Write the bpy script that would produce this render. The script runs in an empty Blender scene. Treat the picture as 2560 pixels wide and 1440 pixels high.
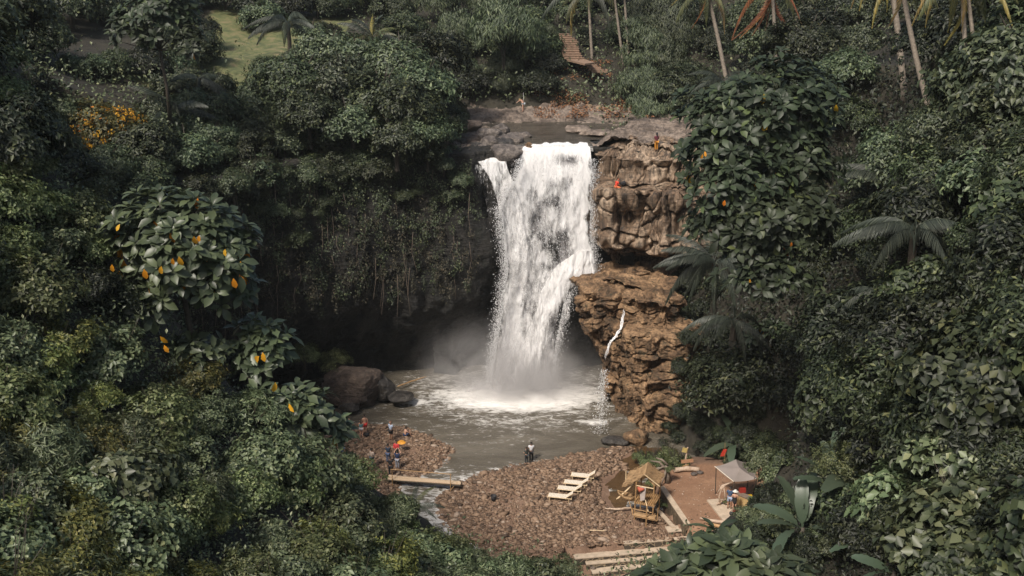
import bpy, math, random
import numpy as np
from mathutils import Vector, Matrix
from mathutils.bvhtree import BVHTree

random.seed(7)
rng = np.random.default_rng(11)
C = bpy.context.scene.collection
SC = bpy.context.scene

# ------------------------------------------------------------------ camera, sky, sun
FPX, TH, CH = 2600.0, math.radians(17.5), 43.0
cam_data = bpy.data.cameras.new('camera')
cam = bpy.data.objects.new('camera', cam_data)
C.objects.link(cam)
cam_data.sensor_width = 36.0
cam_data.lens = 36.0 * FPX / 2560.0
cam_data.clip_start = 0.5
cam_data.clip_end = 1500.0
cam.location = (0, 0, CH)
cam.rotation_euler = (math.radians(90) - TH, 0, 0)
SC.camera = cam

SUN_DIR = Vector((-0.40, -0.58, 0.86)).normalized()      # towards the sun
SUN_EL = math.asin(SUN_DIR.z)
SUN_AZ = math.atan2(SUN_DIR.x, SUN_DIR.y)
W = bpy.data.worlds.new('World'); SC.world = W; W.use_nodes = True
wn = W.node_tree.nodes; wl = W.node_tree.links
bg = wn['Background']
sky = wn.new('ShaderNodeTexSky'); sky.sky_type = 'NISHITA'; sky.sun_disc = False
sky.sun_elevation = SUN_EL; sky.sun_rotation = SUN_AZ
sky.air_density = 1.6; sky.dust_density = 4.0; sky.ozone_density = 1.0
wl.new(sky.outputs[0], bg.inputs[0]); bg.inputs[1].default_value = 0.072
sd = bpy.data.lights.new('sun', 'SUN'); sun = bpy.data.objects.new('sun', sd); C.objects.link(sun)
sd.energy = 3.0; sd.angle = math.radians(9.0); sd.color = (1.0, 0.93, 0.84)
sun.rotation_euler = SUN_DIR.to_track_quat('Z', 'Y').to_euler()
sun.location = (-40, -40, 120)
SC.view_settings.view_transform = 'Standard'
SC.view_settings.look = 'None'
SC.view_settings.exposure = 0.65
SC.view_settings.gamma = 1.0
SC.cycles.max_bounces = 6
SC.cycles.diffuse_bounces = 3
SC.cycles.glossy_bounces = 2
SC.cycles.transparent_max_bounces = 24
SC.cycles.volume_bounces = 1
SC.cycles.use_adaptive_sampling = True

# ------------------------------------------------------------------ picture <-> place
ct, st = math.cos(TH), math.sin(TH)
def ray(px, py):
    u = (px - 1280.0) / FPX; v = (720.0 - py) / FPX
    return Vector((u, ct + v * st, -st + v * ct))
O = Vector((0, 0, CH))
def at_t(px, py, t): return O + ray(px, py) * t
def at_z(px, py, z=0.0):
    d = ray(px, py); return O + d * ((z - CH) / d.z)
def at_Y(px, py, Y):
    d = ray(px, py); return O + d * (Y / d.y)
def proj(p):
    x, y, z = p[0], p[1], p[2] - CH
    dep = y * ct - z * st; up = y * st + z * ct
    return 1280 + FPX * x / dep, 720 - FPX * up / dep, dep

# ------------------------------------------------------------------ helpers
def tag(o, label=None, cat=None, group=None, kind=None):
    if label: o['label'] = label
    if cat: o['category'] = cat
    if group: o['group'] = group
    if kind: o['kind'] = kind
    return o
def empty(name, loc=(0, 0, 0), label=None, cat=None, group=None, rz=0.0):
    e = bpy.data.objects.new(name, None); C.objects.link(e)
    e.location = loc; e.rotation_euler = (0, 0, rz); e.empty_display_size = 0.3
    return tag(e, label, cat, group)
def link(name, me, parent=None, loc=(0, 0, 0), rot=(0, 0, 0), sc=1.0):
    o = bpy.data.objects.new(name, me); C.objects.link(o)
    o.location = loc; o.rotation_euler = rot
    o.scale = (sc, sc, sc) if not hasattr(sc, '__len__') else sc
    if parent: o.parent = parent
    return o
def np_mesh(name, V, Fc, mats=(), smooth=False, midx=None, uv=None, attr=None):
    V = np.asarray(V, np.float32); Fc = np.asarray(Fc, np.int32)
    me = bpy.data.meshes.new(name); k = Fc.shape[1]
    me.vertices.add(len(V)); me.vertices.foreach_set('co', V.ravel())
    me.loops.add(Fc.size); me.loops.foreach_set('vertex_index', Fc.ravel())
    me.polygons.add(len(Fc))
    me.polygons.foreach_set('loop_start', np.arange(0, Fc.size, k, dtype=np.int32))
    me.polygons.foreach_set('loop_total', np.full(len(Fc), k, np.int32))
    if smooth: me.polygons.foreach_set('use_smooth', np.ones(len(Fc), bool))
    for m in mats: me.materials.append(m)
    if midx is not None: me.polygons.foreach_set('material_index', np.asarray(midx, np.int32))
    me.update(calc_edges=True)
    if uv is not None:
        l = me.uv_layers.new(name='UVMap')
        l.data.foreach_set('uv', np.asarray(uv, np.float32)[Fc.ravel()].ravel())
    if attr:
        for an, av in attr.items():
            a = me.attributes.new(an, 'FLOAT', 'POINT'); a.data.foreach_set('value', np.asarray(av, np.float32))
    me.validate()
    return me
def grid_faces(nr, nc):
    i = np.arange(nr - 1)[:, None] * nc + np.arange(nc - 1)[None, :]
    i = i.ravel()
    return np.stack([i, i + 1, i + nc + 1, i + nc], 1)

def _h(ix, iy, iz, seed):
    h = (ix.astype(np.int64) * 374761393 + iy.astype(np.int64) * 668265263 + iz.astype(np.int64) * 2147483647 % 1000003 * 7919 + seed * 144665) & 0xffffffff
    h = ((h ^ (h >> 13)) * 1274126177) & 0xffffffff
    h = ((h ^ (h >> 16)) * 2246822519) & 0xffffffff
    h = h ^ (h >> 15)
    return (h & 0xffffff) / float(0xffffff) * 2 - 1
def vnoise(P, seed=0):
    P = np.asarray(P, float); I = np.floor(P).astype(np.int64); f = P - I; f = f * f * f * (f * (f * 6 - 15) + 10)
    out = 0
    for dx in (0, 1):
        wx = f[:, 0] if dx else 1 - f[:, 0]
        for dy in (0, 1):
            wy = f[:, 1] if dy else 1 - f[:, 1]
            for dz in (0, 1):
                wz = f[:, 2] if dz else 1 - f[:, 2]
                out = out + wx * wy * wz * _h(I[:, 0] + dx, I[:, 1] + dy, I[:, 2] + dz, seed)
    return out
def fbm(P, oct=4, seed=0, gain=0.5):
    P = np.asarray(P, float); a = 1.0; s = 0; tot = 0
    for k in range(oct):
        s = s + a * vnoise(P * (2.03 ** k) + 17.3 * k, seed + k); tot += a; a *= gain
    return s / tot
def smooth01(x): x = np.clip(x, 0, 1); return x * x * (3 - 2 * x)
def poly_sd(x, y, poly):
    """signed distance, positive inside"""
    poly = np.asarray(poly, float); n = len(poly)
    d = np.full(x.shape, 1e9); ins = np.zeros(x.shape, bool)
    for i in range(n):
        ax, ay = poly[i]; bx, by = poly[(i + 1) % n]
        ex, ey = bx - ax, by - ay; L = ex * ex + ey * ey + 1e-12
        t = np.clip(((x - ax) * ex + (y - ay) * ey) / L, 0, 1)
        d = np.minimum(d, np.hypot(x - ax - t * ex, y - ay - t * ey))
        c = (ay > y) != (by > y)
        with np.errstate(divide='ignore', invalid='ignore'):
            xi = (bx - ax) * (y - ay) / (by - ay + 1e-12) + ax
        ins ^= c & (x < xi)
    return np.where(ins, d, -d)

class MB:
    """collects boxes, tubes and sheets, builds ONE mesh object"""
    def __init__(s): s.v = []; s.f = []
    def add(s, vs, fs):
        b = len(s.v); s.v += [tuple(v) for v in vs]; s.f += [tuple(i + b for i in f) for f in fs]; return s
    def box(s, c, size, rot=None, taper=1.0, bev=0.0):
        hx, hy, hz = size[0] / 2, size[1] / 2, size[2] / 2; vs = []
        for z in (-1, 1):
            k = taper if z > 0 else 1.0
            for x, y in ((-1, -1), (1, -1), (1, 1), (-1, 1)): vs.append(Vector((x * hx * k, y * hy * k, z * hz)))
        if rot is not None:
            R = rot if isinstance(rot, Matrix) else Matrix.Rotation(rot, 3, 'Z')
            vs = [R @ v for v in vs]
        c = Vector(c); vs = [v + c for v in vs]
        return s.add(vs, [(3, 2, 1, 0), (4, 5, 6, 7), (0, 1, 5, 4), (1, 2, 6, 5), (2, 3, 7, 6), (3, 0, 4, 7)])
    def tube(s, pts, rad, n=8, cap=True, seed=None, wob=0.0):
        pts = [Vector(p) for p in pts]
        if not hasattr(rad, '__len__'): rad = [rad] * len(pts)
        rr = random.Random(seed if seed is not None else 1)
        vs = []; up = None
        for i, p in enumerate(pts):
            a = pts[max(i - 1, 0)]; b = pts[min(i + 1, len(pts) - 1)]
            d = (b - a).normalized()
            if up is None:
                up = Vector((0, 0, 1)) if abs(d.z) < 0.9 else Vector((1, 0, 0))
            e1 = d.cross(up).normalized(); e2 = e1.cross(d).normalized(); up = e2
            for k in range(n):
                an = 2 * math.pi * k / n
                r = rad[i] * (1 + wob * rr.uniform(-1, 1))
                vs.append(p + (e1 * math.cos(an) + e2 * math.sin(an)) * r)
        fs = []
        for i in range(len(pts) - 1):
            for k in range(n):
                a = i * n + k; b = i * n + (k + 1) % n
                fs.append((a, b, b + n, a + n))
        if cap:
            fs.append(tuple(range(n))[::-1]); fs.append(tuple((len(pts) - 1) * n + k for k in range(n)))
        return s.add(vs, fs)
    def build(s, name, mat, parent=None, loc=(0, 0, 0), smooth=False, rz=0.0):
        me = bpy.data.meshes.new(name); me.from_pydata(s.v, [], s.f); me.materials.append(mat)
        if smooth: me.polygons.foreach_set('use_smooth', [True] * len(me.polygons))
        me.update(); me.validate()
        return link(name, me, parent, loc, (0, 0, rz))

# ------------------------------------------------------------------ materials
def new_mat(name):
    m = bpy.data.materials.new(name); m.use_nodes = True
    nt = m.node_tree; return m, nt, nt.nodes['Principled BSDF'], nt.nodes['Material Output']
def ramp(nt, src, stops):
    r = nt.nodes.new('ShaderNodeValToRGB'); e = r.color_ramp.elements
    while len(e) > 1: e.remove(e[-1])
    for i, (p, c) in enumerate(stops):
        el = e[0] if i == 0 else e.new(p)
        el.position = p; el.color = (c[0], c[1], c[2], 1) if hasattr(c, '__len__') else (c, c, c, 1)
    nt.links.new(src, r.inputs[0]); return r.outputs[0]
def noise(nt, scale, detail=6, rough=0.6, vec=None, mapscale=None, dist=0.0):
    n = nt.nodes.new('ShaderNodeTexNoise'); n.inputs['Scale'].default_value = scale
    n.inputs['Detail'].default_value = detail; n.inputs['Roughness'].default_value = rough
    n.inputs['Distortion'].default_value = dist
    if vec is None:
        tc = nt.nodes.new('ShaderNodeTexCoord'); vec = tc.outputs['Object']
    if mapscale:
        mp = nt.nodes.new('ShaderNodeMapping'); mp.inputs['Scale'].default_value = mapscale
        nt.links.new(vec, mp.inputs[0]); vec = mp.outputs[0]
    nt.links.new(vec, n.inputs['Vector']); return n.outputs[0]
def mixc(nt, fac, a, b, mode='MIX'):
    m = nt.nodes.new('ShaderNodeMix'); m.data_type = 'RGBA'; m.blend_type = mode
    for sock, v in ((m.inputs[0], fac), (m.inputs[6], a), (m.inputs[7], b)):
        if isinstance(v, bpy.types.NodeSocket): nt.links.new(v, sock)
        elif hasattr(v, '__len__'): sock.default_value = (*v[:3], 1)
        else: sock.default_value = v
    return m.outputs[2]
def mathn(nt, op, a, b=None, c=None):
    m = nt.nodes.new('ShaderNodeMath'); m.operation = op
    for i, v in enumerate((a, b, c)):
        if v is None: continue
        if isinstance(v, bpy.types.NodeSocket): nt.links.new(v, m.inputs[i])
        else: m.inputs[i].default_value = v
    return m.outputs[0]
def bump(nt, b, h, strength=0.5, dist=0.1):
    n = nt.nodes.new('ShaderNodeBump'); n.inputs['Strength'].default_value = strength
    n.inputs['Distance'].default_value = dist; nt.links.new(h, n.inputs['Height'])
    nt.links.new(n.outputs[0], b.inputs['Normal'])
def leaf_mat(name, stops, rough=0.45, trans=0.25, spec=0.5, vary=0.3):
    m, nt, b, out = new_mat(name)
    g = nt.nodes.new('ShaderNodeNewGeometry')
    col = ramp(nt, g.outputs['Random Per Island'], stops)
    oi = nt.nodes.new('ShaderNodeObjectInfo')
    hs = nt.nodes.new('ShaderNodeHueSaturation')
    v = mathn(nt, 'MULTIPLY_ADD', oi.outputs['Random'], vary * 2, 1 - vary)
    nt.links.new(v, hs.inputs['Value']); nt.links.new(col, hs.inputs['Color'])
    hv = mathn(nt, 'MULTIPLY_ADD', oi.outputs['Random'], 0.04, 0.48)
    nt.links.new(hv, hs.inputs['Hue'])
    nt.links.new(hs.outputs[0], b.inputs['Base Color'])
    b.inputs['Roughness'].default_value = rough
    b.inputs['Specular IOR Level'].default_value = spec
    if trans > 0:
        t = nt.nodes.new('ShaderNodeBsdfTranslucent'); nt.links.new(hs.outputs[0], t.inputs[0])
        mx = nt.nodes.new('ShaderNodeMixShader'); mx.inputs[0].default_value = trans
        nt.links.new(b.outputs[0], mx.inputs[1]); nt.links.new(t.outputs[0], mx.inputs[2])
        nt.links.new(mx.outputs[0], out.inputs[0])
    return m
def simple_mat(name, col, rough=0.7, var=0.25, scale=6.0, bmp=0.0, metal=0.0, bscale=None):
    m, nt, b, out = new_mat(name)
    n = noise(nt, scale, 5)
    c2 = tuple(max(0, c * (1 - var)) for c in col); c3 = tuple(min(1, c * (1 + var)) for c in col)
    nt.links.new(ramp(nt, n, [(0.3, c2), (0.7, c3)]), b.inputs['Base Color'])
    b.inputs['Roughness'].default_value = rough; b.inputs['Metallic'].default_value = metal
    if bmp: bump(nt, b, noise(nt, bscale or scale * 4, 4), bmp, 0.03)
    return m
def wood_mat(name, a, b2, scale=3.0, rough=0.75):
    m, nt, b, out = new_mat(name)
    n = noise(nt, scale, 6, 0.65, mapscale=(1, 1, 1), dist=1.5)
    nt.links.new(ramp(nt, n, [(0.3, a), (0.7, b2)]), b.inputs['Base Color'])
    b.inputs['Roughness'].default_value = rough
    bump(nt, b, noise(nt, scale * 6, 4), 0.4, 0.02)
    return m
def rock_mat(name, dark, mid, light, moss=None, scale=0.35, streak=0.0, strata=0.0, mossamt=0.5, wet=None, bs=1.0):
    m, nt, b, out = new_mat(name)
    n1 = noise(nt, scale, 8, 0.68, dist=0.6)
    col = ramp(nt, n1, [(0.30, dark), (0.45, mid), (0.62, light), (0.8, tuple(min(1, c * 1.2) for c in light))])
    n2 = noise(nt, scale * 6, 8, 0.7)
    col = mixc(nt, 0.75, col, ramp(nt, n2, [(0.3, 0.35), (0.5, 0.9), (0.75, 1.25)]), 'MULTIPLY')
    h = n2
    if strata:
        ns = noise(nt, scale * 2.2, 7, 0.7, mapscale=(0.6, 0.6, 6.0), dist=0.4)
        col = mixc(nt, strata, col, ramp(nt, ns, [(0.34, 0.22), (0.46, 0.9), (0.7, 1.25)]), 'MULTIPLY')
        h = mathn(nt, 'ADD', n2, mathn(nt, 'MULTIPLY', ns, 1.6))
    if streak:
        nk = noise(nt, scale * 4, 5, 0.6, mapscale=(2.2, 2.2, 0.16), dist=0.2)
        col = mixc(nt, streak, col, ramp(nt, nk, [(0.38, 0.18), (0.5, 0.85), (0.68, 1.3)]), 'MULTIPLY')
        h = mathn(nt, 'ADD', h, nk)
    if moss:
        nm = noise(nt, scale * 2.6, 7, 0.75, dist=0.8)
        f = ramp(nt, nm, [(1 - mossamt - 0.04, 0.0), (1 - mossamt + 0.08, 1.0)])
        col = mixc(nt, f, col, moss)
    nt.links.new(col, b.inputs['Base Color'])
    b.inputs['Roughness'].default_value = 0.62 if wet is None else wet
    vo = nt.nodes.new('ShaderNodeTexVoronoi'); vo.feature = 'DISTANCE_TO_EDGE'; vo.inputs['Scale'].default_value = scale * 2.0
    tc = nt.nodes.new('ShaderNodeTexCoord'); nt.links.new(mixc(nt, 0.12, tc.outputs['Object'], noise(nt, scale * 2, 3)), vo.inputs['Vector'])
    h = mathn(nt, 'ADD', h, mathn(nt, 'MINIMUM', mathn(nt, 'MULTIPLY', vo.outputs[0], 2.0), 0.3))
    bump(nt, b, h, 1.0, 0.45 * bs)
    return m

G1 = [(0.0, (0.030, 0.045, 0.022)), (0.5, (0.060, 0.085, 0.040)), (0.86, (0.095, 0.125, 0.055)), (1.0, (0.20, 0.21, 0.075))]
M = {}
M['leaf_olive'] = leaf_mat('leaf_olive', [(0.0, (0.042, 0.054, 0.016)), (0.45, (0.094, 0.124, 0.046)), (0.85, (0.170, 0.202, 0.082)), (1.0, (0.28, 0.29, 0.13))], 0.5, 0.3)
M['leaf_grey'] = leaf_mat('leaf_grey', [(0.0, (0.040, 0.056, 0.026)), (0.5, (0.098, 0.124, 0.060)), (0.88, (0.168, 0.198, 0.104)), (1.0, (0.23, 0.24, 0.12))], 0.46, 0.25, 0.5, 0.35)
M['leaf_deep'] = leaf_mat('leaf_deep', [(0.0, (0.006, 0.009, 0.005)), (0.5, (0.016, 0.022, 0.011)), (0.9, (0.034, 0.042, 0.020)), (1.0, (0.08, 0.088, 0.035))], 0.52, 0.2, 0.4, 0.4)  # near-black greens: shade of the right slope put into the leaf colour
M['leaf_blue'] = leaf_mat('leaf_blue', [(0.0, (0.010, 0.015, 0.007)), (0.5, (0.030, 0.040, 0.018)), (0.9, (0.062, 0.076, 0.034)), (1.0, (0.12, 0.125, 0.05))], 0.52, 0.2, 0.4, 0.5)  # dimmed as well, so the right side's shade sits in the colour
M['leaf_far'] = leaf_mat('leaf_far', [(0.0, (0.020, 0.032, 0.016)), (0.5, (0.056, 0.075, 0.038)), (0.9, (0.105, 0.128, 0.064)), (1.0, (0.16, 0.18, 0.08))], 0.5, 0.22, 0.5, 0.4)
M['leaf_vine'] = leaf_mat('leaf_vine', [(0.0, (0.016, 0.016, 0.011)), (0.5, (0.044, 0.042, 0.028)), (0.9, (0.088, 0.078, 0.052)), (1.0, (0.13, 0.10, 0.065))], 0.6, 0.1, 0.3)
M['leaf_bright'] = leaf_mat('leaf_bright', [(0.0, (0.07, 0.085, 0.022)), (0.5, (0.14, 0.165, 0.048)), (1.0, (0.28, 0.27, 0.09))], 0.5, 0.35)
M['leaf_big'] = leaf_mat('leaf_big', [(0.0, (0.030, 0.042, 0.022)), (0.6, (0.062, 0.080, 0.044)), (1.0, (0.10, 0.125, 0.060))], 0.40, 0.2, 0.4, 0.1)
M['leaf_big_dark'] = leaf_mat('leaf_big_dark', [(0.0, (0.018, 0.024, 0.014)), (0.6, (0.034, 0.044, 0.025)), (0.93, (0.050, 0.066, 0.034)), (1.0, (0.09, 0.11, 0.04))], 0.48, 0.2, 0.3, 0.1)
M['leaf_dead'] = leaf_mat('leaf_dead', [(0.0, (0.55, 0.16, 0.015)), (0.5, (0.70, 0.30, 0.02)), (1.0, (0.62, 0.36, 0.04))], 0.5, 0.3, 0.4, 0.05)
M['flower'] = leaf_mat('flower', [(0.0, (0.60, 0.22, 0.02)), (1.0, (0.65, 0.34, 0.04))], 0.6, 0.3, 0.3, 0.05)
M['leaf_yellowing'] = leaf_mat('leaf_yellowing', [(0.0, (0.045, 0.055, 0.018)), (0.5, (0.095, 0.105, 0.032)), (1.0, (0.21, 0.19, 0.05))], 0.5, 0.3)
M['frond_green'] = leaf_mat('frond_green', [(0.0, (0.055, 0.064, 0.026)), (0.6, (0.10, 0.108, 0.045)), (1.0, (0.18, 0.165, 0.07))], 0.42, 0.3)
M['frond_orange'] = leaf_mat('frond_orange', [(0.0, (0.42, 0.19, 0.05)), (1.0, (0.55, 0.30, 0.10))], 0.55, 0.3)
M['frond_yellow'] = leaf_mat('frond_yellow', [(0.0, (0.14, 0.12, 0.035)), (0.7, (0.24, 0.18, 0.055)), (1.0, (0.42, 0.27, 0.06))], 0.5, 0.3)
M['frond_brown'] = leaf_mat('frond_brown', [(0.0, (0.13, 0.055, 0.02)), (1.0, (0.34, 0.13, 0.045))], 0.7, 0.15)
M['frond_dark'] = leaf_mat('frond_dark', [(0.0, (0.022, 0.028, 0.021)), (0.7, (0.045, 0.054, 0.040)), (1.0, (0.085, 0.095, 0.068))], 0.48, 0.15, 0.4, 0.2)
M['banana_leaf'] = leaf_mat('banana_leaf', [(0.0, (0.045, 0.065, 0.040)), (1.0, (0.085, 0.115, 0.075))], 0.38, 0.3, 0.5, 0.1)
M['litter'] = leaf_mat('litter', [(0.0, (0.06, 0.03, 0.015)), (0.5, (0.20, 0.09, 0.035)), (1.0, (0.42, 0.24, 0.13))], 0.7, 0.1, 0.2, 0.0)
M['bark'] = wood_mat('bark', (0.030, 0.024, 0.018), (0.075, 0.060, 0.045), 4)
M['palm_bark'] = wood_mat('palm_bark', (0.12, 0.098, 0.078), (0.27, 0.225, 0.18), 3)
M['bamboo'] = wood_mat('bamboo', (0.26, 0.145, 0.06), (0.46, 0.29, 0.14), 5, 0.55)
M['plank'] = wood_mat('plank', (0.42, 0.30, 0.19), (0.62, 0.47, 0.32), 4)
M['driftwood'] = wood_mat('driftwood', (0.28, 0.19, 0.13), (0.55, 0.43, 0.33), 3)
M['deadwood'] = wood_mat('deadwood', (0.10, 0.075, 0.055), (0.24, 0.19, 0.15), 3)
M['rock_tan'] = rock_mat('rock_tan', (0.040, 0.027, 0.020), (0.185, 0.120, 0.075), (0.44, 0.33, 0.235), (0.028, 0.030, 0.014), 0.36, 0.9, 0.3, 0.33, bs=0.28)
M['rock_orange'] = rock_mat('rock_orange', (0.026, 0.018, 0.012), (0.185, 0.108, 0.056), (0.44, 0.275, 0.15), (0.022, 0.024, 0.012), 0.5, 0.5, 0.65, 0.42, bs=0.35)
M['rock_slab'] = rock_mat('rock_slab', (0.035, 0.027, 0.022), (0.17, 0.13, 0.103), (0.36, 0.285, 0.23), (0.07, 0.05, 0.033), 0.45, 0.0, 0.5, 0.30, bs=0.5)
M['rock_grey'] = rock_mat('rock_grey', (0.030, 0.022, 0.018), (0.105, 0.077, 0.062), (0.21, 0.155, 0.12), (0.05, 0.045, 0.022), 0.55, 0.0, 0.2, 0.25, bs=0.6)
M['rock_stack'] = rock_mat('rock_stack', (0.03, 0.027, 0.026), (0.12, 0.10, 0.09), (0.30, 0.255, 0.22), None, 0.8, 0.0, 0.35, 0.2, bs=0.4)
M['rock_block'] = rock_mat('rock_block', (0.08, 0.055, 0.035), (0.27, 0.19, 0.12), (0.40, 0.30, 0.20), (0.04, 0.035, 0.02), 0.7, 0.2, 0.0, 0.33, bs=0.4)
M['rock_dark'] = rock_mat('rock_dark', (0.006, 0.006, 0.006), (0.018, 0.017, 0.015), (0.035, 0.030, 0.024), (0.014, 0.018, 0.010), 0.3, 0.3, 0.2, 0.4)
M['rock_wet'] = rock_mat('rock_wet', (0.012, 0.011, 0.011), (0.04, 0.035, 0.032), (0.09, 0.08, 0.07), None, 0.9, 0, 0, 0, 0.35, 0.4)
# ------------------------------------------------------------------ ground
def zpoly(pts, z=0.0): return [tuple(at_z(a, b, z))[:2] for a, b in pts]
BAR = zpoly([(1108, 1236), (1160, 1200), (1210, 1182), (1300, 1161), (1400, 1145), (1500, 1128), (1550, 1118), (1600, 1120), (1575, 1140), (1556, 1150),
             (1574, 1168), (1540, 1188), (1516, 1210), (1524, 1245), (1540, 1272), (1610, 1268), (1690, 1290), (1750, 1325),
             (1800, 1440), (1400, 1440), (1230, 1400), (1150, 1340), (1102, 1296), (1095, 1258)])
LEFTB = zpoly([(760, 1075), (850, 1056), (905, 1058), (980, 1062), (1050, 1084), (1100, 1106), (1130, 1122), (1118, 1150), (1080, 1175),
               (1040, 1195), (1003, 1212), (985, 1240), (975, 1262), (965, 1300), (930, 1400), (500, 1400), (500, 1100)])
TERR_Z = 1.4
TERR = zpoly([(1640, 1178), (1660, 1168), (1760, 1156), (1900, 1165), (2010, 1250), (1950, 1345), (1760, 1330), (1716, 1312), (1652, 1217)], TERR_Z)
BASIN = [(-15, 62), (-17.5, 72), (-20, 80), (-24, 87), (-31, 95), (-24, 104), (-14, 109), (-5, 111), (2, 111), (11, 110), (14, 104), (15, 97), (15.5, 90),
         (16.2, 86), (20, 83), (23.6, 80), (24, 76), (21, 70), (17, 64), (12, 57), (4, 54), (-5, 57)]
HC = [  # px, py, depth, drop below the foliage seen there
    (60, 1400, 30, 1.7), (350, 1400, 32, 1.7), (700, 1400, 35, 1.8), (1000, 1440, 41, 1.8), (1250, 1500, 44, 1.8), (1450, 1520, 44, 1.8), (1650, 1500, 42, 1.8), (1900, 1480, 39, 1.8),
    (80, 1150, 34, 1.7), (400, 1150, 37, 1.8), (700, 1200, 42, 1.8), (950, 1320, 47, 1.8), (1100, 1410, 47, 1.8), (850, 1130, 51, 1.8),
    (60, 900, 39, 1.8), (260, 900, 42, 1.8), (560, 970, 49, 1.8), (730, 1020, 52, 1.8), (450, 700, 52, 5), (80, 550, 43, 1.8), (60, 200, 48, 1.8), (60, 40, 52, 1.5), (60, -120, 56, 1.5), (210, 60, 66, 1.5), (190, -80, 70, 1.5), (240, 150, 62, 1.8),
    (300, 420, 52, 4), (520, 600, 60, 12), (480, 380, 84, 3), (620, 430, 94, 3), (330, 200, 95, 3), (600, 150, 114, 0.3), (260, 130, 110, 0.3), (450, 20, 130, 3),
    (700, 300, 98, 3), (900, 250, 101, 4), (1050, 250, 103, 4), (900, 60, 112, 4), (1180, 130, 118, 5), (1080, 60, 125, 5),
    (2450, 1400, 38, 2), (2200, 1380, 40, 2.5), (2500, 1150, 41, 2), (2250, 1150, 45, 3), (2020, 1330, 46, 4), (2480, 850, 45, 2.5), (2250, 850, 50, 3), (2030, 1080, 60, 3),
    (1980, 900, 66, 4), (1900, 700, 72, 8), (2100, 680, 62, 5), (2500, 550, 50, 2.5), (2300, 500, 58, 3), (2420, 262, 62, 0), (2250, 170, 66, 0), (2530, 250, 60, 1),
    (1900, 500, 74, 9), (2080, 250, 80, 3), (1808, 165, 86, 0), (1950, 60, 95, 3), (2300, 30, 90, 4), (2520, 60, 82, 3), (1650, 230, 118, 5), (1600, 100, 132, 4),
    (1720, 900, 92, 6), (1780, 1100, 82, 2)]
hp = np.array([tuple(at_t(a, b, t) - Vector((0, 0, dz))) for a, b, t, dz in HC] +
              [(-6, 10, 30), (8, 8, 30), (0, -15, 40), (0, 0, 34), (-15, 10, 31), (16, 10, 30), (0, 20, 24), (15, 20, 24), (-15, 20, 26), (-40, 0, 42), (40, 0, 42), (-60, 60, 46), (60, 60, 48), (-80, 140, 44), (80, 140, 52), (0, 190, 44), (-40, 200, 46), (50, 200, 50),
               (0, 137, 31), (-8, 133, 30), (12, 136, 31), (6.5, 145, 35), (20, 140, 33), (-16, 128, 30)])
def rbf_fit(P, z):
    d = np.hypot(P[:, None, 0] - P[None, :, 0], P[:, None, 1] - P[None, :, 1])
    n = len(P); A = np.zeros((n + 3, n + 3)); A[:n, :n] = d - np.eye(n) * 1.2
    A[:n, n] = 1; A[:n, n + 1:n + 3] = P; A[n, :n] = 1; A[n + 1:n + 3, :n] = P.T
    b = np.zeros(n + 3); b[:n] = z
    return np.linalg.solve(A, b)
_w = rbf_fit(hp[:, :2], hp[:, 2])
def hill(x, y):
    out = _w[len(hp)] + _w[len(hp) + 1] * x + _w[len(hp) + 2] * y
    for i in range(len(hp)): out = out + _w[i] * np.hypot(x - hp[i, 0], y - hp[i, 1])
    return out
_sa, _sb, _sc = at_Y(1408, 84, 138.0), at_Y(1440, 147, 133.0), at_Y(1500, 176, 130.6)
STAIRCUT = [(_sb.x, _sb.y, _sa.x, _sa.y, _sb.z, _sa.z), (_sc.x, _sc.y, _sb.x, _sb.y, _sc.z - 1.3, _sb.z - 0.8), (_sb.x - 0.5, _sb.y - 8, _sb.x, _sb.y, _sb.z - 5.6, _sb.z - 0.6)]
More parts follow.
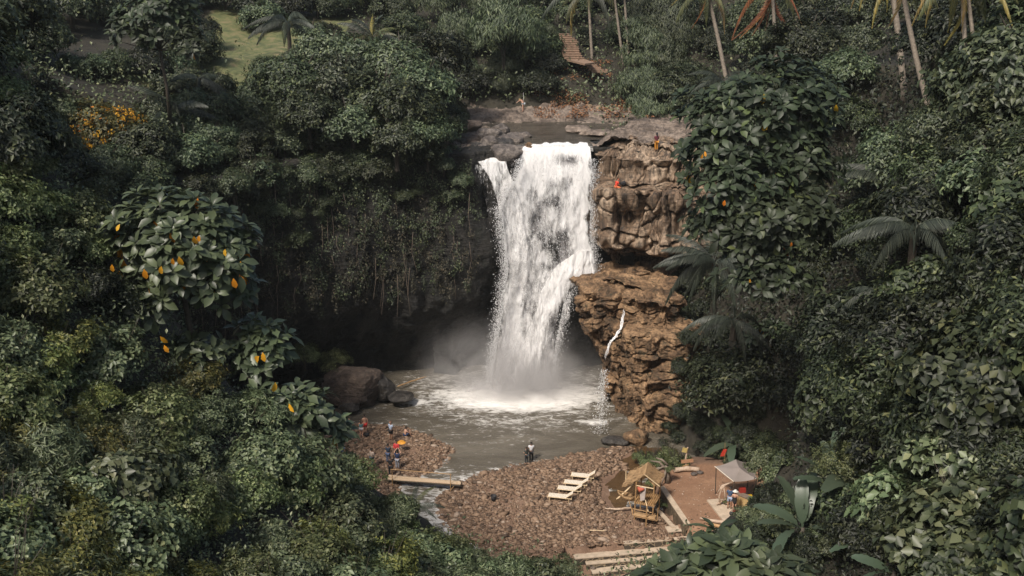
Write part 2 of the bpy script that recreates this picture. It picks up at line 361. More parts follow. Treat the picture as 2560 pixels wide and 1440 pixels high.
def ground_h(x, y):
    x = np.asarray(x, float); y = np.asarray(y, float)
    P = np.stack([x, y, 0 * x], -1).reshape(-1, 3)
    nz = fbm(P * 0.12, 4, 3).reshape(x.shape); nf = fbm(P * 1.3, 4, 9).reshape(x.shape)
    z = hill(x, y) + nz * 1.2 + nf * 0.25
    far = np.hypot(x, y - 60); z = np.where(far > 150, z * np.clip(1 - (far - 150) / 300, 0, 1) + 44 * np.clip((far - 150) / 300, 0, 1), z)
    z = np.minimum(z, 60)
    sd = poly_sd(x, y, BASIN)
    steep = np.interp(y, [50, 80, 92, 100], [2.2, 2.2, 3.0, 14.0])
    steep = np.where((x > 10) & (y < 84), 3.6, steep)
    steep = np.where((x > 14) & (y > 84), 2.4, steep)
    z = np.where(sd < 0, np.minimum(z, 0.5 + (-sd) * steep + nf * 0.3), z)
    # the plateau behind the lip
    shelf = (y > 103) & (y < 134) & (x > -15) & (x < 30)
    z = np.where(shelf & (sd < 0), np.minimum(z, 24.2 + np.maximum(0, y - 127.5) * 1.4 + np.maximum(0, x - 17.5) * 1.2 + np.maximum(0, -9 - x) * 1.6 + nf * 0.3), z)
    # the cutting that carries the stairs
    for (xa, ya, xb, yb, za, zb_) in STAIRCUT:
        ex, ey = xb - xa, yb - ya; t = np.clip(((x - xa) * ex + (y - ya) * ey) / (ex * ex + ey * ey), 0, 1)
        dd = np.hypot(x - xa - t * ex, y - ya - t * ey)
        z = np.where(dd < 3.0, np.minimum(z, za + (zb_ - za) * t - 0.35 + np.maximum(0, dd - 1.3) * 2.5), z)
    # floor
    db = np.maximum(poly_sd(x, y, BAR), poly_sd(x, y, LEFTB))
    wob = nf * 0.25
    fl = np.clip((db + wob * 1.2) * 0.22, -0.7, 0.42) + nf * 0.05 + nz * 0.05
    y0 = 70.15 + (x - 8.6) * 0.14; fl = np.where((x > 3.9) & (y < y0 - 0.15), np.minimum(fl, -0.30 - (y0 - y) * 0.45), fl)
    fl = np.maximum(fl, -4)
    dt = poly_sd(x, y, TERR)
    fl = np.where(dt > 0, TERR_Z - 0.05 + nf * 0.05, np.where((dt > -3) & (x > 15.5) & (y > 78), TERR_Z + dt * 0.3, fl))
    z = np.where(sd > 0, fl, z)
    return z
xs = np.unique(np.concatenate([np.arange(-27, 27, 0.32), np.arange(-60, -27, 1.0), np.arange(27, 62, 1.0), np.linspace(-400, -60, 24), np.linspace(62, 400, 24)]))
ys = np.unique(np.concatenate([np.arange(60, 110, 0.32), np.arange(110, 150, 0.8), np.arange(5, 60, 0.8), np.linspace(-100, 5, 16), np.linspace(150, 600, 30)]))
GX, GY = np.meshgrid(xs, ys)
GZ = ground_h(GX, GY)
def ground_mat():
    m, nt, b, out = new_mat('ground_soil')
    at = nt.nodes.new('ShaderNodeAttribute'); at.attribute_name = 'floor'
    n1 = noise(nt, 0.5, 8, 0.7); n2 = noise(nt, 5, 6, 0.7); n3 = noise(nt, 0.15, 3, 0.5)
    soil = ramp(nt, n1, [(0.3, (0.012, 0.010, 0.007)), (0.7, (0.035, 0.030, 0.018))])
    mud = ramp(nt, n1, [(0.3, (0.115, 0.066, 0.042)), (0.5, (0.20, 0.122, 0.080)), (0.72, (0.29, 0.19, 0.13))])
    mud = mixc(nt, 0.6, mud, ramp(nt, n2, [(0.3, 0.45), (0.6, 1.15)]), 'MULTIPLY')
    col = mixc(nt, ramp(nt, at.outputs['Fac'], [(0.1, 0.0), (0.3, 1.0)]), soil, mud)
    terr = ramp(nt, n1, [(0.3, (0.20, 0.105, 0.060)), (0.7, (0.30, 0.175, 0.105))])
    terr = mixc(nt, 0.5, terr, ramp(nt, n2, [(0.3, 0.7), (0.6, 1.1), (0.75, 1.5)]), 'MULTIPLY')
    a2 = nt.nodes.new('ShaderNodeAttribute'); a2.attribute_name = 'dirt'
    col = mixc(nt, a2.outputs['Fac'], col, terr)
    a3 = nt.nodes.new('ShaderNodeAttribute'); a3.attribute_name = 'lawn'
    lawn = ramp(nt, noise(nt, 0.9, 5), [(0.35, (0.055, 0.068, 0.025)), (0.5, (0.10, 0.108, 0.040)), (0.68, (0.17, 0.14, 0.07))])
    col = mixc(nt, a3.outputs['Fac'], col, lawn)
    nt.links.new(col, b.inputs['Base Color']); b.inputs['Roughness'].default_value = 0.85
    bump(nt, b, mathn(nt, 'ADD', n2, n1), 0.8, 0.12)
    return m
M['ground'] = ground_mat()
V = np.stack([GX.ravel(), GY.ravel(), GZ.ravel()], 1)
sdb = poly_sd(V[:, 0], V[:, 1], BASIN)
fl_attr = smooth01((sdb - 0.6) / 0.5) * (V[:, 1] < 96)
dirt = smooth01((poly_sd(V[:, 0], V[:, 1], TERR) + 0.1) / 0.4)
lawn = ((V[:, 1] > 104) & (V[:, 0] < -22) & (V[:, 0] > -41) & (V[:, 1] < 150) & (V[:, 0] > -70)).astype(float)
ground_me = np_mesh('ground', V, grid_faces(len(ys), len(xs)), [M['ground']], True, attr={'floor': fl_attr, 'dirt': dirt, 'lawn': lawn})
ground = tag(link('ground', ground_me), kind='structure')
GF = grid_faces(len(ys), len(xs))
ground_bvh = BVHTree.FromPolygons([tuple(v) for v in V.tolist()], GF.tolist())
def gz(x, y): return float(ground_h(np.array([x]), np.array([y]))[0])
def hit(px, py):
    d = ray(px, py).normalized()
    r = ground_bvh.ray_cast(O, d, 900)
    return r[0], r[1]

# ------------------------------------------------------------------ cliffs (lofted along a plan path)
def cells(P, seed, sharp=0.0):
    I = np.floor(P).astype(np.int64); best = np.full(len(P), 9.0); bid = np.zeros(len(P)); sec = np.full(len(P), 9.0)
    for a in (-1, 0, 1):
        for b in (-1, 0, 1):
            for c in (-1, 0, 1):
                J = I + np.array([a, b, c])
                q = np.stack([J[:, 0] + .5 + .45 * _h(J[:, 0], J[:, 1], J[:, 2], seed), J[:, 1] + .5 + .45 * _h(J[:, 0], J[:, 1], J[:, 2], seed + 1), J[:, 2] + .5 + .45 * _h(J[:, 0], J[:, 1], J[:, 2], seed + 2)], 1)
                d = np.abs(q - P).max(1) * 0.6 + np.linalg.norm(q - P, axis=1) * 0.4
                m = d < best; sec = np.where(m, best, np.minimum(sec, d)); best = np.where(m, d, best); bid = np.where(m, _h(J[:, 0], J[:, 1], J[:, 2], seed + 3), bid)
    return bid, sec - best
def resample(path, n):
    P = np.array(path, float)
    # Catmull-Rom
    Q = np.vstack([2 * P[0] - P[1], P, 2 * P[-1] - P[-2]]); out = []
    for i in range(1, len(Q) - 2):
        for t in np.linspace(0, 1, 24, endpoint=False):
            a, b, c, d = Q[i - 1], Q[i], Q[i + 1], Q[i + 2]
            out.append(0.5 * ((2 * b) + (-a + c) * t + (2 * a - 5 * b + 4 * c - d) * t * t + (-a + 3 * b - 3 * c + d) * t ** 3))
    out.append(P[-1]); out = np.array(out)
    L = np.concatenate([[0], np.cumsum(np.hypot(*np.diff(out, axis=0).T))])
    s = np.linspace(0, L[-1], n)
    return np.stack([np.interp(s, L, out[:, 0]), np.interp(s, L, out[:, 1])], 1), s
def loft(name, path, zb, zt, off, ns, nz, mat, disp=None, cap=(0.6, 1.5, 3, 5), capz=(0.1, 0.2, 0.3, 0.4), smooth=False, capblk=0.0):
    P, s = resample(path, ns)
    T = np.gradient(P, axis=0); T /= np.linalg.norm(T, axis=1)[:, None]
    N = np.stack([T[:, 1], -T[:, 0]], 1)
    zz = np.linspace(zb, zt, nz)
    rows = []
    for z in zz:
        o = off(P[:, 0], s, z)
        rows.append(np.stack([P[:, 0] + N[:, 0] * o, P[:, 1] + N[:, 1] * o, np.full(ns, z)], 1))
    A = np.array(rows)
    if disp is not None:
        d, dz = disp(A.reshape(-1, 3)); d = d.reshape(nz, ns); dz = dz.reshape(nz, ns)
        A[:, :, 0] += N[None, :, 0] * d; A[:, :, 1] += N[None, :, 1] * d; A[:, :, 2] += dz
    caps = []
    if cap:
        nc = max(4, int(cap[-1] / 0.22)); cs = np.linspace(0, cap[-1], nc + 1)[1:]
        for c in cs:
            cz = float(np.interp(c, (0,) + tuple(cap), (0,) + tuple(capz))); r = A[nz - 1].copy(); r[:, 0] -= N[:, 0] * c; r[:, 1] -= N[:, 1] * c
            f = 0.35 * fbm(r * np.array([0.5, 0.8, 0]), 5, 5)
            if capblk:
                bid, ed = cells(r * np.array([0.55, 0.9, 0]) + 0.5 * np.stack([f, f, 0 * f], 1), 17); f = f + capblk * bid - capblk * 0.8 * (1 - smooth01(ed / 0.12))
                bid, ed = cells(r * np.array([1.7, 2.4, 0]), 19); f = f + capblk * 0.4 * bid
            r[:, 2] = r[:, 2] * min(1, 1) + cz + f * smooth01(c / 0.8); caps.append(r)
    if caps: A = np.concatenate([A, np.array(caps)], 0)
    me = np_mesh(name, A.reshape(-1, 3), grid_faces(A.shape[0], ns)[:, ::-1] if False else grid_faces(A.shape[0], ns), [mat], smooth)
    return me, A, N
def strata_disp(amp, ts, fa, ff, seed, vstretch=1.0, pil=0.0, blk=0.0, bs=(0.45, 0.45, 0.5), b2=1.0):
    def f(P):
        w = fbm(P * 0.35, 3, seed)
        t = P[:, 2] * ts + w * (0.6 if b2 == 0 else 1.3)
        fr = t - np.floor(t)
        lay = _h(np.floor(t).astype(np.int64), np.zeros(len(t), np.int64), np.zeros(len(t), np.int64), seed)
        d = amp * (lay * 0.6 - 0.7 * smooth01((fr - 0.78) / 0.16) * (1 - smooth01((fr - 0.94) / 0.06)))
        d += fa * fbm(P * np.array([ff, ff, ff * vstretch]), 5, seed + 5, 0.55)
        if blk:
            Q = P * np.array(bs) + 0.16 * np.stack([fbm(P * 0.7, 3, seed + 20), fbm(P * 0.7, 3, seed + 21), fbm(P * 0.7, 3, seed + 22)], 1)
            bid, ed = cells(Q, seed + 30); d += blk * bid - 0.5 * blk * (1 - smooth01(ed / 0.10))
            bid, ed = cells(Q * 2.6, seed + 40); d += b2 * 0.18 * blk * bid - b2 * 0.16 * blk * (1 - smooth01(ed / 0.12))
        if pil:
            r = 1 - np.abs(fbm(P * np.array([0.45, 0.45, 0.10]), 3, seed + 9)) * 3
            d -= pil * np.clip(r, 0, 1) ** 2
        return d, 0.12 * fbm(P * 0.9, 3, seed + 2)
    return f
# the vine-hung amphitheatre wall with the undercut cave
WALL = [(-36, 78), (-29, 88), (-22, 96.5), (-14, 101.2), (-8, 102.6), (-4.6, 103.2), (-3.4, 105.0), (0, 106.2), (5, 106.4), (10, 106.0), (13, 104.5)]
def wall_off(x, s, z):
    cave = np.where(x < -4, 5.0, 2.0)
    o = -cave * (1 - smooth01((z - 1.0) / 9.0)) + 0.9 * math.sin(min(max((z - 8) / 16, 0), 1) * math.pi)
    return o * np.ones_like(x)
def wd(P):
    d = 2.4 * fbm(P * np.array([0.20, 0.20, 0.06]), 4, 31) + 0.7 * fbm(P * np.array([0.9, 0.9, 0.6]), 4, 33)
    return d, 0 * d
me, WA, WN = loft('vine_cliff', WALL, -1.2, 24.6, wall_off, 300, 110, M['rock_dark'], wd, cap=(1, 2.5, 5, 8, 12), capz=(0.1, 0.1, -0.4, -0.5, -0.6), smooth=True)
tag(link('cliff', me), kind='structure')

# upper right outcrop
R1 = [(8.9, 109), (8.35, 106.5), (8.5, 104.4), (10.2, 103.0), (13, 102.2), (16, 101.0), (18, 101.5), (20, 105)]
def r1_off(x, s, z):
    o = 0.35 * math.sin(z * 1.3)
    led = 1.8 * (1 - smooth01((z - 21.2) / 0.7))          # ledge where the seated figure is
    led = led * np.interp(x, [8.6, 10.3], [0.15, 1.0])
    under = -4.0 * (1 - smooth01((z - 12.2) / 3.6)) * np.interp(x, [9, 12], [0.7, 1.0])
    return o + led + under + 0 * x
me, A1, N1 = loft('outcrop', R1, 8.5, 24.1, r1_off, 330, 220, M['rock_tan'], strata_disp(0.45, 0.36, 0.35, 0.9, 41, 0.35, 1.3, 0.75, (0.40, 0.40, 0.17), 0.0), cap=(1.2, 2.6, 4.5, 7), capz=(0.35, 0.9, 1.25, 1.3), capblk=0.28)
rocko = tag(link('rock_outcrop', me), 'tan water-streaked rock face right of the waterfall lip', 'rock')
# lower right ledge buttress
R2 = [(6.9, 106), (6.0, 102), (6.0, 99.0), (6.7, 97.0), (8.2, 95.6), (11, 94.6), (13.5, 93.4), (15.2, 93.2), (17, 96)]
def r2_off(x, s, z):
    k = np.clip(1 - z / 12.0, 0, 1)
    left = np.interp(s, [0, 9, 12.5, 16, 20], [-4.5, -4.2, -2.5, 0.0, 3.2])
    o = left * k ** 1.15
    step = 2.1 * (1 - smooth01((z - 9.3) / 0.5)) * np.interp(s, [11, 15], [0, 1]) + 1.0 * (1 - smooth01((z - 5.2) / 0.8)) * np.interp(s, [13, 17], [0, 1])
    return o + step * np.interp(z, [0, 9], [0.5, 1.0])
me, A2, N2 = loft('buttress', R2, -1.0, 12.0, r2_off, 330, 220, M['rock_orange'], strata_disp(0.55, 0.70, 0.35, 0.45, 57, 0.7, 0.6, 0.65, (0.42, 0.42, 0.62)), cap=(0.8, 1.8, 3, 4.5, 7), capz=(0.1, 0.25, 0.35, 0.6, 0.9), capblk=0.25)
tag(link('rock_buttress', me), 'orange layered rock buttress with a thin side cascade right of the plunge', 'rock')

rock_bvh = [BVHTree.FromPolygons([tuple(v) for v in A_.reshape(-1, 3).tolist()], grid_faces(A_.shape[0], A_.shape[1]).tolist()) for A_ in (A1, A2)]
# the slabs of the river above the lip
sx = np.arange(-15, 30.01, 0.22); sy = np.arange(103.2, 134, 0.22)
SX, SY = np.meshgrid(sx, sy); SP = np.stack([SX, SY, 0 * SX], -1).reshape(-1, 3)
def slab_h(P):
    x, y = P[:, 0], P[:, 1]
    w = fbm(P * np.array([0.22, 0.5, 0]), 4, 71); f = fbm(P * np.array([0.8, 1.8, 0]), 5, 73)
    base = 24.55 + 0.55 * w
    right = smooth01((x - np.interp(y, [104, 110, 116, 124], [8.0, 8.8, 12.5, 15])) / 2.2)
    base += right * (0.75 + np.clip(y - 105, 0, 9) * 0.10)
    backb = smooth01((y - (121.5 + 1.5 * w)) / 2.0)
    base += backb * (0.75 + np.clip(y - 124, 0, 10) * 0.12)
    lft = smooth01((-6.2 - x + 1.5 * w) / 1.5); base += lft * 0.2
    # flagstone terraces
    t = base * 3.2 + w * 2; fr = t - np.floor(t)
    base += 0.12 * (smooth01(fr * 3) - 0.5)
    bid, ed = cells(P * np.array([0.75, 1.5, 0]) + 0.4 * np.stack([w, f, 0 * f], 1), 83)
    base += 0.30 * bid * (1 - 0.4 * right) - 0.22 * (1 - smooth01(ed / 0.14)); bid, ed = cells(P * np.array([2.0, 3.4, 0]), 87); base += 0.09 * bid
    base += 0.22 * f
    base -= 0.45 * smooth01(1.4 - np.abs(x - 3.2) / 5.5) * smooth01((120.5 - y + w * 2) / 1.5) * (1 - right)
    # lip
    base -= np.clip(105.7 - y, 0, 5) * 2.2 * ((x > -4.2) & (x < 8.35))
    base -= np.clip(104.2 - y, 0, 5) * 1.6 * (x <= -4.2)
    base -= smooth01((-1.0 - x) / 0.8) * smooth01((107.8 - y) / 2.2) * 1.5 * (x > -4.2)
    base = np.where(x > 8.3, base - np.clip(104.6 - y, 0, 3) * 0.2, base)
    return base
SZ = slab_h(SP)
keep = np.ones_like(SZ)
SV = np.stack([SP[:, 0], SP[:, 1], SZ], 1)
RF = grid_faces(len(sy), len(sx)); rc = SV[RF].mean(1); RF = RF[~((rc[:, 1] < 105.1) & (rc[:, 0] > -4.0) & (rc[:, 0] < 8.3)) & ~((rc[:, 0] > 8.0) & (rc[:, 1] < np.interp(rc[:, 0], [8, 10, 13, 16, 18, 20], [107, 106.2, 105.6, 104.6, 105, 108])))]
tag(link('riverbed', np_mesh('riverbed', SV, RF, [M['rock_slab']], False)), kind='structure')
riv_bvh = BVHTree.FromPolygons([tuple(v) for v in SV.tolist()], grid_faces(len(sy), len(sx)).tolist())
def hit_any(px, py, which=None):
    d = ray(px, py).normalized(); best = None
    for b in (which or (ground_bvh, riv_bvh)):
        r = b.ray_cast(O, d, 900)
        if r[0] is not None and (best is None or r[3] < best[3]): best = r
    return best[0]

# ------------------------------------------------------------------ water
def water_mat(name, deep, tint, foamcol=(0.8, 0.78, 0.75), foam_bias=0.62, rough=0.12, stretch=(0.5, 1.2, 1)):
    m, nt, b, out = new_mat(name)
    at = nt.nodes.new('ShaderNodeAttribute'); at.attribute_name = 'foam'
    n1 = noise(nt, 0.30, 6, 0.6, mapscale=stretch, dist=1.0); n2 = noise(nt, 1.7, 8, 0.72, mapscale=stretch, dist=1.2)
    col = ramp(nt, n1, [(0.3, deep), (0.7, tint)])
    fo = mathn(nt, 'ADD', n2, mathn(nt, 'MULTIPLY', at.outputs['Fac'], 0.55))
    fo = mathn(nt, 'ADD', fo, mathn(nt, 'MULTIPLY', mathn(nt, 'SUBTRACT', n1, 0.5), 0.25))
    f = ramp(nt, fo, [(foam_bias, 0.0), (foam_bias + 0.16, 0.65), (foam_bias + 0.34, 1.0)])
    col = mixc(nt, f, col, foamcol)
    nt.links.new(col, b.inputs['Base Color'])
    nt.links.new(mathn(nt, 'MULTIPLY_ADD', f, 0.6, rough), b.inputs['Roughness'])
    b.inputs['IOR'].default_value = 1.33
    bump(nt, b, mathn(nt, 'ADD', n2, noise(nt, 5, 4, 0.6, mapscale=stretch)), 0.55, 0.22)
    return m
M['pool'] = water_mat('pool_water', (0.074, 0.063, 0.047), (0.152, 0.134, 0.106))
M['pond'] = water_mat('pond_water', (0.05, 0.028, 0.012), (0.105, 0.062, 0.028), foam_bias=1.2, rough=0.08)
M['river'] = water_mat('river_water', (0.040, 0.034, 0.026), (0.085, 0.074, 0.058), foam_bias=0.63, stretch=(0.45, 1.6, 1))
wx = np.arange(-27, 18, 0.25); wy = np.arange(58, 110, 0.25)
WX, WY = np.meshgrid(wx, wy); WP = np.stack([WX, WY, 0 * WX], -1).reshape(-1, 3)
bx, by = WP[:, 0], WP[:, 1]
dland = at_z(1290, 985, 0)
r = np.hypot((bx - (dland.x + 0.3)) / 7.0, (by - (dland.y - 0.3)) / 3.4)
foam = np.clip(1.35 - r, 0, 1.0) ** 0.8
foam += 0.28 * np.clip(1 - np.abs(np.hypot(bx - dland.x, (by - dland.y) * 1.4) - 9) / 9, 0, 1)
# riffles where the river narrows and runs out under the bridge
chan = smooth01((86 - by) / 6) * (by < 90)
foam += 0.30 * chan
shore = np.minimum(np.abs(poly_sd(bx, by, BAR)), np.abs(poly_sd(bx, by, LEFTB)))
foam += 0.22 * np.clip(1 - shore / 0.7, 0, 1)
rock_r = at_z(1515, 1055, 0); foam += 0.5 * np.clip(1 - np.hypot((bx - rock_r.x + 1.2) / 2.2, (by - rock_r.y) / 0.8), 0, 1)
foam += 0.5 * np.clip(1 - np.hypot((bx - at_z(1040, 1005).x) / 2.5, (by - at_z(1040, 1005).y) / 1.2), 0, 1)
amp = 0.05 + 0.20 * np.clip(1.2 - r * 0.5, 0, 1) + 0.06 * chan
wz = amp * fbm(WP * np.array([0.7, 1.2, 0]), 5, 91, 0.6)
wz += 0.25 * np.clip(1 - r, 0, 1) * (0.6 + fbm(WP * 1.5, 4, 93))
WF = grid_faces(len(wy), len(wx)); wc = np.stack([bx, by], 1)[WF].mean(1); WF = WF[~((wc[:, 0] > 2.2) & (wc[:, 1] < 71))]
tag(link('water', np_mesh('pool_water', np.stack([bx, by, wz], 1), WF, [M['pool']], True, attr={'foam': foam})), kind='structure')
# quiet brown backwater beside the hut
pp = zpoly([(1590, 1120), (1700, 1130), (1700, 1200), (1660, 1290), (1560, 1290), (1500, 1262), (1498, 1200), (1540, 1178), (1578, 1176), (1545, 1150)])
qx = np.arange(6.5, 15.5, 0.3); qy = np.arange(74, 89.5, 0.3)
QX, QY = np.meshgrid(qx, qy); QP = np.stack([QX, QY, 0 * QX], -1).reshape(-1, 3)
dq = poly_sd(QP[:, 0], QP[:, 1], pp); F = grid_faces(len(qy), len(qx))
F = F[(dq[F].max(1) > -0.2)]
tag(link('pond_water', np_mesh('pond_water', np.stack([QP[:, 0], QP[:, 1], 0.03 + 0.006 * fbm(QP, 2, 4)], 1), F, [M['pond']], True, attr={'foam': np.zeros(len(QP))})), kind='structure')
# upper river
ux = np.arange(-14, 16, 0.25); uy = np.arange(104.6, 127, 0.25)
UX, UY = np.meshgrid(ux, uy); UP = np.stack([UX, UY, 0 * UX], -1).reshape(-1, 3)
UF = grid_faces(len(uy), len(ux)); uc = UP[UF].mean(1)
UF = UF[~(((uc[:, 0] > 8.2) & (uc[:, 1] < 109.5)) | ((uc[:, 0] < -0.6) & (uc[:, 1] < 107.2)) | ((uc[:, 0] < -4.0) & (uc[:, 1] < 109)))]
foamu = 0.32 * np.clip((108.5 - UP[:, 1]) / 3, 0, 1) + 0.95 * np.clip(1 - np.hypot((UP[:, 0] + 7.5) / 3.5, (UP[:, 1] - 112.5) / 5), 0, 1)
uz = 24.86 + 0.05 * fbm(UP * np.array([0.8, 1.5, 0]), 4, 97) - 0.35 * smooth01((105.6 - UP[:, 1]) / 1.0)
tag(link('river_water', np_mesh('river_water', np.stack([UP[:, 0], UP[:, 1], uz], 1), UF, [M['river']], True, attr={'foam': foamu})), kind='structure')

# ------------------------------------------------------------------ waterfall
def fall_mat(name, lo, hi, sx=1.0, sy=0.35, speck=0.3, seed=0.0, col=(0.95, 0.94, 0.94), cov=None, rag=0.5):
    m, nt, b, out = new_mat(name)
    uv = nt.nodes.new('ShaderNodeUVMap')
    mp = nt.nodes.new('ShaderNodeMapping'); mp.inputs['Location'].default_value = (seed, seed * 1.7, 0)
    nt.links.new(uv.outputs[0], mp.inputs[0]); vec = mp.outputs[0]
    big = noise(nt, 1.0, 5, 0.62, vec, (sx * 0.40, sy * 0.55, 1), 0.8)
    mid = noise(nt, 1.0, 8, 0.72, vec, (sx * 2.0, sy * 1.6, 1), 1.0)
    fine = noise(nt, 1.0, 5, 0.85, vec, (sx * 7, sy * 5, 1), 0.6)
    at = nt.nodes.new('ShaderNodeAttribute'); at.attribute_name = 'cover'
    s = mathn(nt, 'ADD', mathn(nt, 'MULTIPLY', big, 0.9), mathn(nt, 'MULTIPLY', mid, 0.7))
    s = mathn(nt, 'ADD', s, mathn(nt, 'MULTIPLY', mathn(nt, 'SUBTRACT', fine, 0.5), speck))
    s = mathn(nt, 'ADD', s, at.outputs['Fac'])
    al = ramp(nt, mathn(nt, 'SUBTRACT', s, 0.8), [(lo, 0.0), (hi, 1.0)])
    c = ramp(nt, mid, [(0.3, tuple(x * 0.72 for x in col)), (0.6, col)])
    nt.links.new(c, b.inputs['Base Color']); b.inputs['Roughness'].default_value = 0.55
    b.inputs['Specular IOR Level'].default_value = 0.3
    bump(nt, b, mathn(nt, 'ADD', mid, mathn(nt, 'MULTIPLY', fine, 0.5)), 0.45, 0.3)
    tl = nt.nodes.new('ShaderNodeBsdfTranslucent'); nt.links.new(c, tl.inputs[0])
    mx = nt.nodes.new('ShaderNodeMixShader'); mx.inputs[0].default_value = 0.2
    nt.links.new(b.outputs[0], mx.inputs[1]); nt.links.new(tl.outputs[0], mx.inputs[2])
    tr = nt.nodes.new('ShaderNodeBsdfTransparent')
    m2 = nt.nodes.new('ShaderNodeMixShader'); nt.links.new(al, m2.inputs[0])
    nt.links.new(tr.outputs[0], m2.inputs[1]); nt.links.new(mx.outputs[0], m2.inputs[2])
    nt.links.new(m2.outputs[0], out.inputs[0])
    return m
def fallY(z, lead=0.0, lip=104.9): return lip - 2.7 * np.sqrt(np.clip((24.9 - z) / 24.9, 0, 1)) - lead
fall = empty('waterfall', (2.0, 104.5, 0.0), 'white waterfall plunging over the rock lip into the brown pool', 'waterfall')
def fall_sheet(name, rows, lead, mat, cover, amp=0.35, seed=1, nu=110, nv=300, lipback=True, lipz=None):
    """rows: (py, left px, right px); every row becomes a real height on the falling arc"""
    zs, ls, rs = [], [], []
    for py, l, r_ in rows:
        z = 12.0
        for _ in range(30):
            Y = float(fallY(z, lead)); p = at_Y(l, py, Y); z = 0.5 * z + 0.5 * p.z
        Y = float(fallY(z, lead)); zs.append(z); ls.append(at_Y(l, py, Y).x); rs.append(at_Y(r_, py, Y).x)
    zs, ls, rs = np.array(zs)[::-1], np.array(ls)[::-1], np.array(rs)[::-1]
    v = np.linspace(0, 1, nv); z = zs[-1] + (zs[0] - zs[-1]) * v
    zc = np.clip(z, zs[0], zs[-1]); L = np.interp(zc, zs, ls); R = np.interp(zc, zs, rs)
    u = np.linspace(0, 1, nu)
    X = L[:, None] + (R - L)[:, None] * u[None]; Z = np.repeat(z[:, None], nu, 1); Y = fallY(Z, lead)
    if lipback:
        k = 14; back = np.linspace(1.6, 0.05, k)
        xb = np.repeat(X[:1], k, 0); yb = Y[:1] + back[:, None] * np.ones((1, nu)); zb = Z[:1] + 0.22 * smooth01(back / 1.4)[:, None] * np.ones((1, nu))
        X = np.vstack([xb, X]); Y = np.vstack([yb, Y]); Z = np.vstack([zb, Z])
    P = np.stack([X, Y, Z], -1).reshape(-1, 3)
    drop = np.clip((24.9 - P[:, 2]) / 10, 0.15, 1)
    a = fbm(P * np.array([0.60, 0.4, 0.20]) + seed * 3.1, 4, 100 + seed, 0.5); b = fbm(P * np.array([2.6, 1, 0.7]) + seed, 4, 120 + seed, 0.6)
    P2 = P.copy(); P2[:, 1] -= amp * drop * (a * 2.0 + b * 0.35); P2[:, 0] += 0.25 * drop * a
    if lipback: P2[:, 2] += 0.10 * fbm(np.stack([P[:, 0] * 0.9, P[:, 1] * .3, P[:, 0] * 0], 1), 3, 77) * (P[:, 2] > 24.3)
    uvx = P[:, 0]; dist = 24.9 - P[:, 2]
    uv = np.stack([uvx, np.where(dist > 0, dist, (104.9 - lead - P[:, 1]) * 1.0)], 1)
    uu = np.tile(u, X.shape[0])
    rag = 0.10 * fbm(np.stack([uu * 0, P[:, 2] * 0.9, 0 * uu + seed], 1), 3, 7)
    edge = np.minimum(uu, 1 - uu) + rag * 0.5
    cov = cover(P[:, 0], P[:, 2], uu) - 0.75 * (1 - smooth01(edge / 0.10)) * smooth01((24.6 - P[:, 2]) / 2)
    if lipback: cov = cov - 1.1 * smooth01((P[:, 1] - (104.95 - lead) - 0.5 * fbm(np.stack([P[:, 0] * 1.1, P[:, 0] * 0, P[:, 0] * 0], 1), 3, 66) - 0.25) / 0.9)
    me = np_mesh(name, P2, grid_faces(X.shape[0], nu), [mat], True, uv=uv, attr={'cover': cov})
    me.transform(Matrix.Translation((-2.0, -104.5, 0)))
    return link(name, me, fall)
def zrow(py, lead=0):
    z = 12.0
    for _ in range(30): z = 0.5 * z + 0.5 * at_Y(1350, py, float(fallY(z, lead))).z
    return z
Z_MID, Z_LOW = zrow(560), zrow(800)
def gauss(x, c, w): return np.exp(-((x - c) / w) ** 2)
x_of = lambda px: (px - 1280) / FPX * 106
def cov_main(x, z, u):
    c = 0.22 + 0 * x
    c += 0.35 * smooth01((z - 19) / 4)                       # solid white near the top
    c -= 0.13 * gauss(x, x_of(1380), 2.2) * gauss(z, zrow(560), 3.6)   # thin ragged heart
    c -= 0.20 * gauss(x, x_of(1410), 0.9) * gauss(z, zrow(640), 1.8)
    c -= 0.24 * gauss(x, x_of(1335), 1.0) * gauss(z, zrow(548), 1.0)
    c -= 0.26 * gauss(x, x_of(1362), 1.2) * gauss(z, zrow(770), 2.8)
    c -= 0.52 * gauss(x, x_of(1425), 1.5) * gauss(z, zrow(400), 0.8)
    c += 0.30 * fbm(np.stack([x * 0.8, z * 0.45, 0 * x], 1), 4, 61)
    c += 0.25 * gauss(x, x_of(1290), 1.4) * smooth01((21 - z) / 4)
    c += 0.22 * gauss(x, x_of(1460), 1.0) * smooth01((22 - z) / 3)
    return c
MAIN = [(363, 1318, 1470), (368, 1308, 1475), (385, 1301, 1477), (410, 1297, 1479), (432, 1288, 1484), (450, 1283, 1480), (470, 1262, 1479), (520, 1246, 1481), (600, 1256, 1480),
        (660, 1262, 1492), (690, 1258, 1470), (715, 1254, 1436), (760, 1249, 1417), (820, 1238, 1403), (880, 1228, 1394), (930, 1220, 1390), (975, 1214, 1392)]
M['fall_a'] = fall_mat('falling_water', -0.03, 0.34, 1.1, 0.38, 0.5, 0.0)
M['fall_b'] = fall_mat('falling_water_back', -0.02, 0.40, 1.0, 0.5, 0.4, 7.0, (0.74, 0.72, 0.73))
M['fall_c'] = fall_mat('falling_spray', 0.10, 0.30, 1.8, 0.5, 1.3, 13.0)
fall_sheet('water_curtain', MAIN, 0.0, M['fall_a'], cov_main, 0.40, 1)
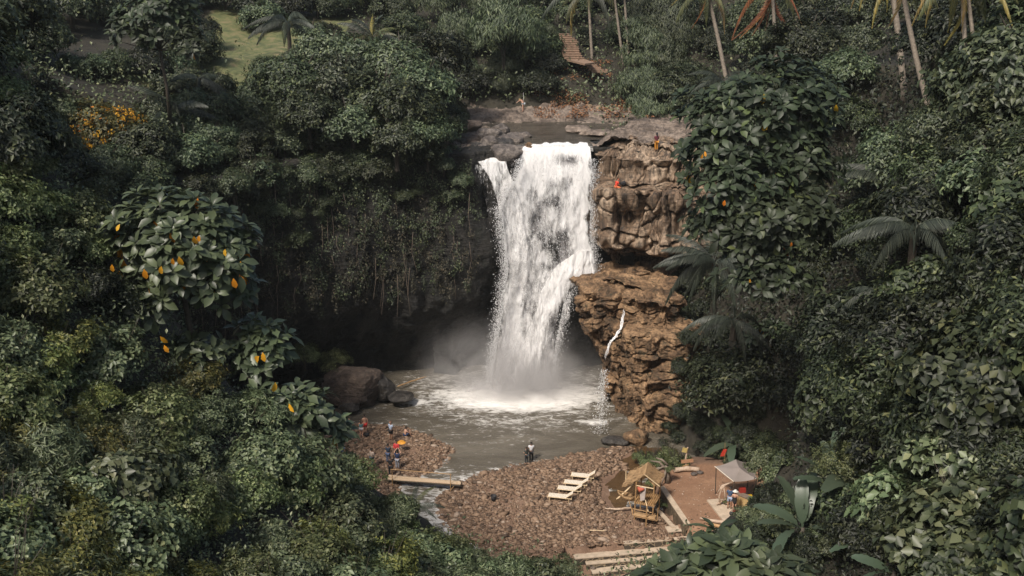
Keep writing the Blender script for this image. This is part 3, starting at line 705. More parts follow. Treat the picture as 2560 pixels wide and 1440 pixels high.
fall_sheet('back_water', [(p, l + 6, r_ - 5) for p, l, r_ in MAIN], -0.9, M['fall_b'], lambda x, z, u: 0.20 + 0.35 * smooth01((z - 20) / 3) - 0.20 * gauss(x, x_of(1385), 1.5) * gauss(z, zrow(600), 3.5), 0.3, 2)
fall_sheet('deflected_water', [(625, 1440, 1486), (655, 1400, 1492), (680, 1372, 1508), (700, 1360, 1462), (725, 1350, 1430), (780, 1333, 1407), (850, 1306, 1385), (920, 1276, 1378), (978, 1252, 1376)], 1.3,
           M['fall_a'], lambda x, z, u: 0.16 + 0.20 * gauss(u, 0.40, 0.25) - 0.16 * smooth01((u - 0.6) / 0.4) + 0.16 * smooth01((z - 7) / 4), 0.35, 3, lipback=False)
fall_sheet('left_branch', [(404, 1192, 1268), (430, 1208, 1280), (455, 1222, 1290), (500, 1238, 1304), (560, 1250, 1318), (640, 1260, 1326), (740, 1250, 1320), (850, 1232, 1300), (960, 1214, 1290)], 0.6,
           M['fall_a'], lambda x, z, u: 0.24 - 0.28 * smooth01((15 - z) / 6) + 0.02 * smooth01((z - 18) / 4), 0.3, 4)
fall_sheet('left_chute', [(374, 1212, 1237), (386, 1210, 1240), (398, 1200, 1250), (412, 1192, 1266)], -0.7, M['fall_a'], lambda x, z, u: 0.32 + 0 * x, 0.1, 9, nu=50, nv=60)
fall_sheet('left_spray', [(412, 1178, 1225), (460, 1198, 1246), (520, 1214, 1256), (600, 1228, 1266), (680, 1240, 1268)], 0.9,
           M['fall_c'], lambda x, z, u: -0.02 - 0.10 * smooth01((16 - z) / 4) + 0 * x, 0.2, 5, lipback=False, nu=60)
fall_sheet('right_trickle', [(702, 1416, 1452), (730, 1410, 1448), (800, 1396, 1436), (880, 1386, 1420), (960, 1380, 1408)], 2.6,
           M['fall_c'], lambda x, z, u: 0.13 - 0.22 * u - 0.16 * smooth01((8 - z) / 8), 0.15, 6, lipback=False, nu=60)
fall_sheet('foot_plume', [(850, 1215, 1400), (900, 1200, 1408), (950, 1170, 1415), (990, 1135, 1425)], 1.6,
           M['fall_b'], lambda x, z, u: -0.12 + 0.35 * smooth01((3.0 - z) / 3) + 0 * x, 0.5, 8, lipback=False)
# loose drops thrown off the curtain
def drops(n, fn, s0, s1, seed):
    rg = np.random.default_rng(seed)
    P = np.array([fn(rg) for _ in range(n)]); S = rg.uniform(s0, s1, n) * rg.uniform(0.35, 1, n)
    T = np.array([(1, 1, 1), (1, -1, -1), (-1, 1, -1), (-1, -1, 1)], float) * 0.6
    T = T[None] * S[:, None, None]; T[:, :, 2] *= rg.uniform(1.0, 2.2, n)[:, None]
    Vv = (P[:, None] + T).reshape(-1, 3); b = np.arange(n)[:, None] * 4
    Ff = np.concatenate([b + np.array([0, 1, 2]), b + np.array([0, 3, 1]), b + np.array([0, 2, 3]), b + np.array([1, 3, 2])])
    return Vv, Ff
M['drops'] = simple_mat('water_drops', (0.85, 0.85, 0.86), 0.3, 0.02)
rowz = np.array([zrow(r_[0]) for r_ in MAIN])[::-1]; rowl = np.array([x_of(r_[1]) for r_ in MAIN])[::-1]; rowr = np.array([x_of(r_[2]) for r_ in MAIN])[::-1]
def dfn(rg):
    z = rg.uniform(0.5, 24); k = rg.random()
    l, r_ = np.interp(z, rowz, rowl), np.interp(z, rowz, rowr)
    if k < 0.40: x = l - abs(rg.normal(0, 0.45)) + 0.4
    elif k < 0.62: x = r_ + abs(rg.normal(0, 0.4)) - 0.3
    else: x = rg.uniform(l, r_)
    return (x - 2.0, float(fallY(z, 0.8)) - abs(rg.normal(0, 0.5)) - 104.5, z)
Vd, Fd = drops(24000, dfn, 0.02, 0.058, 5)
link('spray_drops', np_mesh('spray_drops', Vd, Fd, [M['drops']]), fall)
# thin side cascade on the buttress
sidef = empty('side_cascade', (9.5, 93, 0), 'thin white cascade zigzagging down the orange buttress', 'waterfall')
cp = [(1562, 768, 95.2), (1557, 785, 94.6), (1553, 812, 93.6), (1540, 838, 92.6), (1522, 858, 92.0), (1513, 885, 91.4), (1510, 920, 91.0)]
pts = [at_Y(a, b, c) - Vector((9.5, 93, 0)) for a, b, c in cp]
mbx = MB(); 
for k in range(9):
    rr = random.Random(k); a_ = rr.uniform(0, 0.25); qs = []
    for i in range(len(pts) - 1):
        for j in range(3): qs.append(pts[i].lerp(pts[i + 1], j / 3) + Vector((rr.uniform(-.13, .13), -0.15 - rr.uniform(0, .3), rr.uniform(-.1, .1))))
    i0 = rr.randint(0, 6); i1 = rr.randint(10, len(qs)); qs = qs[i0:i1]
    mbx.tube(qs, [0.010 + 0.028 * rr.random() * math.sin(math.pi * (j + .5) / len(qs)) for j in range(len(qs))], 5, seed=k, wob=0.4)
mbx.build('stream', M['drops'], sidef, smooth=True)
def sfn(rg):
    t = rg.random(); z = 6.5 * (1 - t)
    p0 = at_Y(1508, 915, 91.0)
    return (p0.x + rg.normal(0, 0.18 + 0.25 * t) - 0.2 * t - 9.5, 91.0 - 0.8 + rg.normal(0, 0.2) - 93, max(0.1, p0.z * (1 - t)))
Vd, Fd = drops(900, sfn, 0.02, 0.07, 6)
link('falling_drops', np_mesh('falling_drops', Vd, Fd, [M['drops']]), sidef)
# mist standing over the plunge
def mist():
    m = bpy.data.materials.new('mist'); m.use_nodes = True; nt = m.node_tree; nt.nodes.clear()
    out = nt.nodes.new('ShaderNodeOutputMaterial'); vol = nt.nodes.new('ShaderNodeVolumePrincipled')
    vol.inputs['Color'].default_value = (0.92, 0.90, 0.90, 1); vol.inputs['Anisotropy'].default_value = 0.1
    tc = nt.nodes.new('ShaderNodeTexCoord')
    n = noise(nt, 0.28, 4, 0.6, tc.outputs['Object'], None, 0.5)
    sep = nt.nodes.new('ShaderNodeSeparateXYZ'); nt.links.new(tc.outputs['Generated'], sep.inputs[0])
    def hump(s, c, w):
        d = mathn(nt, 'ABSOLUTE', mathn(nt, 'SUBTRACT', s, c)); return mathn(nt, 'POWER', mathn(nt, 'SUBTRACT', 1.0, mathn(nt, 'MINIMUM', mathn(nt, 'DIVIDE', d, w), 1.0)), 1.6)
    hx = hump(sep.outputs[0], 0.58, 0.42); hy = hump(sep.outputs[1], 0.5, 0.5)
    hz = mathn(nt, 'POWER', mathn(nt, 'SUBTRACT', 1.0, sep.outputs[2]), 2.2)
    d = mathn(nt, 'MULTIPLY', mathn(nt, 'MULTIPLY', hx, hy), hz)
    d = mathn(nt, 'MULTIPLY', d, ramp(nt, n, [(0.36, 0.0), (0.66, 1.0)]))
    nt.links.new(mathn(nt, 'MULTIPLY', d, 2.2), vol.inputs['Density'])
    nt.links.new(vol.outputs[0], out.inputs['Volume']); return m
mb = MB(); mb.box((0, 0, 4.5), (25, 11, 9))
tag(mb.build('mist', mist(), None, (-2.0, 100.5, 0.35)), kind='stuff')
# ------------------------------------------------------------------ foliage builders
def unit(a): return a / (np.linalg.norm(a, axis=-1, keepdims=True) + 1e-9)
def rdir(n, rg, zmin=-1.0):
    z = rg.uniform(zmin, 1, n); a = rg.uniform(0, 2 * np.pi, n); r = np.sqrt(1 - z * z)
    return np.stack([r * np.cos(a), r * np.sin(a), z], 1)
def leaves4(P, A, N, L, Wd, fold=0.22):
    """small folded leaf, 4 vertices"""
    A = unit(A); N = unit(N - (N * A).sum(1, keepdims=True) * A); S = np.cross(A, N)
    L = L[:, None]; Wd = Wd[:, None]
    v0 = P; v1 = P + A * L * 0.45 + S * Wd * 0.5 + N * Wd * fold; v2 = P + A * L - N * L * 0.08; v3 = P + A * L * 0.45 - S * Wd * 0.5 + N * Wd * fold
    V = np.stack([v0, v1, v2, v3], 1).reshape(-1, 3); b = np.arange(len(P))[:, None] * 4
    F = np.stack([b + np.array([0, 1, 2]), b + np.array([0, 2, 3])], 1).reshape(-1, 3)
    return V, F
def bigleaves(P, A, N, L, Wd, droop=0.25, fold=0.10, lobe=0.0, nseg=6, prof=None, rg=None):
    """long leaf with a midrib, curved downwards, optional lobed rim"""
    A = unit(A); N = unit(N - (N * A).sum(1, keepdims=True) * A); S = np.cross(A, N); n = len(P)
    ts = np.linspace(0, 1, nseg + 1)
    w = prof if prof is not None else np.sin(np.pi * ts ** 1.25) ** 0.75
    rows = []
    for i, t in enumerate(ts):
        c = P + A * (L * t)[:, None] - N * (L * droop * t * t)[:, None]
        wi = w[i] * 0.5 * (1 - (lobe if i % 2 else 0.0))
        if rg is not None: jl = 1 + rg.uniform(-0.12, 0.12, n); jr = 1 + rg.uniform(-0.12, 0.12, n)
        else: jl = jr = np.ones(n)
        rows += [c - S * (Wd * wi * jl)[:, None] + N * (Wd * fold * w[i])[:, None], c, c + S * (Wd * wi * jr)[:, None] + N * (Wd * fold * w[i])[:, None]]
    V = np.stack(rows, 1).reshape(-1, 3); k = 3 * (nseg + 1); F = []
    for i in range(nseg):
        a = i * 3; F += [[a, a + 1, a + 4, a + 3], [a + 1, a + 2, a + 5, a + 4]]
    F = (np.arange(n)[:, None, None] * k + np.array(F)[None]).reshape(-1, 4)
    return V, F
def crown_mesh(name, seed, R, mats, nros, k, L, Wr, droop=0.3, zs=0.8, nclump=20, flat=1.0, extra=0.0, lift=0.0, gap=-0.18, up=0.25):
    rg = np.random.default_rng(seed)
    cd = rdir(nclump, rg, -0.25); cd[:, 2] = np.abs(cd[:, 2]) * 1.0 - 0.12
    cc = cd * rg.uniform(0.45, 0.82, (nclump, 1)) * R; cr = rg.uniform(0.26, 0.46, nclump) * R
    j = rg.integers(0, nclump, nros); n = rdir(nros, rg, -0.45)
    P = cc[j] + n * (cr[j] * rg.uniform(0.55, 1.0, nros) ** 0.5)[:, None]
    P[:, 2] *= zs
    P += 0.06 * R * rg.normal(size=P.shape)
    keep = vnoise(P * (3.0 / R) + seed, seed) > gap + 0.25 * (rg.random(nros) - 0.5)
    P, n = P[keep], n[keep]; nr = len(P)
    out = unit(P + np.array([0, 0, 0.3 * R]))
    ax = unit(n * 0.7 + out * 0.6 + np.array([0, 0, up]))
    # leaves of a rosette
    e1 = unit(np.cross(ax, np.array([0.13, 0.31, 0.94]))); e2 = np.cross(ax, e1)
    ph = rg.uniform(0, 6.28, nr)[:, None] + np.arange(k)[None] * (2 * np.pi / k) + rg.normal(0, 0.3, (nr, k))
    rad = e1[:, None] * np.cos(ph)[..., None] + e2[:, None] * np.sin(ph)[..., None]
    A = rad + ax[:, None] * rg.uniform(0.1, 0.7, (nr, k, 1)) + np.array([0, 0, -droop])
    N = ax[:, None] + rg.normal(0, 0.25, (nr, k, 3)) + 0 * A
    size = (L * rg.uniform(0.65, 1.25, (nr, k)) * rg.uniform(0.8, 1.15, (nr, 1))).ravel()
    PP = (P[:, None] + rad * L * 0.12 + rg.normal(0, L * 0.25, (nr, k, 3))).reshape(-1, 3)
    V, F = leaves4(PP, A.reshape(-1, 3), N.reshape(-1, 3), size, size * Wr)
    mi = None
    if len(mats) > 1:
        m1 = (rg.random(len(PP)) < extra).astype(np.int32); mi = np.repeat(m1, 2)
    V[:, 2] += lift
    return np_mesh(name, V, F, mats, False, mi)
def stem_mesh(name, seed, h, r, spread, n=5, mat='bark'):
    rr = random.Random(seed); mb = MB()
    for i in range(n):
        a = rr.uniform(0, 6.28); q = rr.uniform(0.4, 1.0) * spread
        mb.tube([(0.1 * math.cos(a), 0.1 * math.sin(a), -0.6), (q * 0.25 * math.cos(a), q * 0.25 * math.sin(a), h * 0.45), (q * math.cos(a), q * math.sin(a), h)],
                [r, r * 0.7, r * 0.25], 5, seed=i)
    for i in range(5):
        a = rr.uniform(0, 6.28); q = rr.uniform(0.5, 1.1) * spread; mb.tube([(q * .3 * math.cos(a), q * .3 * math.sin(a), h * .5), (q * .8 * math.cos(a + .3), q * .8 * math.sin(a + .3), h * 1.05), (q * 1.3 * math.cos(a + .5), q * 1.3 * math.sin(a + .5), h * rr.uniform(1.25, 1.6))], [r * .4, r * .25, r * .12], 4, seed=i)
    me = bpy.data.meshes.new(name); me.from_pydata(mb.v, [], mb.f); me.materials.append(M[mat]); me.update(); return me
def trunk_mesh(name, seed, h, r, spread, n=6):
    rr = random.Random(seed); mb = MB()
    top = Vector((rr.uniform(-.3, .3), rr.uniform(-.3, .3), h * 0.6))
    mb.tube([(0, 0, -1.2), (0.05, 0, h * 0.2), top * 0.7, top], [r * 1.4, r, r * 0.85, r * 0.7], 8, seed=seed)
    for i in range(n):
        a = 6.28 * i / n + rr.uniform(-.4, .4); q = rr.uniform(0.5, 1.0) * spread
        mb.tube([top * rr.uniform(0.75, 1), top + Vector((q * 0.5 * math.cos(a), q * 0.5 * math.sin(a), h * 0.14)), top + Vector((q * math.cos(a), q * math.sin(a), h * rr.uniform(0.2, 0.45)))],
                [r * 0.5, r * 0.32, r * 0.1], 6, seed=i)
    me = bpy.data.meshes.new(name); me.from_pydata(mb.v, [], mb.f); me.materials.append(M['bark']); me.update(); return me

CR = {}
def kind(key, mats, n, **kw):
    CR[key] = [crown_mesh('foliage', 100 * len(CR) + i, mats=[M[m] for m in mats], **kw) for i in range(n)]
kind('olive', ['leaf_olive'], 4, R=1.7, nros=1900, k=5, L=0.18, Wr=0.55, nclump=26, lift=1.1)
kind('grey', ['leaf_grey'], 3, R=1.7, nros=1700, k=5, L=0.20, Wr=0.62, nclump=24, lift=1.1, droop=0.45)
kind('lance', ['leaf_grey'], 3, R=1.7, nros=1300, k=7, L=0.30, Wr=0.24, nclump=22, lift=1.2, droop=0.35)
kind('broad', ['leaf_grey'], 3, R=1.7, nros=1000, k=5, L=0.30, Wr=0.78, nclump=22, lift=1.1, droop=0.6)
kind('broaddark', ['leaf_blue'], 2, R=1.9, nros=1500, k=5, L=0.26, Wr=0.74, nclump=22, lift=1.2, droop=0.6)
kind('bright', ['leaf_bright'], 2, R=1.4, nros=1300, k=5, L=0.18, Wr=0.42, nclump=18, lift=0.9)
kind('yellowing', ['leaf_yellowing', 'flower'], 2, R=2.2, nros=3000, k=5, L=0.17, Wr=0.5, nclump=30, lift=1.4, extra=0.022)
kind('ochre', ['leaf_yellowing'], 3, R=1.7, nros=2000, k=5, L=0.17, Wr=0.5, nclump=26, lift=1.1)
kind('deep', ['leaf_deep'], 3, R=2.1, nros=2300, k=6, L=0.245, Wr=0.42, nclump=24, lift=1.2, droop=0.4)
kind('deepfine', ['leaf_blue'], 4, R=2.2, nros=2600, k=5, L=0.23, Wr=0.45, nclump=30, lift=1.3, droop=0.35)
kind('mound', ['leaf_olive'], 2, R=2.0, nros=4200, k=5, L=0.12, Wr=0.45, nclump=34, lift=1.2, droop=0.1)
kind('far', ['leaf_far'], 4, R=3.0, nros=3000, k=5, L=0.36, Wr=0.5, nclump=34, lift=1.8, droop=0.4)
kind('farblue', ['leaf_blue'], 3, R=3.2, nros=3200, k=5, L=0.34, Wr=0.5, nclump=34, lift=2.0, droop=0.45)
kind('fardeep', ['leaf_deep'], 2, R=3.2, nros=2800, k=5, L=0.38, Wr=0.5, nclump=28, lift=2.0, droop=0.45)
kind('bamboo', ['leaf_far'], 3, R=3.2, nros=3000, k=5, L=0.52, Wr=0.17, nclump=26, lift=2.6, droop=1.5, zs=0.95, up=0.0)
kind('fern', ['leaf_olive'], 2, R=0.9, nros=600, k=6, L=0.22, Wr=0.25, nclump=12, lift=0.35, droop=0.3)
STEM = {'s': [stem_mesh('stem', i, 1.7, 0.05, 1.0) for i in range(3)], 'm': [trunk_mesh('trunk', i, 4.5, 0.18, 2.0) for i in range(3)]}
DESC = {'ochre': 'yellowish brown-green shrub', 'broad': 'broad-leaved green shrub', 'broaddark': 'broad-leaved dark shrub', 'olive': 'olive green small-leaved shrub', 'grey': 'grey green leafy shrub', 'lance': 'shrub of narrow pointed leaves', 'bright': 'pale yellow green bush', 'deepdark': 'almost black shaded shrub', 'yellowing': 'bush dotted with small orange flowers',
        'deep': 'dark green glossy shrub', 'deepfine': 'dark bluish green fine-leaved shrub', 'mound': 'rounded olive green tree crown', 'far': 'grey green jungle tree', 'farblue': 'bluish green jungle tree',
        'fardeep': 'very dark jungle tree', 'bamboo': 'drooping feathery bamboo clump', 'fern': 'low green fern'}
def place(key, p, s, where, base='shrub', sink=0.4, label=None, tilt=0.0, group=None):
    tree = key in ('far', 'farblue', 'fardeep')
    nm = 'tree' if tree else {'bamboo': 'bamboo', 'fern': 'fern'}.get(key, base)
    desc = DESC[key]
    e = empty(nm, (p[0], p[1], p[2] - sink * s), label or (desc + ' ' + where), 'tree' if tree else {'bamboo': 'bamboo', 'fern': 'fern'}.get(key, 'shrub'),
              None if label else (group or (desc + 's ' + where)))
    rz = random.uniform(0, 6.28)
    link('crown' if tree else 'foliage', random.choice(CR[key]), e, rot=(random.uniform(-.12, .12) , random.uniform(-.12, .12) + tilt, rz), sc=s)
    if tree: link('trunk', random.choice(STEM['m']), e, rot=(0, 0, rz), sc=s)
    else: link('stem', random.choice(STEM['s']), e, rot=(0, 0, rz), sc=s)
    return e
def inpoly(px, py, poly):
    return poly_sd(np.array([float(px)]), np.array([float(py)]), poly)[0] > 0
# regions of the hillside: (outline in the photograph, kinds, spacing, crown scale, words)
REG = [
 ([(-380, 830), (250, 880), (520, 1010), (780, 1170), (850, 1270), (980, 1400), (1000, 1560), (-380, 1600)], ['olive', 'grey', 'lance', 'broad', 'lance', 'bright', 'olive', 'grey', 'grey', 'ochre', 'bright'], 104, (0.55, 1.15), 'in the thicket covering the slope at lower left'),
 ([(-380, -60), (250, -60), (280, 180), (210, 330), (300, 860), (-380, 840)], ['olive', 'grey', 'deep', 'olive'], 104, (0.7, 1.3), 'on the vine-draped bank at the far left'),
 ([(430, 180), (640, 260), (720, 90), (1120, 90), (1140, 330), (1090, 420), (900, 430), (640, 480), (500, 640), (380, 560), (330, 260)], ['far', 'farblue', 'far'], 62, (0.5, 1.1), 'on the rim above the vine-hung cliff'),
 ([(230, -80), (1080, -80), (1080, 60), (700, 90), (560, 60), (250, 60)], ['far', 'farblue', 'fardeep'], 70, (0.8, 1.3), 'at the back of the plateau at upper left'),
 ([(-80, -100), (235, -100), (235, 60), (150, 160), (-80, 170)], ['far', 'farblue', 'fardeep'], 74, (0.9, 1.5), 'in the tall growth at the upper left corner'),
 ([(200, 40), (700, 40), (700, 240), (430, 230), (200, 200)], ['far', 'farblue', 'fardeep'], 62, (0.6, 1.0), 'on the plateau at upper left'),
 ([(1060, -80), (1400, -80), (1390, 120), (1330, 180), (1130, 150)], ['bamboo', 'bamboo', 'farblue'], 74, (0.95, 1.35), 'overhanging the river behind the falls'),
 ([(1130, 110), (1400, 110), (1400, 200), (1340, 262), (1140, 262)], ['fardeep', 'fardeep', 'bamboo'], 50, (0.4, 0.75), 'in the dark recess behind the upper river'),  # very dark leaf colour stands in for the shade under the overhang
 ([(1530, 120), (1720, 30), (1720, 330), (1640, 300), (1520, 240)], ['bamboo', 'bamboo', 'far'], 62, (0.75, 1.2), 'right of the river above the falls'),
 ([(1380, -80), (1600, -80), (1590, 110), (1490, 115), (1450, 70), (1385, 66)], ['fardeep', 'farblue'], 70, (0.8, 1.1), 'in the dark wood around the top of the stairs'),
 ([(1500, -80), (2950, -80), (2950, 170), (2000, 190), (1700, 130), (1540, 60)], ['farblue', 'fardeep', 'far'], 88, (0.7, 1.35), 'among the coconut palms at upper right'),
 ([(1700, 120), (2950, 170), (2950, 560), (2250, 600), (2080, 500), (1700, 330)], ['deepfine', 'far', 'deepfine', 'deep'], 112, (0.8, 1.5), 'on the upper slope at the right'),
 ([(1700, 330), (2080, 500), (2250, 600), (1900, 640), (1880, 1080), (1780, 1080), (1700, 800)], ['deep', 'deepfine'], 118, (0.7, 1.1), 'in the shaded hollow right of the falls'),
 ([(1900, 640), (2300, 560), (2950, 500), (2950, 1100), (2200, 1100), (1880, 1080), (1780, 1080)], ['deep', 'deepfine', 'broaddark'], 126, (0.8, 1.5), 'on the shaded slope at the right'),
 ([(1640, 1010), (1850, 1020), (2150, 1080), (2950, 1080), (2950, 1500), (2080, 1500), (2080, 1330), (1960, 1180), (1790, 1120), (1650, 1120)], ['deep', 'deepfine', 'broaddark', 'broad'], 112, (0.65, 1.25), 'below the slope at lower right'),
 ([(780, 1180), (860, 1180), (960, 1250), (1060, 1330), (1150, 1400), (1200, 1460), (1200, 1600), (900, 1600), (850, 1400)], ['lance', 'olive', 'broad'], 62, (0.5, 0.75), 'on the bank left of the stream outlet'),
 ([(1850, 1255), (1930, 1200), (2050, 1240), (2100, 1320), (2080, 1440), (1880, 1400)], ['deep', 'grey'], 58, (0.32, 0.55), 'on the bank just right of the stall'),
 ([(1000, 1420), (1430, 1440), (1480, 1520), (1640, 1540), (1700, 1600), (1000, 1600)], ['lance', 'broad'], 66, (0.55, 0.8), 'along the bottom edge of the view'),
]
CLEAR = [(268, 92, 42, 26), (585, 125, 38, 42), (2010, 770, 60, 30), (1850, 870, 50, 50), (2380, 640, 40, 20)] + [(x_, y_ + 12, 26, 30) for x_, y_ in ((2252, 165), (2316, 240), (2420, 262), (2448, 222), (1808, 165))] + [(1495, 170, 45, 8)]     # glimpses of the grassy plateau: centre and half size
def scatter_regions():
    rr = random.Random(3); n = 0
    for poly, kinds, sp, (s0, s1), where in REG:
        xs_ = [p[0] for p in poly]; ys_ = [p[1] for p in poly]
        y = min(ys_); row = 0
        while y < max(ys_):
            x = min(xs_) + (sp / 2 if row % 2 else 0)
            while x < max(xs_):
                px = x + rr.uniform(-.35, .35) * sp; py = y + rr.uniform(-.35, .35) * sp
                x += sp
                if not inpoly(px, py, poly): continue
                if any(abs(px - cx_) < wx_ + 26 and -hy_ < py - cy_ < hy_ + 74 for cx_, cy_, wx_, hy_ in CLEAR): continue
                p, nn = hit(px, py)
                if p is None or p.y > 260: continue
                if poly_sd(np.array([p.x]), np.array([p.y]), BASIN)[0] > -0.1: continue
                dep = proj(p)[2]
                k = rr.choice(kinds)
                s = rr.uniform(s0, s1)
                if 'right' in where and 'slope' in where and not (px > 2150 and py < 420) and rr.random() < 0.22: s *= 1.45
                if dep < 30 and k in ('olive', 'grey', 'lance'): s *= 0.9
                place(k, p, s, where); n += 1
            y += sp * 0.86; row += 1
    return n
NSHRUB = scatter_regions()
print('plants', NSHRUB)

# ground cover: small leaves over all the hillside that can be seen
def carpet():
    rg = np.random.default_rng(5); P = []; D = []
    for _ in range(52000):
        px, py = rg.uniform(-60, 2620), rg.uniform(-60, 1500)
        if 880 < px < 1990 and 1010 < py < 1350: continue
        if 1110 < px < 1500 and 250 < py < 1300: continue
        p, n = hit(px, py)
        if p is None or p.y > 230: continue
        P.append((p.x, p.y, p.z)); D.append((n.x, n.y, n.z))
    P = np.array(P); D = np.array(D)
    sd = poly_sd(P[:, 0], P[:, 1], BASIN); k = (sd < -0.5) & ~((P[:, 1] > 104) & (P[:, 0] < -22) & (P[:, 1] < 150) & (P[:, 0] > -70) & (rg.random(len(P)) < 0.93))
    P, D = P[k], D[k]; dep = P[:, 1] * ct - (P[:, 2] - CH) * st
    R = 3; P = np.repeat(P, R, 0); D = np.repeat(D, R, 0); dep = np.repeat(dep, R); n = len(P)
    S = np.clip(dep * 0.0042, 0.11, 0.42) * rg.uniform(0.6, 1.3, n)
    P = P + rg.normal(0, 1, (n, 3)) * S[:, None] * 1.3 + D * (rg.uniform(0, 1, n) ** 2 * S * 5)[:, None]
    A = rdir(n, rg) + D * 0.3 - np.array([0, 0, 0.35]); N = D + np.array([0, 0, 0.7]) + rg.normal(0, 0.4, (n, 3))
    V_, F_ = leaves4(P, A, N, S, S * 0.55)
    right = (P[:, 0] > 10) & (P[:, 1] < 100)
    mi = np.repeat(np.where(right, 1, 0), 2)  # darker leaf colour on the right stands in for shade there
    tag(link('ground_cover', np_mesh('ground_cover', V_, F_, [M['leaf_grey'], M['leaf_deep']], False, mi)), kind='stuff')
carpet()

# creepers clothing the amphitheatre wall
def vines():
    rg = np.random.default_rng(8); nz, ns = len(WA), 300
    def at(i, j):
        i0 = np.clip(i.astype(int), 0, nz - 2); j0 = np.clip(j.astype(int), 0, ns - 2); fi = (i - i0)[:, None]; fj = (j - j0)[:, None]
        return (WA[i0, j0] * (1 - fi) + WA[i0 + 1, j0] * fi) * (1 - fj) + (WA[i0, j0 + 1] * (1 - fi) + WA[i0 + 1, j0 + 1] * fi) * fj, np.stack([WN[j0, 0], WN[j0, 1], 0 * j], 1)
    # hanging drapes: each starts somewhere on the wall and runs down it
    nd = 3000; i = rg.uniform(0.15, 1, nd) ** 0.6 * (nz - 2); j = rg.uniform(0, ns - 1.1, nd)
    P0, N0 = at(i, j); keepd = ((P0[:, 0] < -3.4) & (P0[:, 2] > 7.5 + rg.normal(0, 2.0, nd))) ; P0, N0 = P0[keepd], N0[keepd]
    patch = fbm(P0 * np.array([0.25, 0.25, 0.12]), 4, 55); keepd = patch > -0.30; P0, N0, patch = P0[keepd], N0[keepd], patch[keepd]
    nd = len(P0); K = 46
    length = rg.uniform(0.5, 2.6, nd); thick = rg.uniform(0.15, 0.75, nd) * (1 + patch) * np.interp(P0[:, 2], [4, 12, 24], [0.35, 0.7, 1.3])
    u = rg.uniform(0, 1, (nd, K)); off = rg.normal(0, 1, (nd, K, 3)) * (0.30 * (1 - 0.6 * u))[..., None]
    P = P0[:, None] + off * np.array([1, 1, 0.6]) + N0[:, None] * (thick[:, None] * np.sin(np.pi * np.clip(u * 0.8 + 0.15, 0, 1)))[..., None]
    P[..., 2] -= u * length[:, None]
    P = P.reshape(-1, 3); Nn = np.repeat(N0, K, 0); n = len(P); z = np.repeat(P0[:, 2], K); pt = np.repeat(patch, K)
    S = rg.uniform(0.12, 0.27, n)
    A = rdir(n, rg) * 0.8 + np.array([0, 0, -0.8]) + Nn * 0.4; N = Nn + np.array([0, 0, 0.5]) + rg.normal(0, 0.45, (n, 3))
    V_, F_ = leaves4(P, A, N, S, S * 0.5)
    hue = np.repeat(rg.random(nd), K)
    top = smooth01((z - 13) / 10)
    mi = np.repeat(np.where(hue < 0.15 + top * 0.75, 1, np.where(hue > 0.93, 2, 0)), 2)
    tag(link('vine_leaves', np_mesh('vine_leaves', V_, F_, [M['leaf_vine'], M['leaf_far'], M['leaf_blue']], False, mi)), kind='stuff')
    # bare hanging roots
    mb = MB(); rr = random.Random(4)
    for k in range(120):
        jj = np.array([rr.uniform(60, 290)]); ii = np.array([rr.uniform(0.5, 1.0) * 108]); p, nn = at(ii, jj); p = Vector(p[0]) + Vector(nn[0]) * rr.uniform(0.3, 0.9)
        if p.x > -3.6: continue
        L = rr.uniform(1.2, 5.0); mb.tube([p, p + Vector((rr.uniform(-.2, .2), -0.1, -L * .5)), p + Vector((rr.uniform(-.4, .4), -0.05, -L))], [0.03, 0.022, 0.012], 4, seed=k)
    tag(mb.build('hanging_roots', M['deadwood'], None), kind='stuff')
vines()

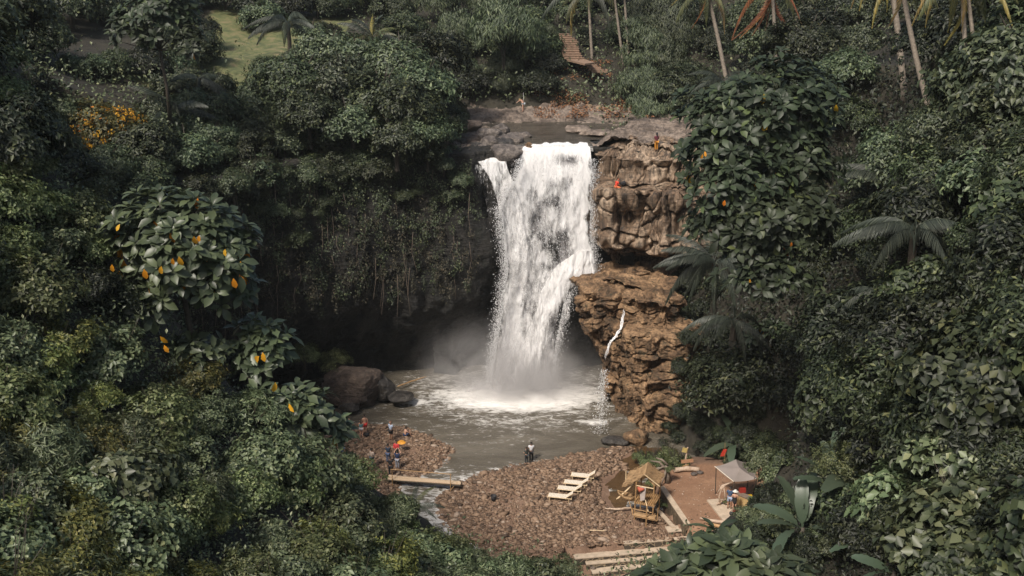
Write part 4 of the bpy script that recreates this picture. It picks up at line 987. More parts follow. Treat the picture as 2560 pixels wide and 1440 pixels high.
# shrubs rooted along the rim of the wall, spilling over it
def rim():
    rr = random.Random(21)
    for x, y in [(-33, 82.5), (-30.5, 86), (-28, 90), (-26, 93), (-23.5, 96), (-21.5, 98.3), (-19.5, 99.6), (-17.6, 101), (-15.8, 101.8), (-14, 102.8), (-12, 103.2), (-10.2, 103.8), (-8.4, 104.2), (-6.6, 104.6)]:
        for q in range(3):
            s = rr.uniform(0.45, 0.95); dy = q * 2.2
            place(rr.choice(['far', 'farblue']), Vector((x + rr.uniform(-.9, .9) - dy * 0.3, y + rr.uniform(-.4, .4) + dy, 24.2 + q * 0.8 - (1.6 if q == 0 else 0))), s, 'on the rim above the vine-hung cliff')
    # shrubs rooted in the face itself, fewer lower down
    for k in range(40):
        j = rr.randint(20, 268); i = int(109 - abs(rr.gauss(0, 1)) * 13); i = max(60, i)
        p = Vector(WA[i, j]) + Vector((WN[j, 0], WN[j, 1], 0)) * 0.25
        if p.x > -4.2: continue
        place(rr.choice(['far', 'farblue', 'deepfine']), p - Vector((0, 0, 0.8)), rr.uniform(0.30, 0.62), 'clinging to the upper face of the vine-hung cliff')
    # the forest massed above the left shoulder of the falls
    for (px, py, t, s, k) in [(1050, 300, 101, 0.9, 'far'), (1068, 370, 102, 0.6, 'farblue'), (1010, 250, 101, 1.1, 'farblue'), (990, 330, 100, 0.95, 'far'), (1050, 200, 106, 1.25, 'far'), (960, 210, 104, 1.2, 'far'), (880, 290, 101, 1.0, 'far'),
                              (850, 180, 105, 1.25, 'far'), (770, 270, 100, 1.0, 'farblue'), (1000, 140, 110, 1.3, 'far'), (740, 180, 104, 1.2, 'farblue'), (1085, 130, 116, 1.3, 'farblue'), (900, 130, 112, 1.3, 'far'), (820, 110, 112, 1.2, 'far')]:
        c = at_t(px, py, t); place(k, Vector((c.x, c.y, c.z - 2.4 * s)), s, 'massed above the left shoulder of the falls')
    for (px, py, t, s) in [(1755, 900, 84, 0.7), (1800, 985, 82, 0.75), (1745, 1035, 82, 0.6), (1700, 1075, 83, 0.55), (1800, 830, 86, 0.8), (1760, 760, 90, 0.7), (1660, 1100, 85, 0.5), (1840, 900, 80, 0.9), (1730, 960, 84, 0.5), (1700, 900, 88, 0.55), (1695, 1010, 86, 0.55), (1720, 830, 88, 0.6), (1675, 1050, 86, 0.45), (1760, 1100, 80, 0.5), (1800, 1110, 79, 0.55), (1840, 1120, 78, 0.5)]:
        c = hit_any(px, py + 20, [ground_bvh] + rock_bvh); place('deep', Vector((c.x, c.y - 0.2, c.z - 0.5 * s)), s, 'crowding the right edge of the orange buttress')
rim()
# ------------------------------------------------------------------ large-leaved trees, palms, bananas
def rosette_tree(name, R3, nros, k, L, Wr, mats, seed, center=(0, 0, 0), zmin=-0.5, lobe=0.12, dead=0.02, face=None, nseg=6):
    rg = np.random.default_rng(seed); R3 = np.array(R3, float)
    n = rdir(nros, rg, zmin)
    if face is not None:
        f = np.array(face, float); f /= np.linalg.norm(f); flip = (n @ f) < -0.25; n[flip] -= 2 * (n[flip] @ f)[:, None] * f
    lump = 1 + 0.38 * vnoise(n * 2.1 + seed, seed) + 0.15 * vnoise(n * 5 + seed, seed)
    P = n * R3 * (rg.uniform(0.72, 1.0, nros) * lump)[:, None] + np.array(center)
    ax = unit(n / R3 * R3.mean() * 0.9 + np.array([0, -0.1, 0.75]))
    e1 = unit(np.cross(ax, np.array([0.2, 0.9, 0.1]))); e2 = np.cross(ax, e1)
    ph = rg.uniform(0, 6.28, nros)[:, None] + np.arange(k) * (2.4) + rg.normal(0, 0.2, (nros, k))
    rad = e1[:, None] * np.cos(ph)[..., None] + e2[:, None] * np.sin(ph)[..., None]
    tilt = np.linspace(1.3, 0.0, k)[None, :, None] + rg.normal(0, 0.12, (nros, k, 1))
    A = (rad + ax[:, None] * tilt).reshape(-1, 3); N = (ax[:, None] - rad * (tilt * 0.6)).reshape(-1, 3) + rg.normal(0, 0.12, (nros * k, 3))
    size = (L * np.linspace(0.6, 1.1, k)[None] * rg.uniform(0.8, 1.15, (nros, k))).ravel()
    PP = (P[:, None] + rad * L * 0.08).reshape(-1, 3)
    isd = rg.random(len(PP)) < dead
    A[isd] = np.array([0, 0, -1.0]) + rg.normal(0, 0.2, (isd.sum(), 3)); N[isd] = np.array([-0.2, -1, 0.2]) + rg.normal(0, 0.3, (isd.sum(), 3))
    V, F = bigleaves(PP, A, N, size, size * Wr, 0.32, 0.13, lobe, nseg, None, rg)
    mi = np.repeat(isd.astype(np.int32), nseg * 2)
    return np_mesh(name, V, F, [M[m] for m in mats], False, mi), P
def limbs(P, base, seed, mat='bark', r=0.12, parent=None, pick=14, name='trunk'):
    rr = random.Random(seed); mb = MB(); c = Vector(P.mean(0)); b = Vector(base)
    fork = b.lerp(c, 0.7)
    mb.tube([b, b.lerp(fork, 0.5) + Vector((0.15, 0, 0)), fork], [r * 1.5, r * 1.1, r * 0.9], 8, seed=seed)
    for i in rr.sample(range(len(P)), min(pick, len(P))):
        q = Vector(P[i]); m = fork.lerp(q, 0.5) + Vector((rr.uniform(-.2, .2), rr.uniform(-.2, .2), -0.15))
        mb.tube([fork, m, q], [r * 0.5, r * 0.32, r * 0.12], 5, seed=i)
    return mb.build(name, M[mat], parent, smooth=True)
def leafy_tree(label, px, py, t, R3, nros, k, L, mats, seed, Wr=0.5, lobe=0.12, dead=0.02, zmin=-0.5, subs=(), trunk=True, nm='tree', cat='tree', onhit=False):
    if onhit: b_, _ = hit(px, py + 90); c = b_ + Vector((0, 0, 2.2)); h = 2.2
    else: c = at_t(px, py, t); h = max(1.0, min(9.0, c.z - gz(c.x, c.y)))
    base = Vector((c.x, c.y, c.z - h)); e = empty(nm, base, label, cat)
    meshes = []; allP = []
    me, P = rosette_tree('crown', R3, nros, k, L, Wr, mats, seed, (0, 0, h), zmin, lobe, dead, face=(0, -1, 0.35))
    link('crown', me, e); allP.append(P)
    for i, (spx, spy, stt, sR, sn) in enumerate(subs):
        d = at_t(spx, spy, stt) - base
        me, P = rosette_tree('branch_foliage', sR, sn, k, L, Wr, mats, seed + 50 + i, tuple(d), zmin, lobe, dead, face=(0, -1, 0.35))
        link('branch_foliage', me, e); allP.append(P)
    if trunk: limbs(np.vstack(allP), (0, 0, -0.5), seed, r=0.14, parent=e)
    return e
def dead_leaves(tree, spots, L=0.72, seed=1):
    rg = np.random.default_rng(seed); P = np.array([tuple(at_t(a, b, t) - tree.location) for a, b, t in spots]); n = len(P)
    A = np.array([0, 0, -1.0]) + rg.normal(0, 0.25, (n, 3)); N = np.array([-0.1, -1, 0.3]) + rg.normal(0, 0.25, (n, 3))
    S = L * rg.uniform(0.6, 1.1, n); V, F = bigleaves(P, A, N, S, S * 0.55, 0.2, 0.12, 0.2, 6, None, rg)
    link('dead_leaves', np_mesh('dead_leaves', V, F, [M['leaf_dead']]), tree)
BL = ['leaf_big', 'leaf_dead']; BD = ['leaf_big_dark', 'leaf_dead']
TA = leafy_tree('large-leaved tree with glossy leaves and several orange dead ones, left of the dark cliff', 455, 650, 49, (3.2, 2.4, 2.9), 165, 8, 0.76, BL, 301, dead=0.022,
           subs=[(560, 720, 50, (1.5, 1.2, 1.4), 26), (370, 760, 48, (1.1, 1.0, 1.2), 18)])
TB = leafy_tree('small large-leaved tree drooping toward the brown boulder with one orange leaf', 655, 870, 51, (1.5, 1.2, 1.5), 36, 7, 0.85, BL, 311, dead=0.015, lobe=0.3,
           subs=[(500, 870, 50, (1.3, 1.0, 0.8), 16)])
TC = leafy_tree('low large-leaved tree reaching over the left end of the stony beach', 745, 1035, 51, (1.9, 1.3, 1.3), 44, 7, 0.80, BL, 321, dead=0.012, lobe=0.25,
           subs=[(835, 1080, 52, (0.9, 0.8, 0.7), 14), (660, 1010, 50, (1.0, 0.8, 0.9), 14)])
dead_leaves(TA, [(447, 640, 45.6), (404, 665, 45.8), (432, 645, 45.7), (360, 672, 45.9), (563, 622, 46.2), (583, 695, 46.3), (498, 588, 45.8), (485, 590, 45.9), (300, 560, 46), (280, 660, 46), (410, 862, 45.5), (400, 840, 46), (360, 875, 46)], 0.52)
dead_leaves(TB, [(657, 880, 48.6), (648, 890, 48.7)], 0.62, 2)
dead_leaves(TC, [(722, 1008, 48.6), (688, 955, 48.8)], 0.6, 3)
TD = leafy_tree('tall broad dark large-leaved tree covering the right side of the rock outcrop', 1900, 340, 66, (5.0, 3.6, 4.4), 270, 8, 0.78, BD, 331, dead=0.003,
           subs=[(1790, 420, 65, (2.2, 2, 2.6), 60), (1950, 560, 64, (3.4, 2.2, 2.3), 120), (1870, 470, 64, (3.0, 2.0, 2.4), 80), (1990, 420, 65, (2.4, 2.0, 2.4), 60), (1800, 560, 65, (1.8, 1.6, 2.0), 34), (1930, 700, 64, (2.6, 1.4, 1.6), 44), (1880, 620, 64, (2.2, 1.4, 1.5), 40), (2020, 250, 67, (2.0, 1.8, 2.0), 44)])
dead_leaves(TD, [(1757, 385, 60.8), (1762, 378, 60.8), (1812, 500, 60.2), (1978, 605, 60), (1875, 698, 61)], 0.36, 4)
leafy_tree('bright large-leaved plant in the foreground below the stall', 1800, 1400, 38, (1.7, 1.2, 0.8), 36, 8, 0.98, BL, 341, dead=0.0, lobe=0.08, zmin=-0.2,
           subs=[(1920, 1450, 37, (1.3, 1.0, 0.8), 20), (1690, 1450, 37, (0.8, 0.8, 0.5), 10)], Wr=0.42)
leafy_tree('dense broad-leaved tree hanging over the grassy plateau at upper left', 400, 40, 92, (3.4, 2.6, 2.9), 120, 8, 0.85, BD, 351, dead=0.002,
           subs=[(330, 90, 91, (2.0, 1.5, 1.8), 40), (470, 110, 91, (1.6, 1.3, 1.6), 30)])
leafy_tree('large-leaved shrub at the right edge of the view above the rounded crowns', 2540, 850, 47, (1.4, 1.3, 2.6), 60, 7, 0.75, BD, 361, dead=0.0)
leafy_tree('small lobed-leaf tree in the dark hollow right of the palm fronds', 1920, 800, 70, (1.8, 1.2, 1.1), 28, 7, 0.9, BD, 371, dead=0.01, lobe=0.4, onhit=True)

# ---- palms
def frond_mesh(name, Lf, n, ll, mats, seed, arch=0.6, hang=0.5, wid=0.045, droop_leaf=0.7, narrow=1.0):
    """a pinnate frond: rachis bending down, leaflets on both sides"""
    rg = np.random.default_rng(seed); t = np.linspace(0.12, 1.0, n)
    cx = lambda t: Lf * (t - 0.18 * arch * t ** 2); cz = lambda t: Lf * (hang * 0.55 * t - arch * t ** 2.0)
    P = np.stack([cx(t), 0 * t, cz(t)], 1); T = unit(np.gradient(P, axis=0))
    Ps, As, Ns, Ls = [], [], [], []
    for side in (-1, 1):
        S = np.array([0, side, 0.0]) * np.ones((n, 1))
        ang = np.interp(t, [0, 0.5, 1], [1.0, 0.9, 0.45])[:, None]
        A = S * ang * narrow + T * (1.15 - ang * 0.55) + np.array([0, 0, -droop_leaf]) * (0.6 + 0.4 * rg.random((n, 1)))
        Ps.append(P + rg.normal(0, 0.01, P.shape)); As.append(A); Ns.append(np.cross(A, S) * side * 0 + np.array([0, 0, 1.0]) + S * 0.4)
        Ls.append(ll * np.sin(np.pi * np.clip(t * 0.86 + 0.12, 0, 1)) ** 0.6 * rg.uniform(0.85, 1.1, n))
    P2, A2_, N2_, L2 = map(np.concatenate, (Ps, As, Ns, Ls))
    V, F = bigleaves(P2, A2_, N2_, L2, np.full(len(L2), wid), 0.35, 0.12, 0, 4, np.array([0.6, 1, 1, 0.8, 0.05]))
    tt = np.linspace(0, 1, 10); R = []; Rf = []
    for i, q in enumerate(tt):
        r = 0.045 * (1 - q * 0.85)
        for a in range(4): R.append((cx(q), r * math.cos(a * 1.571), cz(q) + r * math.sin(a * 1.571)))
    for i in range(9):
        for a in range(4): Rf.append((i * 4 + a, i * 4 + (a + 1) % 4, i * 4 + 4 + (a + 1) % 4, i * 4 + 4 + a))
    b = len(V); V = np.vstack([V, np.array(R)]); F = np.vstack([F, np.array(Rf) + b])
    return np_mesh(name, V, F, [M[m] for m in mats], False)
FR = {'green': [frond_mesh('frond', 4.2, 46, 0.85, ['frond_green'], i, 0.62, 0.5) for i in range(2)],
      'yellow': [frond_mesh('frond', 3.9, 44, 0.80, ['frond_yellow'], 5, 0.95, 0.35)],
      'orange': [frond_mesh('frond', 3.4, 40, 0.60, ['frond_orange'], 6, 1.2, 0.1, 0.04, 1.2, 0.5)],
      'brown': [frond_mesh('frond', 4.6, 50, 0.7, ['frond_brown'], 7, 1.0, 0.0, 0.05, 1.8, 0.35)],
      'dark': [frond_mesh('frond', 5.0, 56, 0.95, ['frond_dark'], 10 + i, 0.55 + 0.15 * i, 0.7) for i in range(2)],
      'darkhang': [frond_mesh('frond', 4.6, 50, 1.0, ['frond_dark'], 14, 0.95, 0.5, 0.05, 1.3)]}
def crown_of_fronds(e, top, specs, sc=1.0, seed=0):
    rr = random.Random(seed)
    for kind_, az, pitch in specs:
        link('frond', rr.choice(FR[kind_]), e, loc=tuple(top), rot=(0, -math.radians(pitch), math.radians(az)), sc=sc * rr.uniform(0.9, 1.1))
def coconut(label, bx_, by_, t, tx, ty, w, fronds, sc=1.0, seed=0, bend=0.0, tt=None):
    b, _ = hit(bx_ + (bx_ - tx) * 0.25, by_ + 75 * min(1, 60 / t)); t = proj(b)[2]; tp = at_t(tx, ty, t * 0.985)
    e = empty('coconut_palm', b, label, 'palm')
    d = tp - b; pts = []; n = 40
    for i in range(n + 1):
        q = i / n; pts.append(Vector((d.x * q + bend * math.sin(q * 3.14), d.y * q, d.z * q)))
    pts[0].z -= 0.8
    r = w * t / FPX / 2 * 0.7
    mb = MB(); rad = [r * (1.35 if i == 0 else 1.12 - 0.30 * i / n) * (1.0 + (0.07 if i % 2 else -0.04)) for i in range(n + 1)]
    mb.tube(pts, rad, 10); mb.build('trunk', M['palm_bark'], e, smooth=True)
    crown_of_fronds(e, d, fronds, sc, seed)
    return e
def ring(kinds, n, p0=10, p1=35, a0=0): return [(kinds[i % len(kinds)], a0 + 360 * i / n, p0 + (p1 - p0) * ((i * 7) % n) / n) for i in range(n)]
coconut('coconut palm with a thick pale trunk, leftmost of the near palms at upper right', 2252, 165, 63, 2218, -95, 22, ring(['green', 'green', 'yellow'], 11, -25, 40) + [('orange', 250, -50), ('green', 215, -30), ('yellow', 185, -20)], 0.95, 1, 0.15)
coconut('leaning coconut palm, second of the near palms at upper right', 2316, 240, 61, 2250, -60, 19, ring(['green', 'yellow', 'green'], 9, -30, 35, 20) + [('yellow', 300, -55)], 0.85, 2, -0.15, 62)
coconut('upright coconut palm with a dark marked trunk, rooted lowest of the near palms', 2420, 262, 60, 2402, -85, 17, ring(['green', 'green', 'yellow'], 11, -35, 35, 10) + [('green', 240, -45), ('yellow', 265, -60)], 0.9, 3)
coconut('coconut palm just behind the lowest rooted one, rightmost of the near palms', 2448, 222, 64, 2412, -75, 15, ring(['green', 'yellow'], 9, -30, 35, 35) + [('yellow', 330, -55)], 0.9, 4)
coconut('slender coconut palm leaning over the grey bamboo right of the stairs', 1808, 165, 88, 1766, -30, 14, ring(['green', 'green', 'yellow'], 9, -35, 30, 10) + [('green', 280, -60), ('orange', 300, -60)], 1.15, 5, 0.1)
coconut('palm draped in hanging orange-brown dead fronds', 1940, 130, 86, 1930, -40, 13, ring(['green', 'brown'], 6, -30, 20) + [('brown', a_, -72) for a_ in (200, 235, 262, 285, 310, 340)], 1.0, 6)
coconut('pale slim palm right of the stone stairs, first from the stairs', 1478, 112, 137, 1470, -30, 10, ring(['green', 'darkhang', 'green'], 8, -20, 30) + [('green', 190, -35), ('yellow', 170, -30)], 1.4, 7)
coconut('slim ringed palm right of the stone stairs, second from the stairs', 1553, 125, 131, 1532, -40, 9, ring(['green'], 6, 0, 30), 1.1, 8)
coconut('slim ringed palm right of the stone stairs, third from the stairs', 1569, 108, 132, 1559, -40, 9, ring(['green'], 6, 0, 30, 20), 1.1, 9)
coconut('distant pale palm between the dead-frond palm and the near palms', 1988, 55, 104, 1972, -45, 12, ring(['green'], 7, -10, 30), 1.2, 10)
def low_palm(label, px, py, t, specs, sc=1.0, seed=0, h=3.0, free=False):
    if free: c = at_t(px, py, t); g = c.z - h
    else: b, _ = hit(px, py + (h - .2) * FPX / t); g = b.z; sc = sc * proj(b)[2] / t; c = b + Vector((0, 0, h))
    e = empty('palm', (c.x, c.y, g), label, 'palm'); top = Vector((0, 0, c.z - g))
    mb = MB(); mb.tube([(0, 0, -0.8), (0.05, 0, top.z * 0.5), top], [0.28, 0.22, 0.2], 8, wob=0.15); mb.build('trunk', M['bark'], e)
    crown_of_fronds(e, top, specs, sc, seed)
low_palm('grey-fronded palm spreading over the rock ledge beside the falls', 1785, 655, 83, ring(['dark', 'darkhang'], 15, -25, 45) + [('dark', 185, 8), ('dark', 205, 20), ('darkhang', 230, 15), ('dark', 170, 12)], 0.98, 11, 0.8, True)
low_palm('dark palm low over the orange buttress', 1835, 800, 80, ring(['dark', 'darkhang'], 9, -30, 30) + [('dark', 190, -8), ('dark', 175, 5)], 0.85, 12, 0.8, True)
low_palm('large dark palm arching over the hollow on the right slope', 2260, 590, 60, ring(['dark', 'darkhang'], 13, -20, 50) + [('dark', 195, 15)], 0.88, 13, 5)
low_palm('dark feathery palm on the upper right slope', 2210, 420, 64, ring(['dark', 'darkhang'], 12, -15, 55, 12), 0.85, 14, 5)
low_palm('palm with drooping silvery fronds above the left thicket', 725, 20, 78, ring(['dark', 'darkhang'], 13, -30, 50), 0.7, 15, 4)
low_palm('pale palm with one upright yellow frond at the top of the left forest', 935, 95, 108, ring(['dark', 'green'], 12, 5, 60) + [('yellow', 95, 80)], 0.75, 16, 4)
low_palm('small silvery palm between bamboo and the large-leaved tree', 1800, 190, 84, ring(['dark'], 9, -10, 40), 0.65, 17, 3)
low_palm('grey feathery palm on the slope below the grassy plateau', 440, 275, 88, ring(['dark', 'darkhang'], 11, 0, 55), 0.9, 18, 3)
low_palm('fan of drooping palm leaves over the shaded slope on the right', 2185, 730, 57, ring(['darkhang'], 8, -20, 30), 0.65, 19, 3)
low_palm('palm tuft at the edge of the thicket beside the stream outlet', 1030, 1275, 58, ring(['dark', 'green'], 9, 10, 55), 0.42, 20, 0.7)
low_palm('palm with broad drooping fronds below the plateau', 505, 195, 93, ring(['dark', 'darkhang'], 9, -25, 30), 0.75, 21, 3)

# ---- bananas
def paddle(name, L, Wd, seed, arch=0.5, mat='banana_leaf'):
    rg = np.random.default_rng(seed); n = 16; t = np.linspace(0, 1, n + 1)
    w = np.where(t < 0.16, 0.05, np.sin(np.pi * np.clip((t - 0.14) / 0.88, 0, 1)) ** 0.45 * 1.0) * Wd * 0.5 + 0.015
    x = L * t * (1 - 0.12 * arch * t); z = L * (0.25 * t - arch * t ** 2.2)
    V, F = [], []
    for i in range(n + 1):
        for s, k in ((-1, 1), (-1, 0.5), (0, 0), (1, 0.5), (1, 1)):
            q = w[i] * k * (1 + (rg.uniform(-0.10, 0.10) if k == 1 else 0))
            V.append((x[i], s * q, z[i] + q * 0.35 - q * q * 0.5 / max(Wd, 0.1) + (0.03 * ((i % 2) * 2 - 1) if k == 1 else 0)))
    for i in range(n):
        for j in range(4): F.append((i * 5 + j, i * 5 + j + 1, i * 5 + 6 + j, i * 5 + 5 + j))
    V = np.array(V); me = np_mesh(name, V, np.array(F), [M[mat]], True)
    return me
PAD = [paddle('leaf', 3.2, 0.78, i, 0.35 + 0.2 * i) for i in range(3)]
PADD = paddle('leaf', 3.0, 0.7, 9, 1.1, 'frond_brown')
def banana(label, px, py, t, specs, sc=1.0, h=3.0, seed=0, dead=0):
    b, _ = hit(px, py + 1.3 * FPX / t); g = b.z; sc = sc * proj(b)[2] / t * 1.1; c = b + Vector((0, -0.8, 1.1)); g -= 0.2
    e = empty('banana_plant', (c.x, c.y, g), label, 'banana plant'); top = c.z - g
    mb = MB(); mb.tube([(0, 0, -0.6), (0, 0, top * 0.6), (0.03, 0, top)], [0.17, 0.13, 0.09], 9); mb.build('stem', M['bark'], e, smooth=True)
    rr = random.Random(seed)
    for az, pitch in specs:
        link('leaf', rr.choice(PAD), e, (0, 0, top - 0.15), (rr.uniform(-.5, .5), -math.radians(pitch), math.radians(az)), sc * rr.uniform(0.85, 1.1))
    for i in range(dead): link('leaf', PADD, e, (0, 0, top - 0.3), (0, 0.9, rr.uniform(0, 6.28)), sc)
banana('tall banana plant with a fan of upright leaves behind the stall tree', 2085, 1190, 57, [(80, 78), (100, 70), (60, 74), (130, 62), (30, 60), (165, 40), (185, 22), (5, 50), (250, 50), (290, 64)], 0.95, 4, 1, 1)
banana('banana plant with broad low leaves in front of the tall one', 1990, 1285, 54, [(90, 72), (120, 55), (160, 35), (190, 20), (60, 66), (215, 10), (330, 20)], 0.85, 4, 2, 1)
banana('small banana plant in the dark gap right of the tall one', 2135, 1330, 52, [(70, 60), (120, 40), (10, 10), (200, 25), (300, 35)], 0.62, 3, 3)
banana('grey-leaved banana plant above the sign board', 1845, 985, 76, [(100, 75), (80, 65), (140, 50), (45, 55), (170, 25), (10, 25)], 0.9, 5, 4)
banana('low banana plant with hanging leaves near the sign board', 1835, 1085, 76, [(190, 10), (240, 20), (300, 10), (120, 50), (20, 20)], 0.72, 3, 5)
banana('pale banana plant in the shrubs right of the large-leaved tree', 2075, 225, 78, [(90, 70), (70, 55), (120, 55), (20, 30)], 0.7, 3, 6)
banana('banana plant with two leaves low at lower right', 2210, 1390, 48, [(190, 10), (170, 25), (350, 10), (20, 30)], 0.6, 2, 7)

# ---- individual bushes that stand out
def flower_mesh():
    rg = np.random.default_rng(77); n = 150; d = rdir(n, rg, -0.1); P = d * np.array([1.75, 1.75, 1.35]) * rg.uniform(0.85, 1.08, (n, 1)) + [0, 0, 1.5]
    P = np.repeat(P, 9, 0) + rg.normal(0, 0.075, (n * 9, 3)); A = rdir(n * 9, rg); S = rg.uniform(0.07, 0.14, n * 9)
    V, F = leaves4(P, A, np.repeat(d, 9, 0) + rg.normal(0, .4, (n * 9, 3)), S, S * 0.8); return np_mesh('flowers', V, F, [M['flower']])
FLW = flower_mesh()
for (a_, b_, s_, lb) in [(290, 400, 1.15, 'rounded bush with many small orange flowers at upper left'), (350, 520, 0.85, 'orange-flowered bush below the larger flowering one')]:
    p, _ = hit(a_, b_); s_ = s_ * proj(p)[2] / 56; e = place('yellowing', p + Vector((0, -1.2, 0)), s_, '', label=lb); link('flowers', FLW, e, sc=s_ * 1.02)
for i, (a_, b_, t_, s_) in enumerate([(2140, 1120, 48, 0.9), (2320, 1180, 46, 1.2), (2210, 1250, 47, 0.8), (2430, 1260, 45, 1.0)]):
    place('mound', at_t(a_, b_, t_) - Vector((0, 0, 1.6)), s_, '', label=['olive rounded crown right of the tall banana plant', 'largest olive rounded crown at lower right', 'small olive crown hanging below the largest one', 'olive crown near the lower right edge'][i])
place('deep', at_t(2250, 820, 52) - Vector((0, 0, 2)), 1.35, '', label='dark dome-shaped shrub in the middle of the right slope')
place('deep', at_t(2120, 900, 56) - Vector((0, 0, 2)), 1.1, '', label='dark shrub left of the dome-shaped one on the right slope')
place('bamboo', at_t(2420, 985, 47) - Vector((0, 0, 1.5)), 0.42, '', label='soft feathery green clump on the right slope')
place('bamboo', at_t(1260, 60, 126) - Vector((0, 0, 4)), 1.4, '', label='largest bamboo clump hanging left of the stairs')
place('bamboo', at_t(1640, 250, 119) - Vector((0, 0, 3)), 1.0, '', label='bamboo drooping onto the river rocks at right')
place('grey', at_t(1960, 1170, 66) - Vector((0, 0, 1.4)), 0.9, '', label='leafy shrub leaning over the right side of the stall roof')
place('grey', at_t(1905, 1130, 68) - Vector((0, 0, 1.4)), 0.8, '', label='leafy shrub rising behind the stall roof')
place('mound', at_Y(835, 890, 99) - Vector((0, 0, 1.6)), 0.95, '', label='low mossy green mound behind the brown boulder')
place('mound', at_Y(760, 870, 98) - Vector((0, 0, 1.6)), 0.9, '', label='mossy green mound at the left foot of the cliff')
# ------------------------------------------------------------------ boulders
def boulder_mesh(name, size, seed, mat, nplanes=16, sub=4, rough=0.05, flat=0.0, freq=2.0):
    import bmesh
    rg = np.random.default_rng(seed); bm = bmesh.new(); bmesh.ops.create_icosphere(bm, subdivisions=sub, radius=1.0)
    V = np.array([v.co[:] for v in bm.verts]); F = np.array([[v.index for v in f.verts] for f in bm.faces]); bm.free()
    n = rdir(nplanes, rg); d = rg.uniform(0.68, 0.95, nplanes)
    if flat: n = np.vstack([n, [0, 0, 1], [0.05, -0.1, 1]]); d = np.append(d, [flat, flat * 1.05])
    q = V @ unit(n).T; r = np.min(np.where(q > 0.05, d[None] / np.maximum(q, 0.05), 9), 1); r = np.minimum(r, 1.05)
    V = V * r[:, None]; V = V * (1 + rough * fbm(V * freq + seed, 5, seed)[:, None] * 2)
    V = V * np.array(size) / 2
    return np_mesh(name, V, F, [M[mat]], False)
def rock_px(label, x0, y0, x1, y1, mat, seed, Y=None, z=None, dfac=0.9, cat='boulder', nm='boulder', sub=4, group=None, rough=0.05, flat=0.0, tilt=0.0, lift=0.0):
    cx, cy = (x0 + x1) / 2, (y0 + y1) / 2
    c = at_Y(cx, cy, Y) if Y else at_z(cx, cy, z); dep = proj(c)[2]
    w = (x1 - x0) * dep / FPX; h = (y1 - y0) * dep / FPX; dpt = w * dfac
    h = max(h * 0.98 - dpt * 0.12, h * 0.6)
    if lift: c.z += lift; h *= 1.5; w *= 1.2; dpt *= 1.2
    o = link(nm, boulder_mesh(nm, (w * 1.12, dpt, h * 1.15), seed, mat, sub=sub, rough=rough, flat=flat), None, c, (0, tilt, 0))
    return tag(o, label, cat, group)
rock_px('huge rounded brown boulder beside the pool at the foot of the dark cliff', 808, 903, 952, 1024, 'rock_grey', 4, Y=97.5, dfac=0.85, sub=6, rough=0.10)
rock_px('dark boulder leaning against the right side of the huge brown boulder', 930, 935, 985, 1010, 'rock_wet', 12, Y=97.6)
rock_px('low wet black rock in the foam right of the huge brown boulder', 968, 978, 1038, 1004, 'rock_wet', 13, Y=97.0)
rock_px('small dark rock at the foot of the huge brown boulder', 850, 1005, 900, 1030, 'rock_wet', 14, Y=94.8)
up = [(1130, 312, 1198, 352, 'rock_grey', 'large dark angular boulder with a pale top beside the left rapids', 113.5, 0.6), (1143, 343, 1203, 380, 'rock_grey', 'dark boulder in front of the largest angular one at the lip', 110.2, 0.6),
      (1190, 332, 1254, 366, 'rock_stack', 'pale layered boulder in the middle of the rock cluster at the lip', 110.8, 0.6), (1206, 358, 1244, 384, 'rock_stack', 'small pale boulder left of the square block at the lip', 107.8, 0),
      (1194, 374, 1220, 396, 'rock_stack', 'small pointed pale rock below the rock cluster', 106.6, 0), (1252, 350, 1300, 378, 'rock_stack', 'pale flat boulder behind the square block', 108.4, 0.6),
      (1248, 331, 1272, 346, 'rock_stack', 'low rock at the back left of the river pool', 112.5, 0), (1272, 335, 1304, 348, 'rock_stack', 'flat stone beside the round stone in the river', 111.6, 0),
      (1299, 334, 1326, 350, 'rock_stack', 'rounded flat-topped stone standing in the river', 111.4, 0.6), (1412, 317, 1470, 336, 'rock_slab', 'long pale slab lying in the river right of the middle', 115.5, 0.5),
      (1166, 370, 1204, 396, 'rock_wet', 'dark wet rock above the left branch of the falls', 107.3, 0), (1460, 326, 1530, 346, 'rock_slab', 'broad pale slab at the right bank of the upper river', 113, 0.5),
      (1120, 345, 1146, 362, 'rock_wet', 'small black rock amid the left rapids', 111, 0), (1490, 262, 1510, 276, 'rock_block', 'pale stone under the stairs bank, right of its neighbour', 127.5, 0), (1457, 258, 1482, 276, 'rock_block', 'pair-sized pale stone under the stairs bank', 127.8, 0)]
for i, (x0, y0, x1, y1, mt, lb, Y_, fl_) in enumerate(up):
    rock_px(lb, x0, y0, x1, y1, mt, 20 + i, Y=Y_, flat=0.0, dfac=1.0, lift=0.5 if i < 7 or i in (10, 12) else (0.15 if i < 13 else 0), rough=0.09, nm='boulder' if x1 - x0 > 40 else 'rock')
rock_px('square brown block wedged at the lip between the two branches of the falls', 1233, 366, 1300, 412, 'rock_stack', 44, Y=105.2, flat=0.8, dfac=0.9, rough=0.03, lift=0.12)
rock_px('round mossy rock on the edge where the water goes over', 1309, 354, 1334, 380, 'rock_orange', 46, Y=105.2)
rock_px('flat brown ledge stone overhanging the grass left of the falls', 1092, 382, 1172, 400, 'rock_slab', 48, Y=104.6, dfac=0.7, flat=0.5)
for i, (x0, y0, x1, y1, Y_) in enumerate([(1090, 395, 1150, 470, 103.6), (1150, 405, 1200, 470, 104.3)]):
    rock_px(['brown rock under the flat ledge stone, left part', 'dark rock behind the left spray of the falls'][i], x0, y0, x1, y1, 'rock_block' if i == 0 else 'rock_wet', 60 + i, Y=Y_, dfac=0.6)
